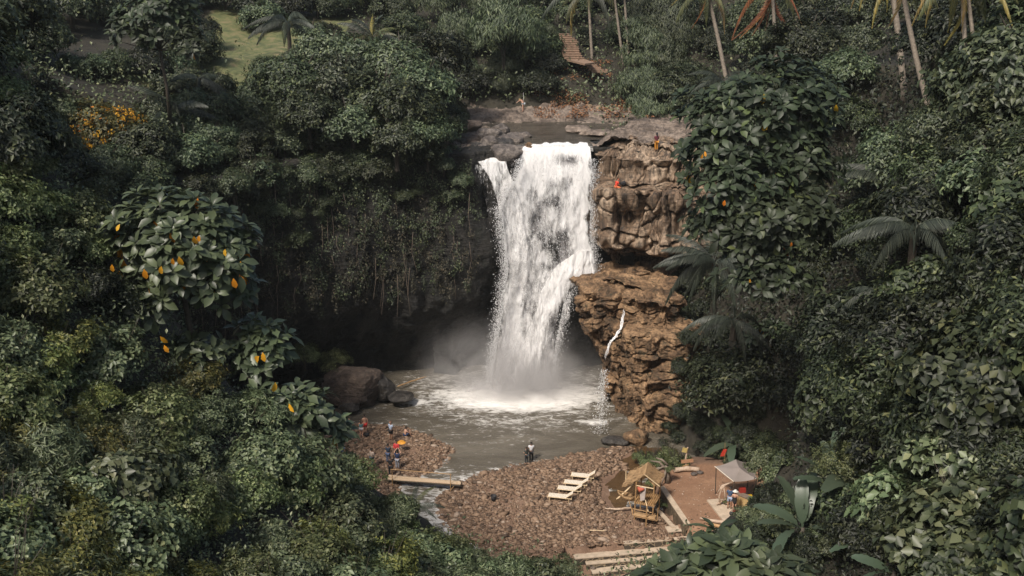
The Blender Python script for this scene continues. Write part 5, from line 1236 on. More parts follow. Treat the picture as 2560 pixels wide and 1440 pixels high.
rock_px('dark ledge rock at the base of the orange buttress by the shore', 1508, 1088, 1570, 1118, 'rock_wet', 70, z=0.2)
rock_px('brown rock on the shore below the orange buttress', 1560, 1072, 1620, 1118, 'rock_orange', 71, z=0.5)
rock_px('brown stone at the edge of the shrubs right of the buttress', 1722, 955, 1752, 1000, 'rock_grey', 72, Y=86)
rock_px('grey stone under the old log on the terrace', 1728, 1180, 1744, 1189, 'rock_stack', 73, z=1.5, nm='rock', cat='stone')
rock_px('flat grey stone beside the old log on the terrace', 1742, 1176, 1758, 1184, 'rock_stack', 74, z=1.5, nm='rock', cat='stone')
rock_px('pale stone at the edge of the greenery above the hut', 1612, 1142, 1624, 1150, 'rock_slab', 75, z=0.6, nm='rock', cat='stone')
rock_px('pale wedge-shaped stone at the far left edge of the upper river', 1135, 290, 1150, 305, 'rock_slab', 76, Y=120, nm='rock', cat='stone')

# ------------------------------------------------------------------ pebbles of the two bars
def pebbles():
    import bmesh
    rg = np.random.default_rng(17); T = []
    for i in range(6):
        bm = bmesh.new(); bmesh.ops.create_icosphere(bm, subdivisions=1, radius=1.0)
        V = np.array([v.co[:] for v in bm.verts]); F = np.array([[v.index for v in f.verts] for f in bm.faces]); bm.free()
        V *= (1 + 0.35 * vnoise(V * 1.3 + i * 9, i)[:, None]); T.append((V, F))
    x = rg.uniform(-19, 15, 125000); y = rg.uniform(62, 92, 125000)
    db = np.maximum(poly_sd(x, y, BAR), poly_sd(x, y, LEFTB)); pond = poly_sd(x, y, pp); te = poly_sd(x, y, TERR)
    dens = 0.55 + 0.9 * fbm(np.stack([x, y, 0 * x], 1) * 0.35, 3, 4)
    sand = np.clip(np.hypot((x - at_z(1600, 1315).x) / 4.5, (y - at_z(1600, 1315).y) / 3.0), 0, 1)
    ok = (db > -0.35) & (pond < 0.1) & (te < -0.4) & (rg.random(len(x)) < np.clip(dens, 0.25, 1) * (0.25 + 0.75 * sand)) & (ground_h(x, y) > -0.12)
    x, y = x[ok][:40000], y[ok][:40000]; n = len(x); z = ground_h(x, y)
    print('pebbles', n)
    S = np.exp(rg.normal(math.log(0.080), 0.45, n)); S = np.clip(S, 0.045, 0.34)
    Vs, Fs, b = [], [], 0
    for i in range(6):
        m = np.arange(n) % 6 == i; k = m.sum(); V, F = T[i]
        a = rg.uniform(-0.5, 0.5, k) + (rg.random(k) < .3) * 1.5; sc = np.stack([S[m] * rg.uniform(1.0, 1.7, k), S[m] * rg.uniform(0.7, 1.0, k), S[m] * rg.uniform(0.35, 0.65, k)], 1)
        Q = V[None] * sc[:, None]; tx = rg.uniform(-.35, .35, k)[:, None]; Q[:, :, 2] += Q[:, :, 0] * tx
        c, s_ = np.cos(a)[:, None], np.sin(a)[:, None]
        X = Q[:, :, 0] * c - Q[:, :, 1] * s_ + x[m][:, None]; Y = Q[:, :, 0] * s_ + Q[:, :, 1] * c + y[m][:, None]; Z = Q[:, :, 2] + (z[m] + S[m] * 0.16)[:, None]
        Vs.append(np.stack([X, Y, Z], -1).reshape(-1, 3)); Fs.append((F[None] + (np.arange(k) * len(V))[:, None, None]).reshape(-1, 3) + b); b += k * len(V)
    m, nt, bs, out = new_mat('pebble_stone')
    g = nt.nodes.new('ShaderNodeNewGeometry')
    col = ramp(nt, g.outputs['Random Per Island'], [(0.0, (0.050, 0.030, 0.018)), (0.4, (0.160, 0.098, 0.060)), (0.88, (0.27, 0.178, 0.115)), (1.0, (0.34, 0.26, 0.20))])
    nt.links.new(mixc(nt, 0.5, col, ramp(nt, noise(nt, 9, 4), [(0.3, 0.6), (0.7, 1.2)]), 'MULTIPLY'), bs.inputs['Base Color']); bs.inputs['Roughness'].default_value = 0.7
    tag(link('pebbles', np_mesh('pebbles', np.vstack(Vs), np.vstack(Fs), [m])), kind='stuff')
pebbles()
# fallen brown leaves on the bank behind the upper river
def litter():
    rg = np.random.default_rng(19); P = []
    for _ in range(9000):
        px = rg.uniform(1335, 1640); py = 150 + 145 * rg.random()
        if py < 150 + max(0, (1440 - px)) * 0.5 or (px > 1530 and py < 250): continue
        p = hit_any(px, py)
        if p is not None and p.y < 140: P.append(tuple(p))
    P = np.array(P); keep_ = fbm(P * np.array([0.5, 0.5, 0.5]), 3, 9) > -0.12; P = P[keep_]; n = len(P)
    A = rdir(n, rg) * [1, 1, 0.5]; S = rg.uniform(0.12, 0.30, n)
    V_, F_ = leaves4(P + rg.normal(0, 0.08, P.shape) + [0, -0.1, 0.1], A, np.array([0, -0.5, 0.8]) + rg.normal(0, 0.4, (n, 3)), S, S * 0.6)
    tag(link('leaf_litter', np_mesh('leaf_litter', V_, F_, [M['litter']])), kind='stuff')
litter()

# ------------------------------------------------------------------ stone stairs above the river
st_ = empty('stone_stairs', at_Y(1440, 150, 133) , 'narrow stone stairs curving down through the jungle behind the river', 'stairs')
M['step'] = simple_mat('step_stone', (0.22, 0.145, 0.10), 0.8, 0.3, 3, 0.5)
rows_ = [(81.7, 1398, 1423), (86.7, 1400, 1430), (92, 1399, 1436), (97, 1401, 1442), (101.7, 1402, 1445), (107.5, 1403, 1444), (112.8, 1405, 1446), (118, 1405, 1447), (124, 1405, 1448), (130, 1407, 1452), (136, 1411, 1455), (141.7, 1416, 1460)]
Mt = st_.location
for i, (py_, xa, xb) in enumerate(rows_):
    Y_ = 133.3 + (11 - i) * 0.42; a_ = at_Y(xa, py_ + 4, Y_); b_ = at_Y(xb, py_ + 4, Y_); zt = a_.z
    mb = MB(); mb.box(((a_.x + b_.x) / 2 - Mt.x, Y_ + 0.30 - Mt.y, zt - 0.2 - Mt.z), (b_.x - a_.x, 0.62, 0.4)); mb.box(((a_.x + b_.x) / 2 - Mt.x, Y_ + 0.27 - Mt.y, zt + 0.03 - Mt.z), (b_.x - a_.x + 0.08, 0.66, 0.055))
    mb.build('step', M['step'], st_)
def slab_px(name, pts, z, th, mat, parent, org):
    ps = [at_z(a, b, z) for a, b in pts]; mb = MB(); n = len(ps)
    vs = [(p.x - org[0], p.y - org[1], z - org[2]) for p in ps] + [(p.x - org[0], p.y - org[1], z - th - org[2]) for p in ps]
    mb.add(vs, [tuple(range(n))[::-1], tuple(range(n, 2 * n))] + [(i, (i + 1) % n, n + (i + 1) % n, n + i) for i in range(n)])
    o = mb.build(name, mat, parent)
    import bmesh
    bm = bmesh.new(); bm.from_mesh(o.data); bmesh.ops.recalc_face_normals(bm, faces=bm.faces); bm.to_mesh(o.data); bm.free()
    return o
zl = at_Y(1450, 149, 133.0).z
slab_px('landing', [(1416, 148), (1460, 147), (1487, 156), (1462, 159)], zl, 0.22, M['step'], st_, Mt)
for i, (py_, xa, xb) in enumerate([(163, 1466, 1493), (168.5, 1472, 1503), (174, 1479, 1519)]):
    Y_ = 131.6 - i * 0.4; a_ = at_Y(xa, py_, Y_); b_ = at_Y(xb, py_, Y_)
    mb = MB(); mb.box(((a_.x + b_.x) / 2 - Mt.x, Y_ + 0.3 - Mt.y, a_.z - 0.18 - Mt.z), (b_.x - a_.x, 0.62, 0.4)); mb.build('step', M['step'], st_)

# ------------------------------------------------------------------ terrace wall and the low steps toward the camera
def masonry_mat(name, mortar, stone, sc=2.2):
    m, nt, b, out = new_mat(name)
    tc = nt.nodes.new('ShaderNodeTexCoord'); vec = tc.outputs['Object']
    vo = nt.nodes.new('ShaderNodeTexVoronoi'); vo.feature = 'DISTANCE_TO_EDGE'; vo.inputs['Scale'].default_value = sc; nt.links.new(vec, vo.inputs['Vector'])
    v2 = nt.nodes.new('ShaderNodeTexVoronoi'); v2.inputs['Scale'].default_value = sc; nt.links.new(vec, v2.inputs['Vector'])
    s = mixc(nt, ramp(nt, v2.outputs['Color'], [(0.2, 0.0), (0.8, 1.0)]), stone, tuple(c * 0.4 for c in stone))
    f = ramp(nt, vo.outputs[0], [(0.03, 0.0), (0.09, 1.0)])
    nt.links.new(mixc(nt, f, mortar, s), b.inputs['Base Color']); b.inputs['Roughness'].default_value = 0.85
    bump(nt, b, f, 0.7, 0.05); return m
M['masonry'] = masonry_mat('masonry', (0.26, 0.20, 0.13), (0.075, 0.06, 0.045))
M['wall_old'] = rock_mat('wall_old', (0.04, 0.03, 0.02), (0.13, 0.095, 0.06), (0.22, 0.165, 0.105), (0.035, 0.04, 0.018), 0.9, 0.5, 0, 0.35, bs=0.3)
M['concrete'] = simple_mat('concrete', (0.42, 0.335, 0.25), 0.85, 0.22, 2.2, 0.3)
def wall_px(e, a, b, z, th, hgt, name, cname, matw, matc, overh=0.05, cap=0.07):
    p, q = at_z(*a, z), at_z(*b, z); d = (q - p); L = d.length; an = math.atan2(d.y, d.x); c = (p + q) / 2 - e.location
    mb = MB(); mb.box((c.x, c.y, z - e.location.z - hgt / 2 - cap), (L, th, hgt), an); mb.build(name, matw, e)
    mb = MB(); mb.box((c.x, c.y, z - e.location.z - cap / 2), (L + overh * 2, th + overh * 2, cap), an); mb.build(cname, matc, e)
w = empty('retaining_wall', at_z(1688, 1265, 0.0), 'mossy retaining wall with a pale coping at the left edge of the dirt terrace', 'wall')
wall_px(w, (1655, 1216), (1718, 1308), 1.55, 0.36, 2.2, 'masonry', 'coping', M['wall_old'], M['concrete'])
w = empty('low_wall', at_z(1665, 1295, 0.0), 'low mossy wall running below the retaining wall', 'wall')
wall_px(w, (1643, 1272), (1684, 1317), 0.65, 0.26, 1.2, 'masonry', 'coping', M['wall_old'], M['concrete'])
w = empty('stone_block', at_z(1690, 1325, 0.0), 'short concrete-topped stone block at the foot of the retaining wall', 'block')
wall_px(w, (1668, 1323), (1712, 1319), 0.6, 0.75, 1.4, 'masonry', 'coping', M['masonry'], M['concrete'])
for i, (a_, b_, z_, th_, lb) in enumerate([((1560, 1356), (1737, 1342), 0.46, 0.34, 'topmost stone step edge below the beach'), ((1436, 1391), (1713, 1367), -0.08, 0.60, 'longest pale concrete step, second from the beach'),
                                           ((1465, 1406), (1700, 1386), -0.40, 0.50, 'third step from the beach, partly under rubble'), ((1480, 1428), (1640, 1408), -0.75, 0.60, 'lowest concrete step before the foreground leaves'),
                                           ((1500, 1452), (1600, 1440), -1.1, 0.6, 'bottom step nearly hidden by leaves')]):
    w = empty('concrete_step', at_z((a_[0] + b_[0]) / 2, (a_[1] + b_[1]) / 2, z_ - 1), lb, 'step')
    wall_px(w, a_, b_, z_, th_, 0.9, 'masonry', 'tread', M['masonry'], M['concrete'], 0.03, 0.08)
rr = random.Random(9)
for i in range(26):
    a_, b_ = rr.uniform(1440, 1600), rr.uniform(1366, 1420); z_ = 0.05 - (b_ - 1366) / 54 * 0.75
    s_ = rr.uniform(0.18, 0.5)
    o = link('rubble_stone', boulder_mesh('rubble_stone', (s_, s_ * 0.8, s_ * 0.55), 200 + i, 'rock_slab', sub=2), None, at_z(a_, b_, z_), (0, 0, rr.uniform(0, 3)))
    tag(o, 'small rubble stone lying between the concrete steps', 'stone', 'rubble stones on the steps')

# ------------------------------------------------------------------ plank bridge
def G(px, py, dz=0.0):
    p, _ = hit(px, py); return p + Vector((0, 0, dz))
bz = 0.75
b0 = at_z(966, 1192, bz); b1 = at_z(1153, 1207, bz); bd = b1 - b0; ban = math.atan2(bd.y, bd.x); bc = (b0 + b1) / 2
br = empty('plank_bridge', (bc.x, bc.y, 0.0), 'narrow plank footbridge with one bamboo handrail over the outflow', 'bridge', None, ban)
L_ = bd.length
for s in (-1, 1):
    mb = MB(); mb.box((0, s * 0.17, bz - 0.02), (L_ * (1 if s < 0 else 0.96), 0.325, 0.06), Matrix.Rotation(0.012 * s, 3, 'Y')); mb.build('plank', M['plank'], br)
mb = MB(); mb.tube([(-L_ / 2, -0.25, bz - 0.14), (L_ / 2, -0.25, bz - 0.14)], 0.09, 8); mb.build('beam', M['bark'], br)
mb = MB(); mb.tube([(-L_ / 2, 0.25, bz - 0.14), (L_ / 2, 0.25, bz - 0.14)], 0.09, 8); mb.build('beam', M['bark'], br)
xl, xr = -L_ / 2 + 0.62, L_ / 2 - 0.85
for x_ in (xl, xr):
    mb = MB(); mb.tube([(x_, -0.40, -0.3), (x_ + 0.02, -0.38, bz + 0.95)], 0.035, 7); mb.build('post', M['bamboo'], br)
mb = MB(); mb.tube([(xl - 0.1, -0.38, bz + 0.95), (0, -0.36, bz + 0.93), (xr + 0.1, -0.38, bz + 0.93)], 0.035, 7); mb.build('handrail', M['bamboo'], br)
mb = MB(); mb.tube([(xr, -0.38, 0.2), (xr + 0.55, -0.2, bz + 0.12)], 0.03, 6); mb.build('brace', M['bamboo'], br)

# ------------------------------------------------------------------ bamboo sun loungers
M['bamboo_pale'] = wood_mat('bamboo_pale', (0.55, 0.40, 0.23), (0.72, 0.57, 0.38), 5, 0.5)
M['slat'] = wood_mat('slat_pale', (0.62, 0.54, 0.43), (0.80, 0.73, 0.62), 4, 0.55)
def lounger():
    e = empty('sun_lounger', (0, 0, 0)); h = 0.36
    mb = MB()
    for i in range(12): mb.box((-0.98 + i * 0.125 + 0.06, 0, h + 0.035), (0.112, 0.62, 0.02))
    mb.build('seat', M['slat'], e)
    mb = MB()
    for s in (-1, 1): mb.tube([(-1.05, s * 0.33, h), (1.0, s * 0.33, h)], 0.03, 7)
    for x_ in (-1.0, 0.46, 0.95): mb.tube([(x_, -0.36, h - 0.01), (x_, 0.36, h - 0.01)], 0.028, 7)
    mb.build('frame', M['bamboo_pale'], e)
    bk = MB(); R = Matrix.Rotation(-math.radians(38), 3, 'Y')
    for i in range(6): bk.box(Vector((0.5, 0, h + 0.05)) + R @ Vector((0.06 + i * 0.115, 0, 0)), (0.10, 0.60, 0.02), R)
    b_ = bk.build('backrest', M['slat'], e)
    for s in (-1, 1):
        q = MB(); q.tube([Vector((0.48, s * 0.29, h + 0.03)), Vector((0.5, s * 0.29, h + 0.05)) + R @ Vector((0.72, 0, 0))], 0.022, 6); q.build('rail', M['bamboo_pale'], b_)
    q = MB(); q.tube([Vector((0.90, 0, h)), Vector((0.5, 0, h + 0.03)) + R @ Vector((0.5, 0, 0))], 0.02, 6); q.build('prop', M['bamboo_pale'], e)
    for x_ in (-0.85, 0.75):
        for s in (-1, 1):
            q = MB(); q.tube([(x_, s * 0.31, -0.05), (x_, s * 0.31, h)], 0.03, 7); q.build('leg', M['bamboo_pale'], e)
    return e
def copy_tree(o, parent=None):
    c = o.copy(); C.objects.link(c); c.parent = parent
    for ch in list(o.children): copy_tree(ch, c)
    return c
l0 = lounger()
for i, (a_, b_, lb) in enumerate([(1457, 1199, 'farthest of the four bamboo sun loungers on the stones'), (1440, 1217, 'second farthest bamboo sun lounger, between the farthest and the third'),
                                  (1424, 1232, 'third bamboo sun lounger, just behind the nearest'), (1401, 1251, 'nearest of the four bamboo sun loungers on the stones')]):
    o = l0 if i == 0 else copy_tree(l0)
    o.location = G(a_, b_, 0.04); o.rotation_euler = (0, 0, math.radians(-12)); tag(o, lb, 'sun lounger', 'bamboo sun loungers on the stony beach')

# ------------------------------------------------------------------ thatched hut on stilts with its nest swing
def thatch_mat():
    m, nt, b, out = new_mat('thatch')
    tc = nt.nodes.new('ShaderNodeTexCoord')
    n1 = noise(nt, 14, 6, 0.7, tc.outputs['Object'], (1.0, 3.0, 0.6)); n2 = noise(nt, 1.5, 4)
    col = ramp(nt, n1, [(0.3, (0.15, 0.085, 0.04)), (0.5, (0.38, 0.24, 0.12)), (0.7, (0.52, 0.36, 0.20))])
    nt.links.new(mixc(nt, 0.4, col, ramp(nt, n2, [(0.3, 0.6), (0.7, 1.2)]), 'MULTIPLY'), b.inputs['Base Color']); b.inputs['Roughness'].default_value = 0.8
    bump(nt, b, n1, 0.8, 0.05); return m
M['thatch'] = thatch_mat()
hb = G(1622, 1290); hut = empty('thatched_hut', (hb.x, hb.y, hb.z), 'small bamboo hut on stilts with a straw roof between pond and wall', 'hut', None, math.radians(-22))
def tb(name, segs, r=0.04, mat='bamboo'):
    for a, b_ in segs: q = MB(); q.tube([a, b_], r, 7); q.build(name, M[mat], hut)
def straw_sheet(name, A, B, Cc, D, th=0.10, seed=1):
    """A,B ridge ends, C,D eave ends; ragged straw fringe"""
    A, B, Cc, D = map(Vector, (A, B, Cc, D)); rg = np.random.default_rng(seed); mb = MB(); n, m_ = 26, 10; rowsv = []
    for j in range(m_ + 1):
        for i in range(n + 1):
            u, v = i / n, j / m_; p = A.lerp(B, u).lerp(D.lerp(Cc, u), v); p += Vector((rg.uniform(-.02, .02), rg.uniform(-.02, .02), -0.18 * math.sin(v * 3.1) + rg.uniform(-.03, .03)))
            if j == m_: p += (D - A) * rg.uniform(-0.04, 0.14)
            rowsv.append(p)
    f = [(j * (n + 1) + i, j * (n + 1) + i + 1, (j + 1) * (n + 1) + i + 1, (j + 1) * (n + 1) + i) for j in range(m_) for i in range(n)]
    mb.add(rowsv, f); mb.add([v + Vector((0, 0, -th)) for v in rowsv], [q[::-1] for q in f])
    for i in range(150):
        u, v = rg.random(), rg.uniform(0.1, 1.0); p = A.lerp(B, u).lerp(D.lerp(Cc, u), v); d = (D - A).normalized() * rg.uniform(.18, .4) + Vector((0, 0, -0.02)); s = (B - A).normalized() * 0.03
        p += Vector((0, 0, 0.03)); mb.add([p - s, p + s, p + d + Vector((0, 0, 0.02))], [(0, 1, 2)])
    mb.build(name, M['thatch'], hut)
straw_sheet('roof', (-0.55, 1.25, 4.15), (-0.25, -0.75, 4.05), (-1.85, -1.15, 2.95), (-1.95, 1.05, 3.15), seed=1)
straw_sheet('roof', (-0.25, -0.75, 4.07), (-0.55, 1.25, 4.17), (0.75, 1.25, 3.35), (0.75, -0.7, 3.20), seed=2)
tb('post', [((-0.95, -0.9, -0.3), (-0.9, -0.9, 3.3)), ((0.55, -0.95, -0.3), (0.55, -0.95, 3.35)), ((-0.95, 0.9, -0.3), (-0.95, 0.9, 3.4)), ((0.6, 0.9, -0.3), (0.6, 0.9, 3.4)), ((0.2, -1.6, -0.4), (0.2, -1.6, 1.75))], 0.05)
tb('rail', [((-0.95, -1.5, 1.25), (0.6, -1.5, 1.22)), ((-0.9, -1.62, 0.78), (0.95, -1.62, 0.74)), ((-0.7, -1.62, 0.66), (1.05, -1.55, 0.62)), ((-1.45, -0.9, 1.55), (-0.85, -1.6, 0.7)), ((1.05, -1.5, 0.62), (1.05, -1.4, 1.7)), ((-0.95, -1.5, 0.7), (-0.95, -1.5, 1.3)), ((0.85, -1.5, 0.7), (0.85, -1.5, 1.2))], 0.032)
tb('beam', [((-0.25, -0.95, 4.1), (0.95, -0.75, 3.2)), ((-0.95, -0.9, 3.0), (0.6, -0.9, 3.0)), ((-0.2, -0.7, 1.9), (0.35, -1.7, 1.35))], 0.04, 'bamboo_pale')
q = MB(); 
for i in range(11): q.tube([(-0.95 + i * 0.155, -1.0, 1.5), (-0.95 + i * 0.155, 1.0, 1.5)], 0.07, 6)
q.build('floor', M['bamboo'], hut)
q = MB()
for i in range(7): q.tube([(-0.85, -1.55 + i * 0.09, 0.72), (0.85, -1.55 + i * 0.09, 0.72)], 0.045, 6)
q.build('lower_deck', M['thatch'], hut)
q = MB(); q.add([(-0.6, -0.95, 2.95), (-0.1, -0.97, 3.0), (-0.15, -0.98, 1.9), (-0.5, -1.0, 1.75)], [(0, 1, 2, 3)]); q.add([(-0.6, -0.92, 2.95), (-0.1, -0.94, 3.0), (-0.15, -0.95, 1.9), (-0.5, -0.97, 1.75)], [(3, 2, 1, 0)])
q.build('cloth', simple_mat('grey_cloth', (0.42, 0.36, 0.33), 0.8, 0.15, 4), hut)
q = MB(); q.tube([(-0.75, -1.0, 2.95), (-0.55, -1.05, 2.75), (-0.2, -1.02, 2.9)], [0.08, 0.2, 0.06], 8, wob=0.2); q.build('red_bundle', simple_mat('red_bundle', (0.38, 0.09, 0.05), 0.8, 0.3, 6), hut, smooth=True)
ns = at_Y(1571, 1236, hb.y + 1.0)
nest = empty('nest_swing', (ns.x, ns.y, ns.z - 0.3), 'curved woven straw nest seat with an upturned end beside the hut', 'nest seat')
def trough(pts, r, e, name):
    mb = MB(); N_ = 14; vs = []; fs = []; pts = [Vector(p) for p in pts]
    for i, p in enumerate(pts):
        for k in range(N_):
            an = math.pi * (0.95 + 1.1 * k / (N_ - 1)); vs.append(p + Vector((0, math.cos(an) * r[i], math.sin(an) * r[i] * 0.9)))
    for i in range(len(pts) - 1):
        for k in range(N_ - 1): a = i * N_ + k; fs.append((a, a + 1, a + N_ + 1, a + N_))
    mb.add(vs, fs); o = mb.build(name, M['thatch'], e, smooth=True); md = o.modifiers.new('Solidify', 'SOLIDIFY'); md.thickness = 0.09; return o
trough([(-0.88, 0, 0.62), (-0.72, 0, 0.45), (-0.35, 0, 0.25), (0.1, 0, 0.12), (0.5, 0, 0.3), (0.85, 0, 0.45), (1.1, 0, 0.2)], [0.16, 0.3, 0.42, 0.46, 0.36, 0.26, 0.12], nest, 'nest_seat')
q = MB(); q.tube([(-0.9, 0.05, 0.62), (0.0, -0.15, 0.5), (0.9, -0.1, 0.52)], [0.03, 0.035, 0.03], 6); q.build('nest_rim', M['bamboo'], nest)
pz = at_Y(1541, 1248, ns.y - 0.3); pz2 = at_Y(1584, 1209, ns.y + 0.4)
for dx, lb in ((0, 'slanting bamboo pole under the nest seat, the lower of a pair'), (0.12, 'slanting bamboo pole under the nest seat, the upper of a pair')):
    q = MB(); q.tube([(0, 0, 0), tuple(pz2 - pz)], 0.035, 7); tag(q.build('bamboo_pole', M['bamboo_pale'], None, pz + Vector((dx, 0, dx * 0.5))), lb, 'bamboo pole')
pv = at_z(1564, 1212, 0.0); q = MB(); q.tube([(0, 0, -0.5), (0, 0, 1.35)], 0.045, 7)
tag(q.build('bamboo_pole', M['bamboo_pale'], None, pv), 'upright bamboo pole standing in the brown backwater', 'bamboo pole')

# ------------------------------------------------------------------ terrace furniture
def log(label, pts, z, r, mat='driftwood', nm='log', cat='log', lift=0.0, n=9, seed=1):
    ps = [at_z(a, b, z + (r[i] if hasattr(r, '__len__') else r)) for i, (a, b) in enumerate(pts)]; o = ps[0].copy(); mb = MB()
    fine = []; fr = []
    for i in range(len(ps) - 1):
        for k in range(5):
            t = k / 5; fine.append(ps[i].lerp(ps[i + 1], t) + Vector((0, random.uniform(-.02, .02), random.uniform(-.02, .02)))); ra, rb = (r[i], r[i + 1]) if hasattr(r, '__len__') else (r, r); fr.append(ra + (rb - ra) * t)
    fine.append(ps[-1]); fr.append(r[-1] if hasattr(r, '__len__') else r)
    mb.tube([p - o for p in fine], fr, n, seed=seed, wob=0.14)
    return tag(mb.build(nm, M[mat], None, o, smooth=True), label, cat)
log('thick old log with an orange end lying across the back of the terrace', [(1684, 1176), (1720, 1171), (1748, 1174)], TERR_Z, [0.2, 0.22, 0.18])
log('long pale driftwood trunk at the front edge of the terrace', [(1750, 1296), (1790, 1303), (1830, 1309), (1852, 1304)], TERR_Z, [0.08, 0.14, 0.15, 0.09])
log('short orange driftwood piece in front of the long pale trunk', [(1768, 1308), (1800, 1316), (1812, 1322)], TERR_Z - 0.1, [0.1, 0.16, 0.07], 'bamboo')
log('pale driftwood limb along the shore of the backwater', [(1512, 1271), (1545, 1273), (1575, 1270), (1590, 1262)], 0.35, [0.05, 0.1, 0.09, 0.04])
log('orange-brown stick leaning out over the foam left of the falls', [(994, 966), (1030, 953), (1066, 941)], 0.35, [0.07, 0.08, 0.05], 'bamboo', 'driftwood_stick', 'stick')
log('thin broken plank lying among the pebbles', [(1474, 1325), (1513, 1327)], 0.5, 0.035, 'bamboo_pale', 'plank', 'plank')
log('short board edge sticking up beside the steps', [(1736, 1362), (1757, 1326)], 0.9, 0.04, 'bamboo_pale', 'bamboo_pole', 'bamboo pole')
# uprooted stump left of the terrace behind the hut
s0 = at_z(1668, 1205, TERR_Z); stump = empty('dead_tree_stump', s0, 'dead tree with splayed roots and ivy behind the straw hut', 'stump')
q = MB(); q.tube([(0.05, 0, -0.2), (0.0, 0, 0.8), (-0.1, 0.1, 1.5)], [0.28, 0.2, 0.16], 8, wob=0.15)
for i, (x_, y_, z_) in enumerate([(-1.4, 0.5, 1.7), (-0.9, -0.4, 1.35), (-1.5, 0.2, 0.9), (-0.6, -0.6, 0.0), (-1.0, 0.3, 2.1)]): q.tube([(-0.05, 0, 1.0 + 0.15 * i), (x_ * .5, y_ * .5, z_ * 0.6 + 0.7), (x_, y_, z_)], [0.14, 0.1, 0.04], 6, seed=i, wob=.15)
q.build('trunk', M['deadwood'], stump, smooth=True); link('ivy', CR['fern'][0], stump, (0.1, -0.1, 1.1), sc=0.5)
for i, (a_, b_, s_) in enumerate([(1640, 1250, 0.5), (1660, 1262, 0.35), (1695, 1285, 0.3), (1628, 1208, 0.5)]):
    place('fern', at_z(a_, b_, 0.9), s_, '', label=['fern growing from the wall behind the hut', 'fern on the retaining wall face', 'lower fern on the retaining wall face', 'fern over the right eave of the hut'][i])
for i in range(10):
    a_, b_ = 1600 + 13 * i + random.uniform(-5, 5), 1150 + random.uniform(-14, 8)
    place('fern', at_z(a_, b_, 0.9), random.uniform(0.6, 1.0), 'in the bright patch behind the sign board')
# sign board
s0 = at_z(1713, 1170, TERR_Z); sg = empty('sign_post', s0, 'leaning wooden sign post with a yellow square board and a wide plank', 'sign')
q = MB(); q.tube([(0.1, 0, -0.2), (0, 0, 0.9), (0.12, 0, 1.95)], [0.09, 0.08, 0.07], 7); q.build('post', M['driftwood'], sg)
M['sign_yellow'] = simple_mat('sign_yellow', (0.44, 0.34, 0.12), 0.7, 0.3, 16)
q = MB(); q.box((-0.15, -0.12, 1.75), (0.42, 0.04, 0.42), Matrix.Rotation(0.2, 3, 'Y')); q.build('square_board', M['sign_yellow'], sg)
q = MB(); q.box((0.12, -0.12, 0.72), (1.05, 0.04, 0.32), Matrix.Rotation(-0.12, 3, 'Y')); q.build('plank_board', wood_mat('sign_wood', (0.30, 0.15, 0.08), (0.42, 0.24, 0.14)), sg)
q = MB(); q.box((0.0, -0.12, 0.30), (0.55, 0.03, 0.09), Matrix.Rotation(-0.3, 3, 'Y')); q.build('small_board', M['bamboo'], sg)
# red flag
s0 = at_z(1812, 1160, TERR_Z); fg = empty('red_flag', s0, 'red cloth banner on a thin stick behind the stall roof', 'flag')
q = MB(); q.tube([(0, 0, 0), (-0.1, 0, 2.0)], 0.02, 6); q.build('stick', M['bamboo'], fg)
q = MB(); vs = []; 
for i in range(6):
    for j in range(3): vs.append((-0.45 + j * 0.17 + i * 0.045, 0.03 * math.sin(i + j), 0.72 + i * 0.14))
q.add(vs, [(i * 3 + j, i * 3 + j + 1, i * 3 + j + 4, i * 3 + j + 3) for i in range(5) for j in range(2)])
o = q.build('cloth', simple_mat('red_cloth', (0.42, 0.035, 0.018), 0.7, 0.2, 6), fg); md = o.modifiers.new('Solidify', 'SOLIDIFY'); md.thickness = 0.01
# concrete pad
pad = slab_px('concrete_pad', [(1767, 1249), (1800, 1246), (1826, 1262), (1862, 1290), (1862, 1306), (1812, 1306)], TERR_Z + 0.10, 0.3, M['concrete'], None, (0, 0, 0)); tag(pad, 'pale concrete pad in front of the stall', 'concrete pad')
# stall
c0 = at_z(1852, 1262, TERR_Z); stall = empty('drink_stall', c0, 'small stall under a grey tarpaulin roof on poles', 'stall')
def lp(px, py, z): return at_z(px, py, z) - c0
zr = TERR_Z + 2.35
LC, FC, RC, BC, AP = lp(1787, 1166, zr), lp(1834, 1204, zr - 0.1), lp(1893, 1196, zr), lp(1874, 1156, zr), lp(1840, 1148, zr + 0.75)
LB = LC.lerp(BC, 0.5) + Vector((0, 0.3, 0))
M['tarp'] = simple_mat('tarp', (0.225, 0.19, 0.172), 0.55, 0.10, 1.2, 0.15)
q = MB(); n_ = 10; AP2 = lp(1850, 1170, zr + 0.62)
def patch(a, b, c, sag=0.12):
    vs = []; idx = {}
    for i in range(n_ + 1):
        for j in range(n_ + 1 - i):
            u, v = i / n_, j / n_; w_ = 1 - u - v; p = a * w_ + b * u + c * v; p = p + Vector((0, 0, -sag * 4 * (u * v + v * w_ + u * w_) / 1.33)); idx[(i, j)] = len(vs); vs.append(p)
    fs = []
    for i in range(n_):
        for j in range(n_ - i):
            fs.append((idx[(i, j)], idx[(i + 1, j)], idx[(i, j + 1)]))
            if j < n_ - i - 1: fs.append((idx[(i + 1, j)], idx[(i + 1, j + 1)], idx[(i, j + 1)]))
    q.add(vs, fs)
for a, b in ((LC, FC), (FC, RC), (RC, BC), (BC, AP), (AP, LC)): patch(AP2, a, b)
o = q.build('roof', M['tarp'], stall)
import bmesh
bm = bmesh.new(); bm.from_mesh(o.data); bmesh.ops.remove_doubles(bm, verts=bm.verts, dist=0.003); bmesh.ops.recalc_face_normals(bm, faces=bm.faces)
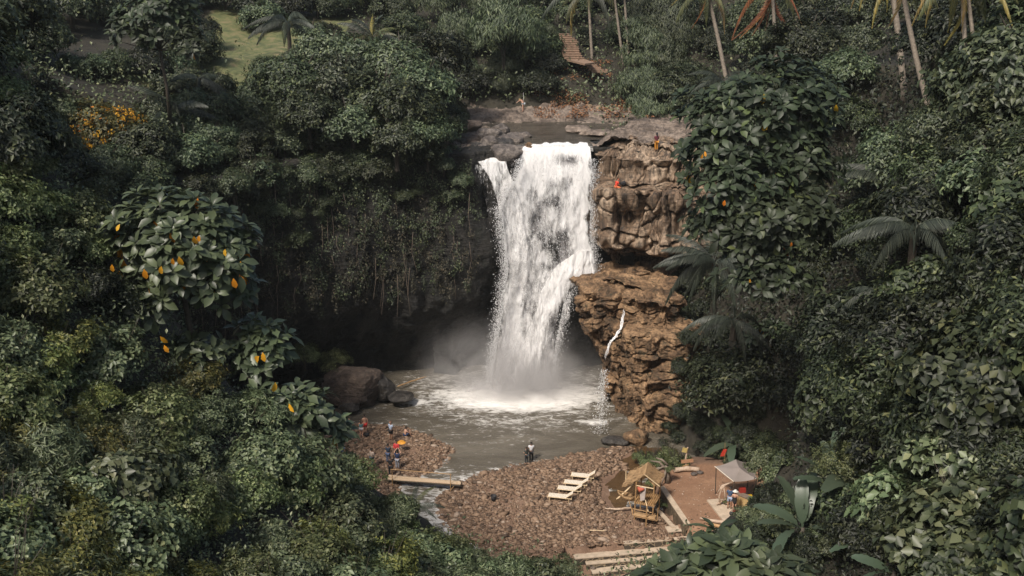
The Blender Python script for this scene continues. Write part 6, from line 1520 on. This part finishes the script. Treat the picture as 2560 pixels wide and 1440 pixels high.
if sum(f.normal.z for f in bm.faces) < 0: bmesh.ops.reverse_faces(bm, faces=bm.faces)
bm.to_mesh(o.data); bm.free(); md = o.modifiers.new('Solidify', 'SOLIDIFY'); md.thickness = 0.02
q = MB(); q.tube([LC, FC], 0.028, 6); q.build('roof_edge', M['slat'], stall)
for P_ in (LC, FC, RC, BC): q = MB(); q.tube([(P_.x * .92, P_.y * .92, -0.2), (P_.x * .95, P_.y * .95, P_.z)], 0.04, 7); q.build('post', M['bark'], stall)
q = MB(); q.box((0.15, -0.15, 0.45), (1.5, 0.5, 0.9), 0.75 - 1.57); q.build('counter', wood_mat('counter_wood', (0.34, 0.22, 0.09), (0.50, 0.36, 0.17)), stall)
q = MB(); q.box((0.15, -0.15, 0.93), (1.62, 0.6, 0.05), 0.75 - 1.57); q.build('counter_top', M['deadwood'], stall)
q = MB(); q.box((0.9, 0.0, 0.25), (0.7, 0.45, 0.5), 0.1); q.build('low_shelf', M['plank'], stall)
M['yellow_plastic'] = simple_mat('yellow_plastic', (0.62, 0.40, 0.02), 0.4, 0.1, 3)
o = MB(); o.box((0, 0, 0.02), (0.50, 0.34, 0.03)); 
for x_, y_, sx_, sy_ in ((0.235, 0, .03, .34), (-0.235, 0, .03, .34), (0, .155, .44, .03), (0, -.155, .44, .03)): o.box((x_, y_, 0.17), (sx_, sy_, 0.27))
p_ = c0 + Vector((0.62, 0.05, 0.5)); tag(o.build('yellow_crate', M['yellow_plastic'], None, p_), 'yellow plastic crate standing on the low shelf of the stall', 'crate')
q = MB(); q.box((0, 0, 0.2), (0.5, 0.35, 0.4), 0.2, 0.9); tag(q.build('red_cooler', simple_mat('red_plastic', (0.30, 0.03, 0.02), 0.45, 0.1), None, c0 + Vector((0.12, 0.35, 0.96))), 'dark red box on the back of the stall counter', 'box')
# bags in front of the stall
def bag(px, py, z, mat, label, s=1.0, seed=1, nm='bag'):
    p = at_z(px, py, z); e = empty(nm, p, label, 'bag')
    me = boulder_mesh('body', (0.42 * s, 0.28 * s, 0.34 * s), seed, mat, 10, 3, 0.06); link('body', me, e, (0, 0, 0.15 * s))
    q = MB(); q.tube([(-0.12 * s, 0, 0.28 * s), (-0.05 * s, 0, 0.42 * s), (0.07 * s, 0, 0.42 * s), (0.13 * s, 0, 0.28 * s)], 0.014, 6); q.build('handle', M[mat], e)
M['red_bag'] = simple_mat('red_bag', (0.55, 0.03, 0.025), 0.5, 0.15, 8); M['black_cloth'] = simple_mat('black_cloth', (0.014, 0.014, 0.017), 0.7, 0.2, 8)
bag(1840, 1284, TERR_Z + .1, 'red_bag', 'red bag on the concrete pad at the feet of the woman in the hat', 1.25, 3); bag(1830, 1288, TERR_Z + .1, 'black_cloth', 'black bag on the concrete pad left of the red bag', 1.1, 5)
bag(917, 1091, 0.45, 'black_cloth', 'black bag on the stones beside the woman in the teal top', 1.2, 7)
bag(1558, 463, 21.55, 'black_cloth', 'black backpack resting on the ledge beside the seated person in orange', 1.4, 9)
# stack of root wood
rt = at_z(1803, 1262, TERR_Z + .1); root = empty('root_sculpture', rt, 'gnarled pale root standing like a figure left of the stall', 'driftwood')
q = MB(); rr = random.Random(5)
q.tube([(-0.1, 0, 0), (-0.2, 0, 0.8), (-0.05, 0, 1.5), (0.25, 0, 1.75)], [0.08, 0.07, 0.07, 0.06], 7, wob=.2); q.tube([(0.3, 0, 0.1), (0.25, 0, 0.9), (0.1, 0, 1.6)], [0.06, 0.05, 0.05], 7, wob=.2)
q.tube([(-0.35, 0, 1.1), (0.0, 0.1, 1.62), (0.75, 0.2, 1.9)], [0.04, 0.1, 0.05], 7, wob=.25); q.tube([(-0.4, -0.1, 0.05), (0.1, 0.1, 0.35), (0.6, -0.1, 0.12)], [0.06, 0.13, 0.05], 7, wob=.25)
for i in range(7): a_ = rr.uniform(0, 6.28); q.tube([(0.15, 0, 0.3), (0.15 + 0.4 * math.cos(a_), 0.4 * math.sin(a_), rr.uniform(0.1, 0.8))], [0.07, 0.02], 5, seed=i)
q.build('root', M['driftwood'], root, smooth=True); link('moss', CR['fern'][1], root, (0.4, 0, 0.2), sc=0.35)
# washing line
w0 = at_z(1928, 1310, TERR_Z); wl_ = empty('washing_line', w0, 'bamboo post with a line and a pale blue towel hanging from it', 'washing line')
q = MB(); q.tube([(0, 0, -0.3), (0.15, 0, 1.5)], 0.03, 7); q.build('post', M['bamboo'], wl_)
q = MB(); q.tube([(-1.2, 0.2, 0.95), (0.1, 0, 0.9), (2.2, -0.1, 1.1)], 0.012, 5); q.build('line', M['slat'], wl_)
q = MB(); q.box((0.48, -0.02, 0.72), (0.42, 0.02, 0.36)); q.build('towel', simple_mat('blue_towel', (0.30, 0.38, 0.46), 0.8, 0.1), wl_)
q = MB(); q.tube([(0, 0, 0), (0.1, 0.05, 1.55)], 0.03, 7); tag(q.build('bamboo_pole', M['bamboo'], None, at_z(1893, 1286, TERR_Z)), 'thin bamboo pole standing right of the stall', 'bamboo pole')
# black bin
bp = G(1234, 1252); bn = empty('black_bin', bp, 'round black bin standing alone on the stones', 'bin')
q = MB(); N_ = 20; vs = []; 
for r_, z_ in ((0.18, 0), (0.24, 0.48), (0.22, 0.48), (0.17, 0.04)): vs += [(r_ * math.cos(6.283 * k / N_), r_ * math.sin(6.283 * k / N_), z_) for k in range(N_)]
q.add(vs, [(j * N_ + k, j * N_ + (k + 1) % N_, (j + 1) * N_ + (k + 1) % N_, (j + 1) * N_ + k) for j in range(3) for k in range(N_)] + [tuple(range(N_))[::-1], tuple(3 * N_ + k for k in range(N_))])
q.build('body', M['black_cloth'], bn, smooth=True)
q = MB(); q.tube([(0.25 * math.cos(6.283 * k / 16), 0.25 * math.sin(6.283 * k / 16), 0.48) for k in range(17)], 0.015, 5, cap=False); q.build('rim', M['black_cloth'], bn)
# little side spring on the far bank
sp = at_Y(1308, 268, 127.0); spr = empty('spring_cascade', (sp.x, sp.y, sp.z), 'thin thread of water falling behind the person on the far bank', 'waterfall')
q = MB(); q.tube([(0, 0.5, -0.3), (0.05, 0.5, 0.9), (0.03, 0.55, 1.7)], [0.022, 0.014, 0.006], 6, wob=.3); q.build('stream', M['drops'], spr, smooth=True)
q = MB(); q.tube([(0.1, 0, -0.5), (-0.6, -0.3, -0.75), (-1.4, -0.6, -0.95), (-2.0, -0.8, -1.05)], [0.05, 0.09, 0.06, 0.02], 6, wob=.4); q.build('runoff', M['drops'], spr, smooth=True)

def debris():
    rg = np.random.default_rng(23); n = 420; px = rg.uniform(1650, 1860, n); py = rg.uniform(1185, 1300, n)
    P = np.array([tuple(at_z(a, b, TERR_Z)) for a, b in zip(px, py)]); P[:, 2] = ground_h(P[:, 0], P[:, 1]) + 0.02; P = P[poly_sd(P[:, 0], P[:, 1], TERR) > 0.5]; n = len(P)
    k = fbm(P * 0.6, 3, 3) > -0.1; P = P[k]; n = len(P); A = rdir(n, rg) * [1, 1, 0.15]; S = rg.uniform(0.05, 0.20, n)
    V_, F_ = leaves4(P, A, np.array([0, 0, 1.0]) + rg.normal(0, 0.3, (n, 3)), S, S * 0.6)
    m = leaf_mat('debris', [(0.0, (0.10, 0.06, 0.035)), (0.5, (0.30, 0.22, 0.15)), (1.0, (0.55, 0.46, 0.36))], 0.8, 0, 0.2, 0)
    tag(link('terrace_litter', np_mesh('terrace_litter', V_, F_, [m])), kind='stuff')
debris()

for px, py, s_, k in [(1385, 130, 0.35, 'farblue'), (1470, 118, 0.35, 'farblue'), (1400, 160, 0.3, 'far'), (1462, 95, 0.35, 'fardeep'), (1388, 95, 0.35, 'fardeep'), (1375, 165, 0.35, 'farblue')]:
    p, _ = hit(px, py)
    if p is not None: place(k, p, s_, 'growing along the sides of the stone stairs')

rr = random.Random(31)
for i in range(16):
    a_, b_ = rr.uniform(1128, 1292), rr.uniform(322, 372); w_ = rr.uniform(16, 42); Y_ = 116.5 - (b_ - 322) * 0.19
    rock_px('dark wet boulder in the pile left of the river lip', a_ - w_ / 2, b_ - w_ * 0.32, a_ + w_ / 2, b_ + w_ * 0.32, rr.choice(['rock_wet', 'rock_grey', 'rock_stack']), 400 + i, Y=Y_, dfac=0.9, rough=0.09, lift=0.3, sub=3, group='boulders piled left of the river lip')
for a_, b_, s_, k in [(1872, 1302, 0.34, 'broad'), (1895, 1282, 0.36, 'deep'), (1915, 1300, 0.4, 'broad'), (1862, 1322, 0.3, 'deep'), (1893, 1262, 0.3, 'broad'), (1885, 1325, 0.36, 'grey'), (1930, 1270, 0.4, 'deep')]:
    p, _ = hit(a_, b_)
    if p is not None: place(k, p, s_, 'on the mound below the stall')

rr = random.Random(41)
for i in range(16):
    p, _ = hit(rr.uniform(1745, 1960), rr.uniform(1085, 1165))
    if p is not None and poly_sd(np.array([p.x]), np.array([p.y]), TERR)[0] < -0.2: place(rr.choice(['deep', 'broaddark', 'grey']), p, rr.uniform(0.4, 0.7), 'on the bank behind the stall and sign post')
# ------------------------------------------------------------------ people
def skinned(name, J, E, mat, parent, sub=1):
    """one continuous surface grown round a joint graph; J: name -> (x,y,z, r) or (x,y,z,(rx,ry))"""
    names = list(J); ix = {k: i for i, k in enumerate(names)}
    me = bpy.data.meshes.new(name); me.from_pydata([tuple(J[k][:3]) for k in names], [(ix[a], ix[b]) for a, b in E], []); me.materials.append(mat)
    o = link(name, me, parent); sk = o.modifiers.new('Skin', 'SKIN'); sk.use_smooth_shade = True
    for k, i in ix.items():
        r = J[k][3]; r = r if hasattr(r, '__len__') else (r, r)
        me.skin_vertices[0].data[i].radius = r
    me.skin_vertices[0].data[0].use_root = True
    if sub: ss = o.modifiers.new('Subsurf', 'SUBSURF'); ss.levels = sub; ss.render_levels = sub
    return o
BASEJ = dict(pelvis=(0, 0, .95, (.15, .11)), waist=(0, 0.01, 1.10, (.125, .095)), chest=(0, 0, 1.30, (.155, .11)), neckb=(0, -.01, 1.45, (.075, .065)), neck=(0, 0.0, 1.52, .052),
             chin=(0, .02, 1.585, (.062, .075)), head=(0, .01, 1.66, (.076, .092)), crown=(0, 0, 1.735, (.055, .065)),
             hipL=(-.09, 0, .90, .095), kneeL=(-.10, .02, .50, .062), calfL=(-.10, 0, .36, .058), ankL=(-.10, -.02, .09, .038), toeL=(-.12, .13, .03, .033),
             hipR=(.09, 0, .90, .095), kneeR=(.10, .02, .50, .062), calfR=(.10, 0, .36, .058), ankR=(.10, -.02, .09, .038), toeR=(.12, .13, .03, .033),
             shL=(-.18, 0, 1.41, .058), elL=(-.235, -.02, 1.14, .043), wrL=(-.24, .06, .90, .028), shR=(.18, 0, 1.41, .058), elR=(.235, -.02, 1.14, .043), wrR=(.24, .06, .90, .028))
BE = [('pelvis', 'waist'), ('waist', 'chest'), ('chest', 'neckb'), ('neckb', 'neck'), ('neck', 'chin'), ('chin', 'head'), ('head', 'crown')] + \
     [e for s in 'LR' for e in (('pelvis', 'hip' + s), ('hip' + s, 'knee' + s), ('knee' + s, 'calf' + s), ('calf' + s, 'ank' + s), ('ank' + s, 'toe' + s), ('chest', 'sh' + s), ('sh' + s, 'el' + s), ('el' + s, 'wr' + s))]
def body_joints(pose):
    J = dict(BASEJ)
    for k, v in pose.items(): J[k] = tuple(v) + (J[k][3],)
    return J
MATC = {}
def cmat(col, rough=0.8):
    k = (col, rough)
    if k not in MATC: MATC[k] = simple_mat('cloth_%d' % len(MATC), col, rough, 0.18, 9)
    return MATC[k]
SKIN = [simple_mat('skin_%d' % i, c, 0.5, 0.06, 5) for i, c in enumerate([(0.52, 0.30, 0.21), (0.30, 0.16, 0.10), (0.20, 0.105, 0.065)])]
def person(loc, face, label, pose=None, skin=0, shirt=None, sleeves=True, trousers=None, legs='short', hair=(0.015, 0.011, 0.009), longhair=False, dress=None, hat=None, sc=1.0, shoes=None, phone=False):
    """face: heading in degrees, 0 = looking away from the camera (+Y), 90 = to the left"""
    pose = pose or {}; J = body_joints(pose); e = empty('person', loc, label, 'person', None, math.radians(face)); sc *= 1.05; e.scale = (sc, sc, sc)
    E = list(BE); Jb = dict(J)
    for s in 'LR':     # hands: palm, four fingers and a thumb
        w_ = Vector(J['wr' + s][:3]); d = (w_ - Vector(J['el' + s][:3])).normalized(); side = d.cross(Vector((0, 0, 1) if abs(d.z) < .8 else (0, 1, 0))).normalized()
        pl = w_ + d * 0.075; Jb['palm' + s] = (*pl, (.034, .018)); E.append(('wr' + s, 'palm' + s))
        for f in range(4):
            off = side * (f - 1.5) * 0.019; ln = (0.062, 0.075, 0.07, 0.055)[f]
            Jb['f%d%s' % (f, s)] = (*(pl + off * 1.3 + d * 0.02), .0095); Jb['g%d%s' % (f, s)] = (*(pl + off * 1.6 + d * (0.02 + ln * .9) + Vector((0, 0, -.012))), .008)
            E += [('palm' + s, 'f%d%s' % (f, s)), ('f%d%s' % (f, s), 'g%d%s' % (f, s))]
        Jb['th' + s] = (*(w_ + d * 0.04 + side * 0.048), .010); Jb['ti' + s] = (*(w_ + d * 0.08 + side * 0.066), .009); E += [('palm' + s, 'th' + s), ('th' + s, 'ti' + s)]
    h = Vector(J['head'][:3]); ch = Vector(J['chin'][:3])
    Jb['nose'] = (*(h * .55 + ch * .45 + Vector((0, 0.098, 0))), .014); E.append(('head', 'nose'))
    skinned('body', Jb, E, SKIN[skin], e)
    for s in (-1, 1):
        q = MB(); c_ = h + Vector((s * .032, .088, -.005)); q.tube([c_, c_ + Vector((0, .012, 0))], .011, 6); q.build('eye', cmat((0.01, 0.01, 0.01), 0.3), e)
        q = MB(); c_ = h + Vector((s * .083, 0, -.02)); q.tube([c_ + Vector((0, 0, -.03)), c_ + Vector((s * .01, -.01, .03))], [.012, .018], 6); q.build('ear', SKIN[skin], e)
    q = MB(); c_ = ch + Vector((0, .085, .012)); q.tube([c_ - Vector((.02, 0, 0)), c_ + Vector((.02, 0, 0))], .007, 5); q.build('mouth', cmat((0.22, 0.07, 0.05), 0.5), e)
    # hair: cap on the back and top of the skull
    hj = {'a': (*(h + Vector((0, -.030, .015))), (.088, .088)), 'b': (*(h + Vector((0, -.005, .075))), (.072, .082)), 'c': (*(h + Vector((0, -.055, -.045))), (.062, .045))}; he = [('a', 'b'), ('a', 'c')]
    if longhair: hj['d'] = (*(h + Vector((0, -.085, -.16))), (.075, .035)); hj['e'] = (*(h + Vector((0, -.10, -.33))), (.06, .025)); he += [('c', 'd'), ('d', 'e')]
    skinned('hair', hj, he, cmat(hair, 0.6), e)
    def grow(keys, edges, add, name, col):
        jj = {}
        for k in keys:
            r = J[k][3]; r = r if hasattr(r, '__len__') else (r, r); jj[k] = (*J[k][:3], tuple(x + add for x in r))
        return jj
    def cut(a, b, t): A_, B_ = Vector(J[a][:3]), Vector(J[b][:3]); return A_.lerp(B_, t)
    if shirt:
        jj = grow(['chest', 'waist', 'pelvis', 'neckb', 'shL', 'shR'], None, .022, '', None); jj['pelvis'] = (*Vector(J['pelvis'][:3]).lerp(Vector(J['waist'][:3]), .15), (.172, .13)); jj['neckb'] = (*Vector(J['chest'][:3]).lerp(Vector(J['neckb'][:3]), .85), (.10, .085))
        ee = [('chest', 'waist'), ('waist', 'pelvis'), ('chest', 'neckb'), ('chest', 'shL'), ('chest', 'shR')]
        if sleeves:
            for s in 'LR':
                jj['sl' + s] = (*cut('sh' + s, 'el' + s, .62 if sleeves != 'long' else 1.0), .066); ee.append(('sh' + s, 'sl' + s))
                if sleeves == 'long': jj['cf' + s] = (*cut('el' + s, 'wr' + s, .88), .046); ee.append(('sl' + s, 'cf' + s))
        skinned('shirt', jj, ee, cmat(shirt), e)
    if trousers:
        jj = {'pelvis': (*J['pelvis'][:3], (.17, .13))}; ee = []
        for s in 'LR':
            jj['hip' + s] = (*J['hip' + s][:3], .115); ee.append(('pelvis', 'hip' + s))
            if legs == 'short': jj['k' + s] = (*cut('hip' + s, 'knee' + s, .85), .10); ee.append(('hip' + s, 'k' + s))
            elif legs == 'mini': jj['k' + s] = (*cut('hip' + s, 'knee' + s, .3), .11); ee.append(('hip' + s, 'k' + s))
            else:
                jj['k' + s] = (*J['knee' + s][:3], .082); jj['a' + s] = (*cut('calf' + s, 'ank' + s, .85), .062); ee += [('hip' + s, 'k' + s), ('k' + s, 'a' + s)]
        skinned('trousers' if legs == 'long' else 'shorts', jj, ee, cmat(trousers), e)
    if dress:
        P_ = Vector(J['pelvis'][:3]); jj = {'c': (*J['chest'][:3], (.175, .13)), 'w': (*J['waist'][:3], (.145, .115)), 'p': (*P_, (.18, .145)), 's': (*(P_ - Vector((0, 0, .33))), (.20, .16))}
        skinned('dress', jj, [('c', 'w'), ('w', 'p'), ('p', 's')], cmat(dress), e)
    if hat:
        q = MB(); c_ = h + Vector((0, 0, .055)); N_ = 18; vs = []
        for r_, z_ in ((.21, -.02), (.12, .012), (.10, .09), (.06, .115)): vs += [(c_.x + r_ * math.cos(6.283 * k / N_), c_.y + r_ * math.sin(6.283 * k / N_), c_.z + z_) for k in range(N_)]
        q.add(vs, [(j * N_ + k, j * N_ + (k + 1) % N_, (j + 1) * N_ + (k + 1) % N_, (j + 1) * N_ + k) for j in range(3) for k in range(N_)] + [tuple(3 * N_ + k for k in range(N_))]); q.build('hat', cmat(hat), e, smooth=True)
    if phone:
        m_ = (Vector(J['wrL'][:3]) + Vector(J['wrR'][:3])) / 2 + Vector((0, .09, .05)); q = MB(); q.box(m_, (.15, .012, .08)); q.build('phone', cmat((0.02, 0.02, 0.025), 0.3), e)
    if shoes:
        for s in 'LR':
            skinned('shoe', {'a': (*(Vector(J['ank' + s][:3]) + Vector((0, 0, -.03))), .055), 'b': (*J['toe' + s][:3], .045)}, [('a', 'b')], cmat(shoes), e)
    return e
PH = dict(elL=(-.23, .14, 1.22), elR=(.23, .14, 1.22), wrL=(-.08, .33, 1.42), wrR=(.08, .33, 1.42))            # holding a phone up
UP = dict(elL=(-.28, .10, 1.52), elR=(.28, .10, 1.52), wrL=(-.12, .20, 1.74), wrR=(.12, .20, 1.74))            # arms raised over the head
LOW = dict(elL=(-.24, .02, 1.16), elR=(.24, .02, 1.16), wrL=(-.09, .26, 1.10), wrR=(.10, .26, 1.12))           # looking at something held low
STEP = dict(kneeL=(-.12, .16, .50), ankL=(-.12, .10, .09), toeL=(-.12, .25, .03), calfL=(-.12, .12, .36), ankR=(.12, -.20, .10), toeR=(.12, -.06, .03), kneeR=(.11, -.06, .50), calfR=(.11, -.12, .36))
SIT = dict(pelvis=(0, 0, .16), waist=(0, .03, .33), chest=(0, .10, .52), neckb=(0, .14, .66), neck=(0, .16, .72), chin=(0, .20, .78), head=(0, .20, .85), crown=(0, .19, .93), hipL=(-.10, .05, .15), hipR=(.10, .05, .15),
           kneeL=(-.16, .42, .46), calfL=(-.15, .48, .32), ankL=(-.13, .54, .09), toeL=(-.13, .68, .04), kneeR=(.16, .40, .44), calfR=(.17, .47, .31), ankR=(.18, .54, .09), toeR=(.18, .68, .04),
           shL=(-.18, .10, .62), shR=(.18, .10, .62), elL=(-.26, .27, .44), elR=(.26, .27, .44), wrL=(-.10, .42, .50), wrR=(.10, .44, .50))
CROSS = dict(SIT, kneeL=(-.36, .28, .12), calfL=(-.24, .38, .09), ankL=(-.02, .40, .08), toeL=(.10, .42, .08), kneeR=(.36, .28, .12), calfR=(.26, .34, .10), ankR=(.04, .30, .08), toeR=(-.08, .32, .08),
             elL=(-.28, .18, .36), elR=(.28, .18, .36), wrL=(-.14, .38, .28), wrR=(.14, .38, .28), chin=(0, .26, .75), head=(0, .27, .81), crown=(0, .28, .89))
BEND = dict(waist=(0, .10, 1.08), chest=(0, .26, 1.20), neckb=(0, .36, 1.28), neck=(0, .40, 1.30), chin=(0, .46, 1.32), head=(0, .50, 1.36), crown=(0, .54, 1.43), shL=(-.17, .26, 1.28), shR=(.17, .26, 1.28),
            elL=(-.42, .34, 1.24), elR=(.42, .30, 1.22), wrL=(-.64, .40, 1.12), wrR=(.64, .30, 1.08))
WHITE, NAVY, BLACK = (0.62, 0.62, 0.64), (0.02, 0.035, 0.09), (0.014, 0.014, 0.017)
person(G(871, 1097), -5, 'person in dark clothes with raised arms, half hidden by big leaves', dict(UP), 0, BLACK, True, NAVY, 'mini', sc=1.0)
person(G(904, 1094), 5, 'person in a teal top and pale shorts with long hair, seen from behind', dict(LOW), 0, (0.10, 0.25, 0.27), False, (0.42, 0.40, 0.42), 'mini', (0.06, 0.03, 0.018), True, shoes=(0.5, 0.5, 0.5))
person(G(913, 1084), 10, 'shirtless person in long red shorts standing in front of the one in teal', dict(), 0, None, False, (0.50, 0.02, 0.02), 'short', sc=1.06)
person(G(978, 1101), -35, 'balding person in a pale blue shirt with a strap and black shorts by the water', dict(LOW), 1, (0.42, 0.50, 0.64), True, BLACK, 'short', (0.25, 0.14, 0.10), sc=1.06, shoes=(0.05, 0.04, 0.04))
person(G(1012, 1092), -60, 'shirtless person in dark shorts sitting on the stones at the waterline', SIT, 0, None, False, NAVY, 'short')
person(G(992, 1148), 170, 'person in a red jacket and dark shorts standing behind two people with phones', dict(LOW), 1, (0.50, 0.04, 0.045), 'long', BLACK, 'short', sc=1.0)
person(G(971, 1158), -15, 'person in a dark navy t-shirt and jeans holding up a phone', dict(PH), 1, (0.02, 0.035, 0.065), True, (0.07, 0.10, 0.18), 'long', phone=True, sc=1.02)
person(G(994, 1173), -10, 'person in a navy top and grey trousers with a phone raised overhead', dict(UP), 0, NAVY, True, (0.26, 0.27, 0.31), 'long', phone=True, sc=1.0)
person(G(931, 1168), -40, 'person in a white top and brown waistcoat with jeans looking down at a phone', dict(LOW, **STEP), 1, (0.45, 0.36, 0.30), 'long', (0.03, 0.07, 0.10), 'long', phone=True, shoes=(0.12, 0.04, 0.03))
person(G(977, 1190), 0, 'person dressed all in black standing at the left end of the footbridge', dict(), 1, BLACK, True, BLACK, 'long', sc=1.02)
person(G(858, 1156), -20, 'person in blue at the leafy left edge of the beach, mostly hidden', dict(), 0, (0.05, 0.09, 0.18), True, NAVY, 'long')
person(G(1328, 1154), 5, 'taller of a pair at the shore, dark hair and white shirt', dict(LOW), 1, WHITE, True, BLACK, 'long', sc=1.06)
person(G(1316, 1160), 25, 'shorter of a pair at the shore in a dark patterned outfit', dict(LOW), 0, (0.05, 0.06, 0.055), True, (0.03, 0.035, 0.04), 'long', (0.03, 0.018, 0.012), True, sc=0.92)
person(at_z(1823, 1272, TERR_Z + .1), -5, 'person in a blue patterned shirt and pale shorts at the stall', dict(LOW), 1, (0.05, 0.09, 0.17), True, (0.30, 0.36, 0.48), 'short', sc=1.08, shoes=(0.03, 0.03, 0.03))
person(at_z(1835, 1279, TERR_Z + .1), -15, 'person in a white sun hat and short black dress beside the stall', dict(LOW), 0, None, False, None, 'short', (0.05, 0.03, 0.02), False, BLACK, (0.62, 0.60, 0.55), sc=1.0)
person(at_z(1884, 1290, TERR_Z + .0), 150, 'person in dark clothing in the shade behind the stall counter', dict(LOW), 2, (0.02, 0.02, 0.02), True, BLACK, 'long')
def rz_(px, py): p = hit_any(px, py, (riv_bvh, ground_bvh, rock_bvh[0])); return p
person(rz_(1640, 379) + Vector((0, -0.1, 0.05)), 20, 'person in a maroon shirt and orange trousers with long black hair on the rock shelf', dict(LOW), 2, (0.13, 0.03, 0.045), True, (0.46, 0.19, 0.02), 'long', (0.012, 0.014, 0.02), True, sc=1.02)
person(rz_(1308, 279) , 60, 'person bending with arms outstretched under the spring on the far bank', BEND, 0, None, False, (0.5, 0.55, 0.58), 'mini', (0.35, 0.22, 0.11), True)
sp_ = at_Y(1540, 471, 99.6)
person(sp_, -70, 'person in orange sitting cross-legged on the ledge beside the waterfall', CROSS, 1, (0.62, 0.05, 0.025), True, (0.60, 0.16, 0.06), 'long', (0.30, 0.09, 0.05), sc=1.0)
um = G(1000, 1128); ue = empty('umbrella', um + Vector((0.15, 0, 0.75)), 'small orange and yellow umbrella held beside the red jacket', 'umbrella')
q = MB(); N_ = 10; vs = [(0, 0, 0.32)]; 
for r_, z_ in ((.22, .27), (.42, .12)): vs += [(r_ * math.cos(6.283 * k / N_), r_ * math.sin(6.283 * k / N_), z_) for k in range(N_)]
q.add(vs, [(0, 1 + k, 1 + (k + 1) % N_) for k in range(N_)] + [(1 + k, 1 + N_ + k, 1 + N_ + (k + 1) % N_, 1 + (k + 1) % N_) for k in range(N_)]); o = q.build('canopy', simple_mat('umbrella_cloth', (0.62, 0.27, 0.03), 0.6, 0.5, 3), ue, smooth=True)
q = MB(); q.tube([(0, 0, 0.3), (-0.05, 0, -0.35)], 0.012, 6); q.build('handle', M['bark'], ue)
# ------------------------------------------------------------------ the damp air of the gorge
def haze():
    m = bpy.data.materials.new('haze'); m.use_nodes = True; nt = m.node_tree; nt.nodes.clear()
    out = nt.nodes.new('ShaderNodeOutputMaterial'); v = nt.nodes.new('ShaderNodeVolumePrincipled')
    v.inputs['Color'].default_value = (0.80, 0.86, 0.88, 1); v.inputs['Density'].default_value = 0.00011; v.inputs['Anisotropy'].default_value = 0.0
    nt.links.new(v.outputs[0], out.inputs['Volume'])
    mb = MB(); mb.box((0, 250, 43), (804, 704, 98)); tag(mb.build('haze', m), kind='stuff')
haze()
# ------------------------------------------------------------------ the smallest and outermost shrubs read as one undergrowth
def merge_small(limit=262):
    bpy.context.view_layer.update()
    tops = [o for o in bpy.data.objects if o.parent is None and o.get('category') == 'shrub']
    def show(o):
        x, y, d = proj(o.location); s = o.children[0].scale[0]
        vis = (-90 < x < 2650) and (-60 < y < 1590)
        return (10.0 if not o.get('group') else 0.0) + (s / max(d, 1) if vis else s / max(d, 1) * 0.01)
    tops.sort(key=show, reverse=True); rest = tops[limit:]
    rg = np.random.default_rng(99); Vs, Fs, Ms, slots, b = [], [], [], [], 0
    for o in rest:
        f = next(c for c in o.children if c.name.startswith('foliage')); me = f.data
        v = np.empty(len(me.vertices) * 3, np.float32); me.vertices.foreach_get('co', v); v = v.reshape(-1, 4, 3)
        v = v[rg.random(len(v)) < 0.6].reshape(-1, 3)
        mw = np.array(f.matrix_world); v = v @ mw[:3, :3].T + mw[:3, 3]
        k = len(v) // 4; q = np.arange(k)[:, None] * 4 + b
        F = np.stack([q + np.array([0, 1, 2]), q + np.array([0, 2, 3])], 1).reshape(-1, 3)
        m = me.materials[0]
        if m not in slots: slots.append(m)
        Vs.append(v); Fs.append(F); Ms.append(np.full(len(F), slots.index(m), np.int32)); b += len(v)
    for o in rest:
        for c in list(o.children): bpy.data.objects.remove(c)
        bpy.data.objects.remove(o)
    print('merged', len(rest))
    if Vs: tag(link('undergrowth', np_mesh('undergrowth', np.vstack(Vs), np.vstack(Fs), slots, False, np.concatenate(Ms))), kind='stuff')
merge_small()
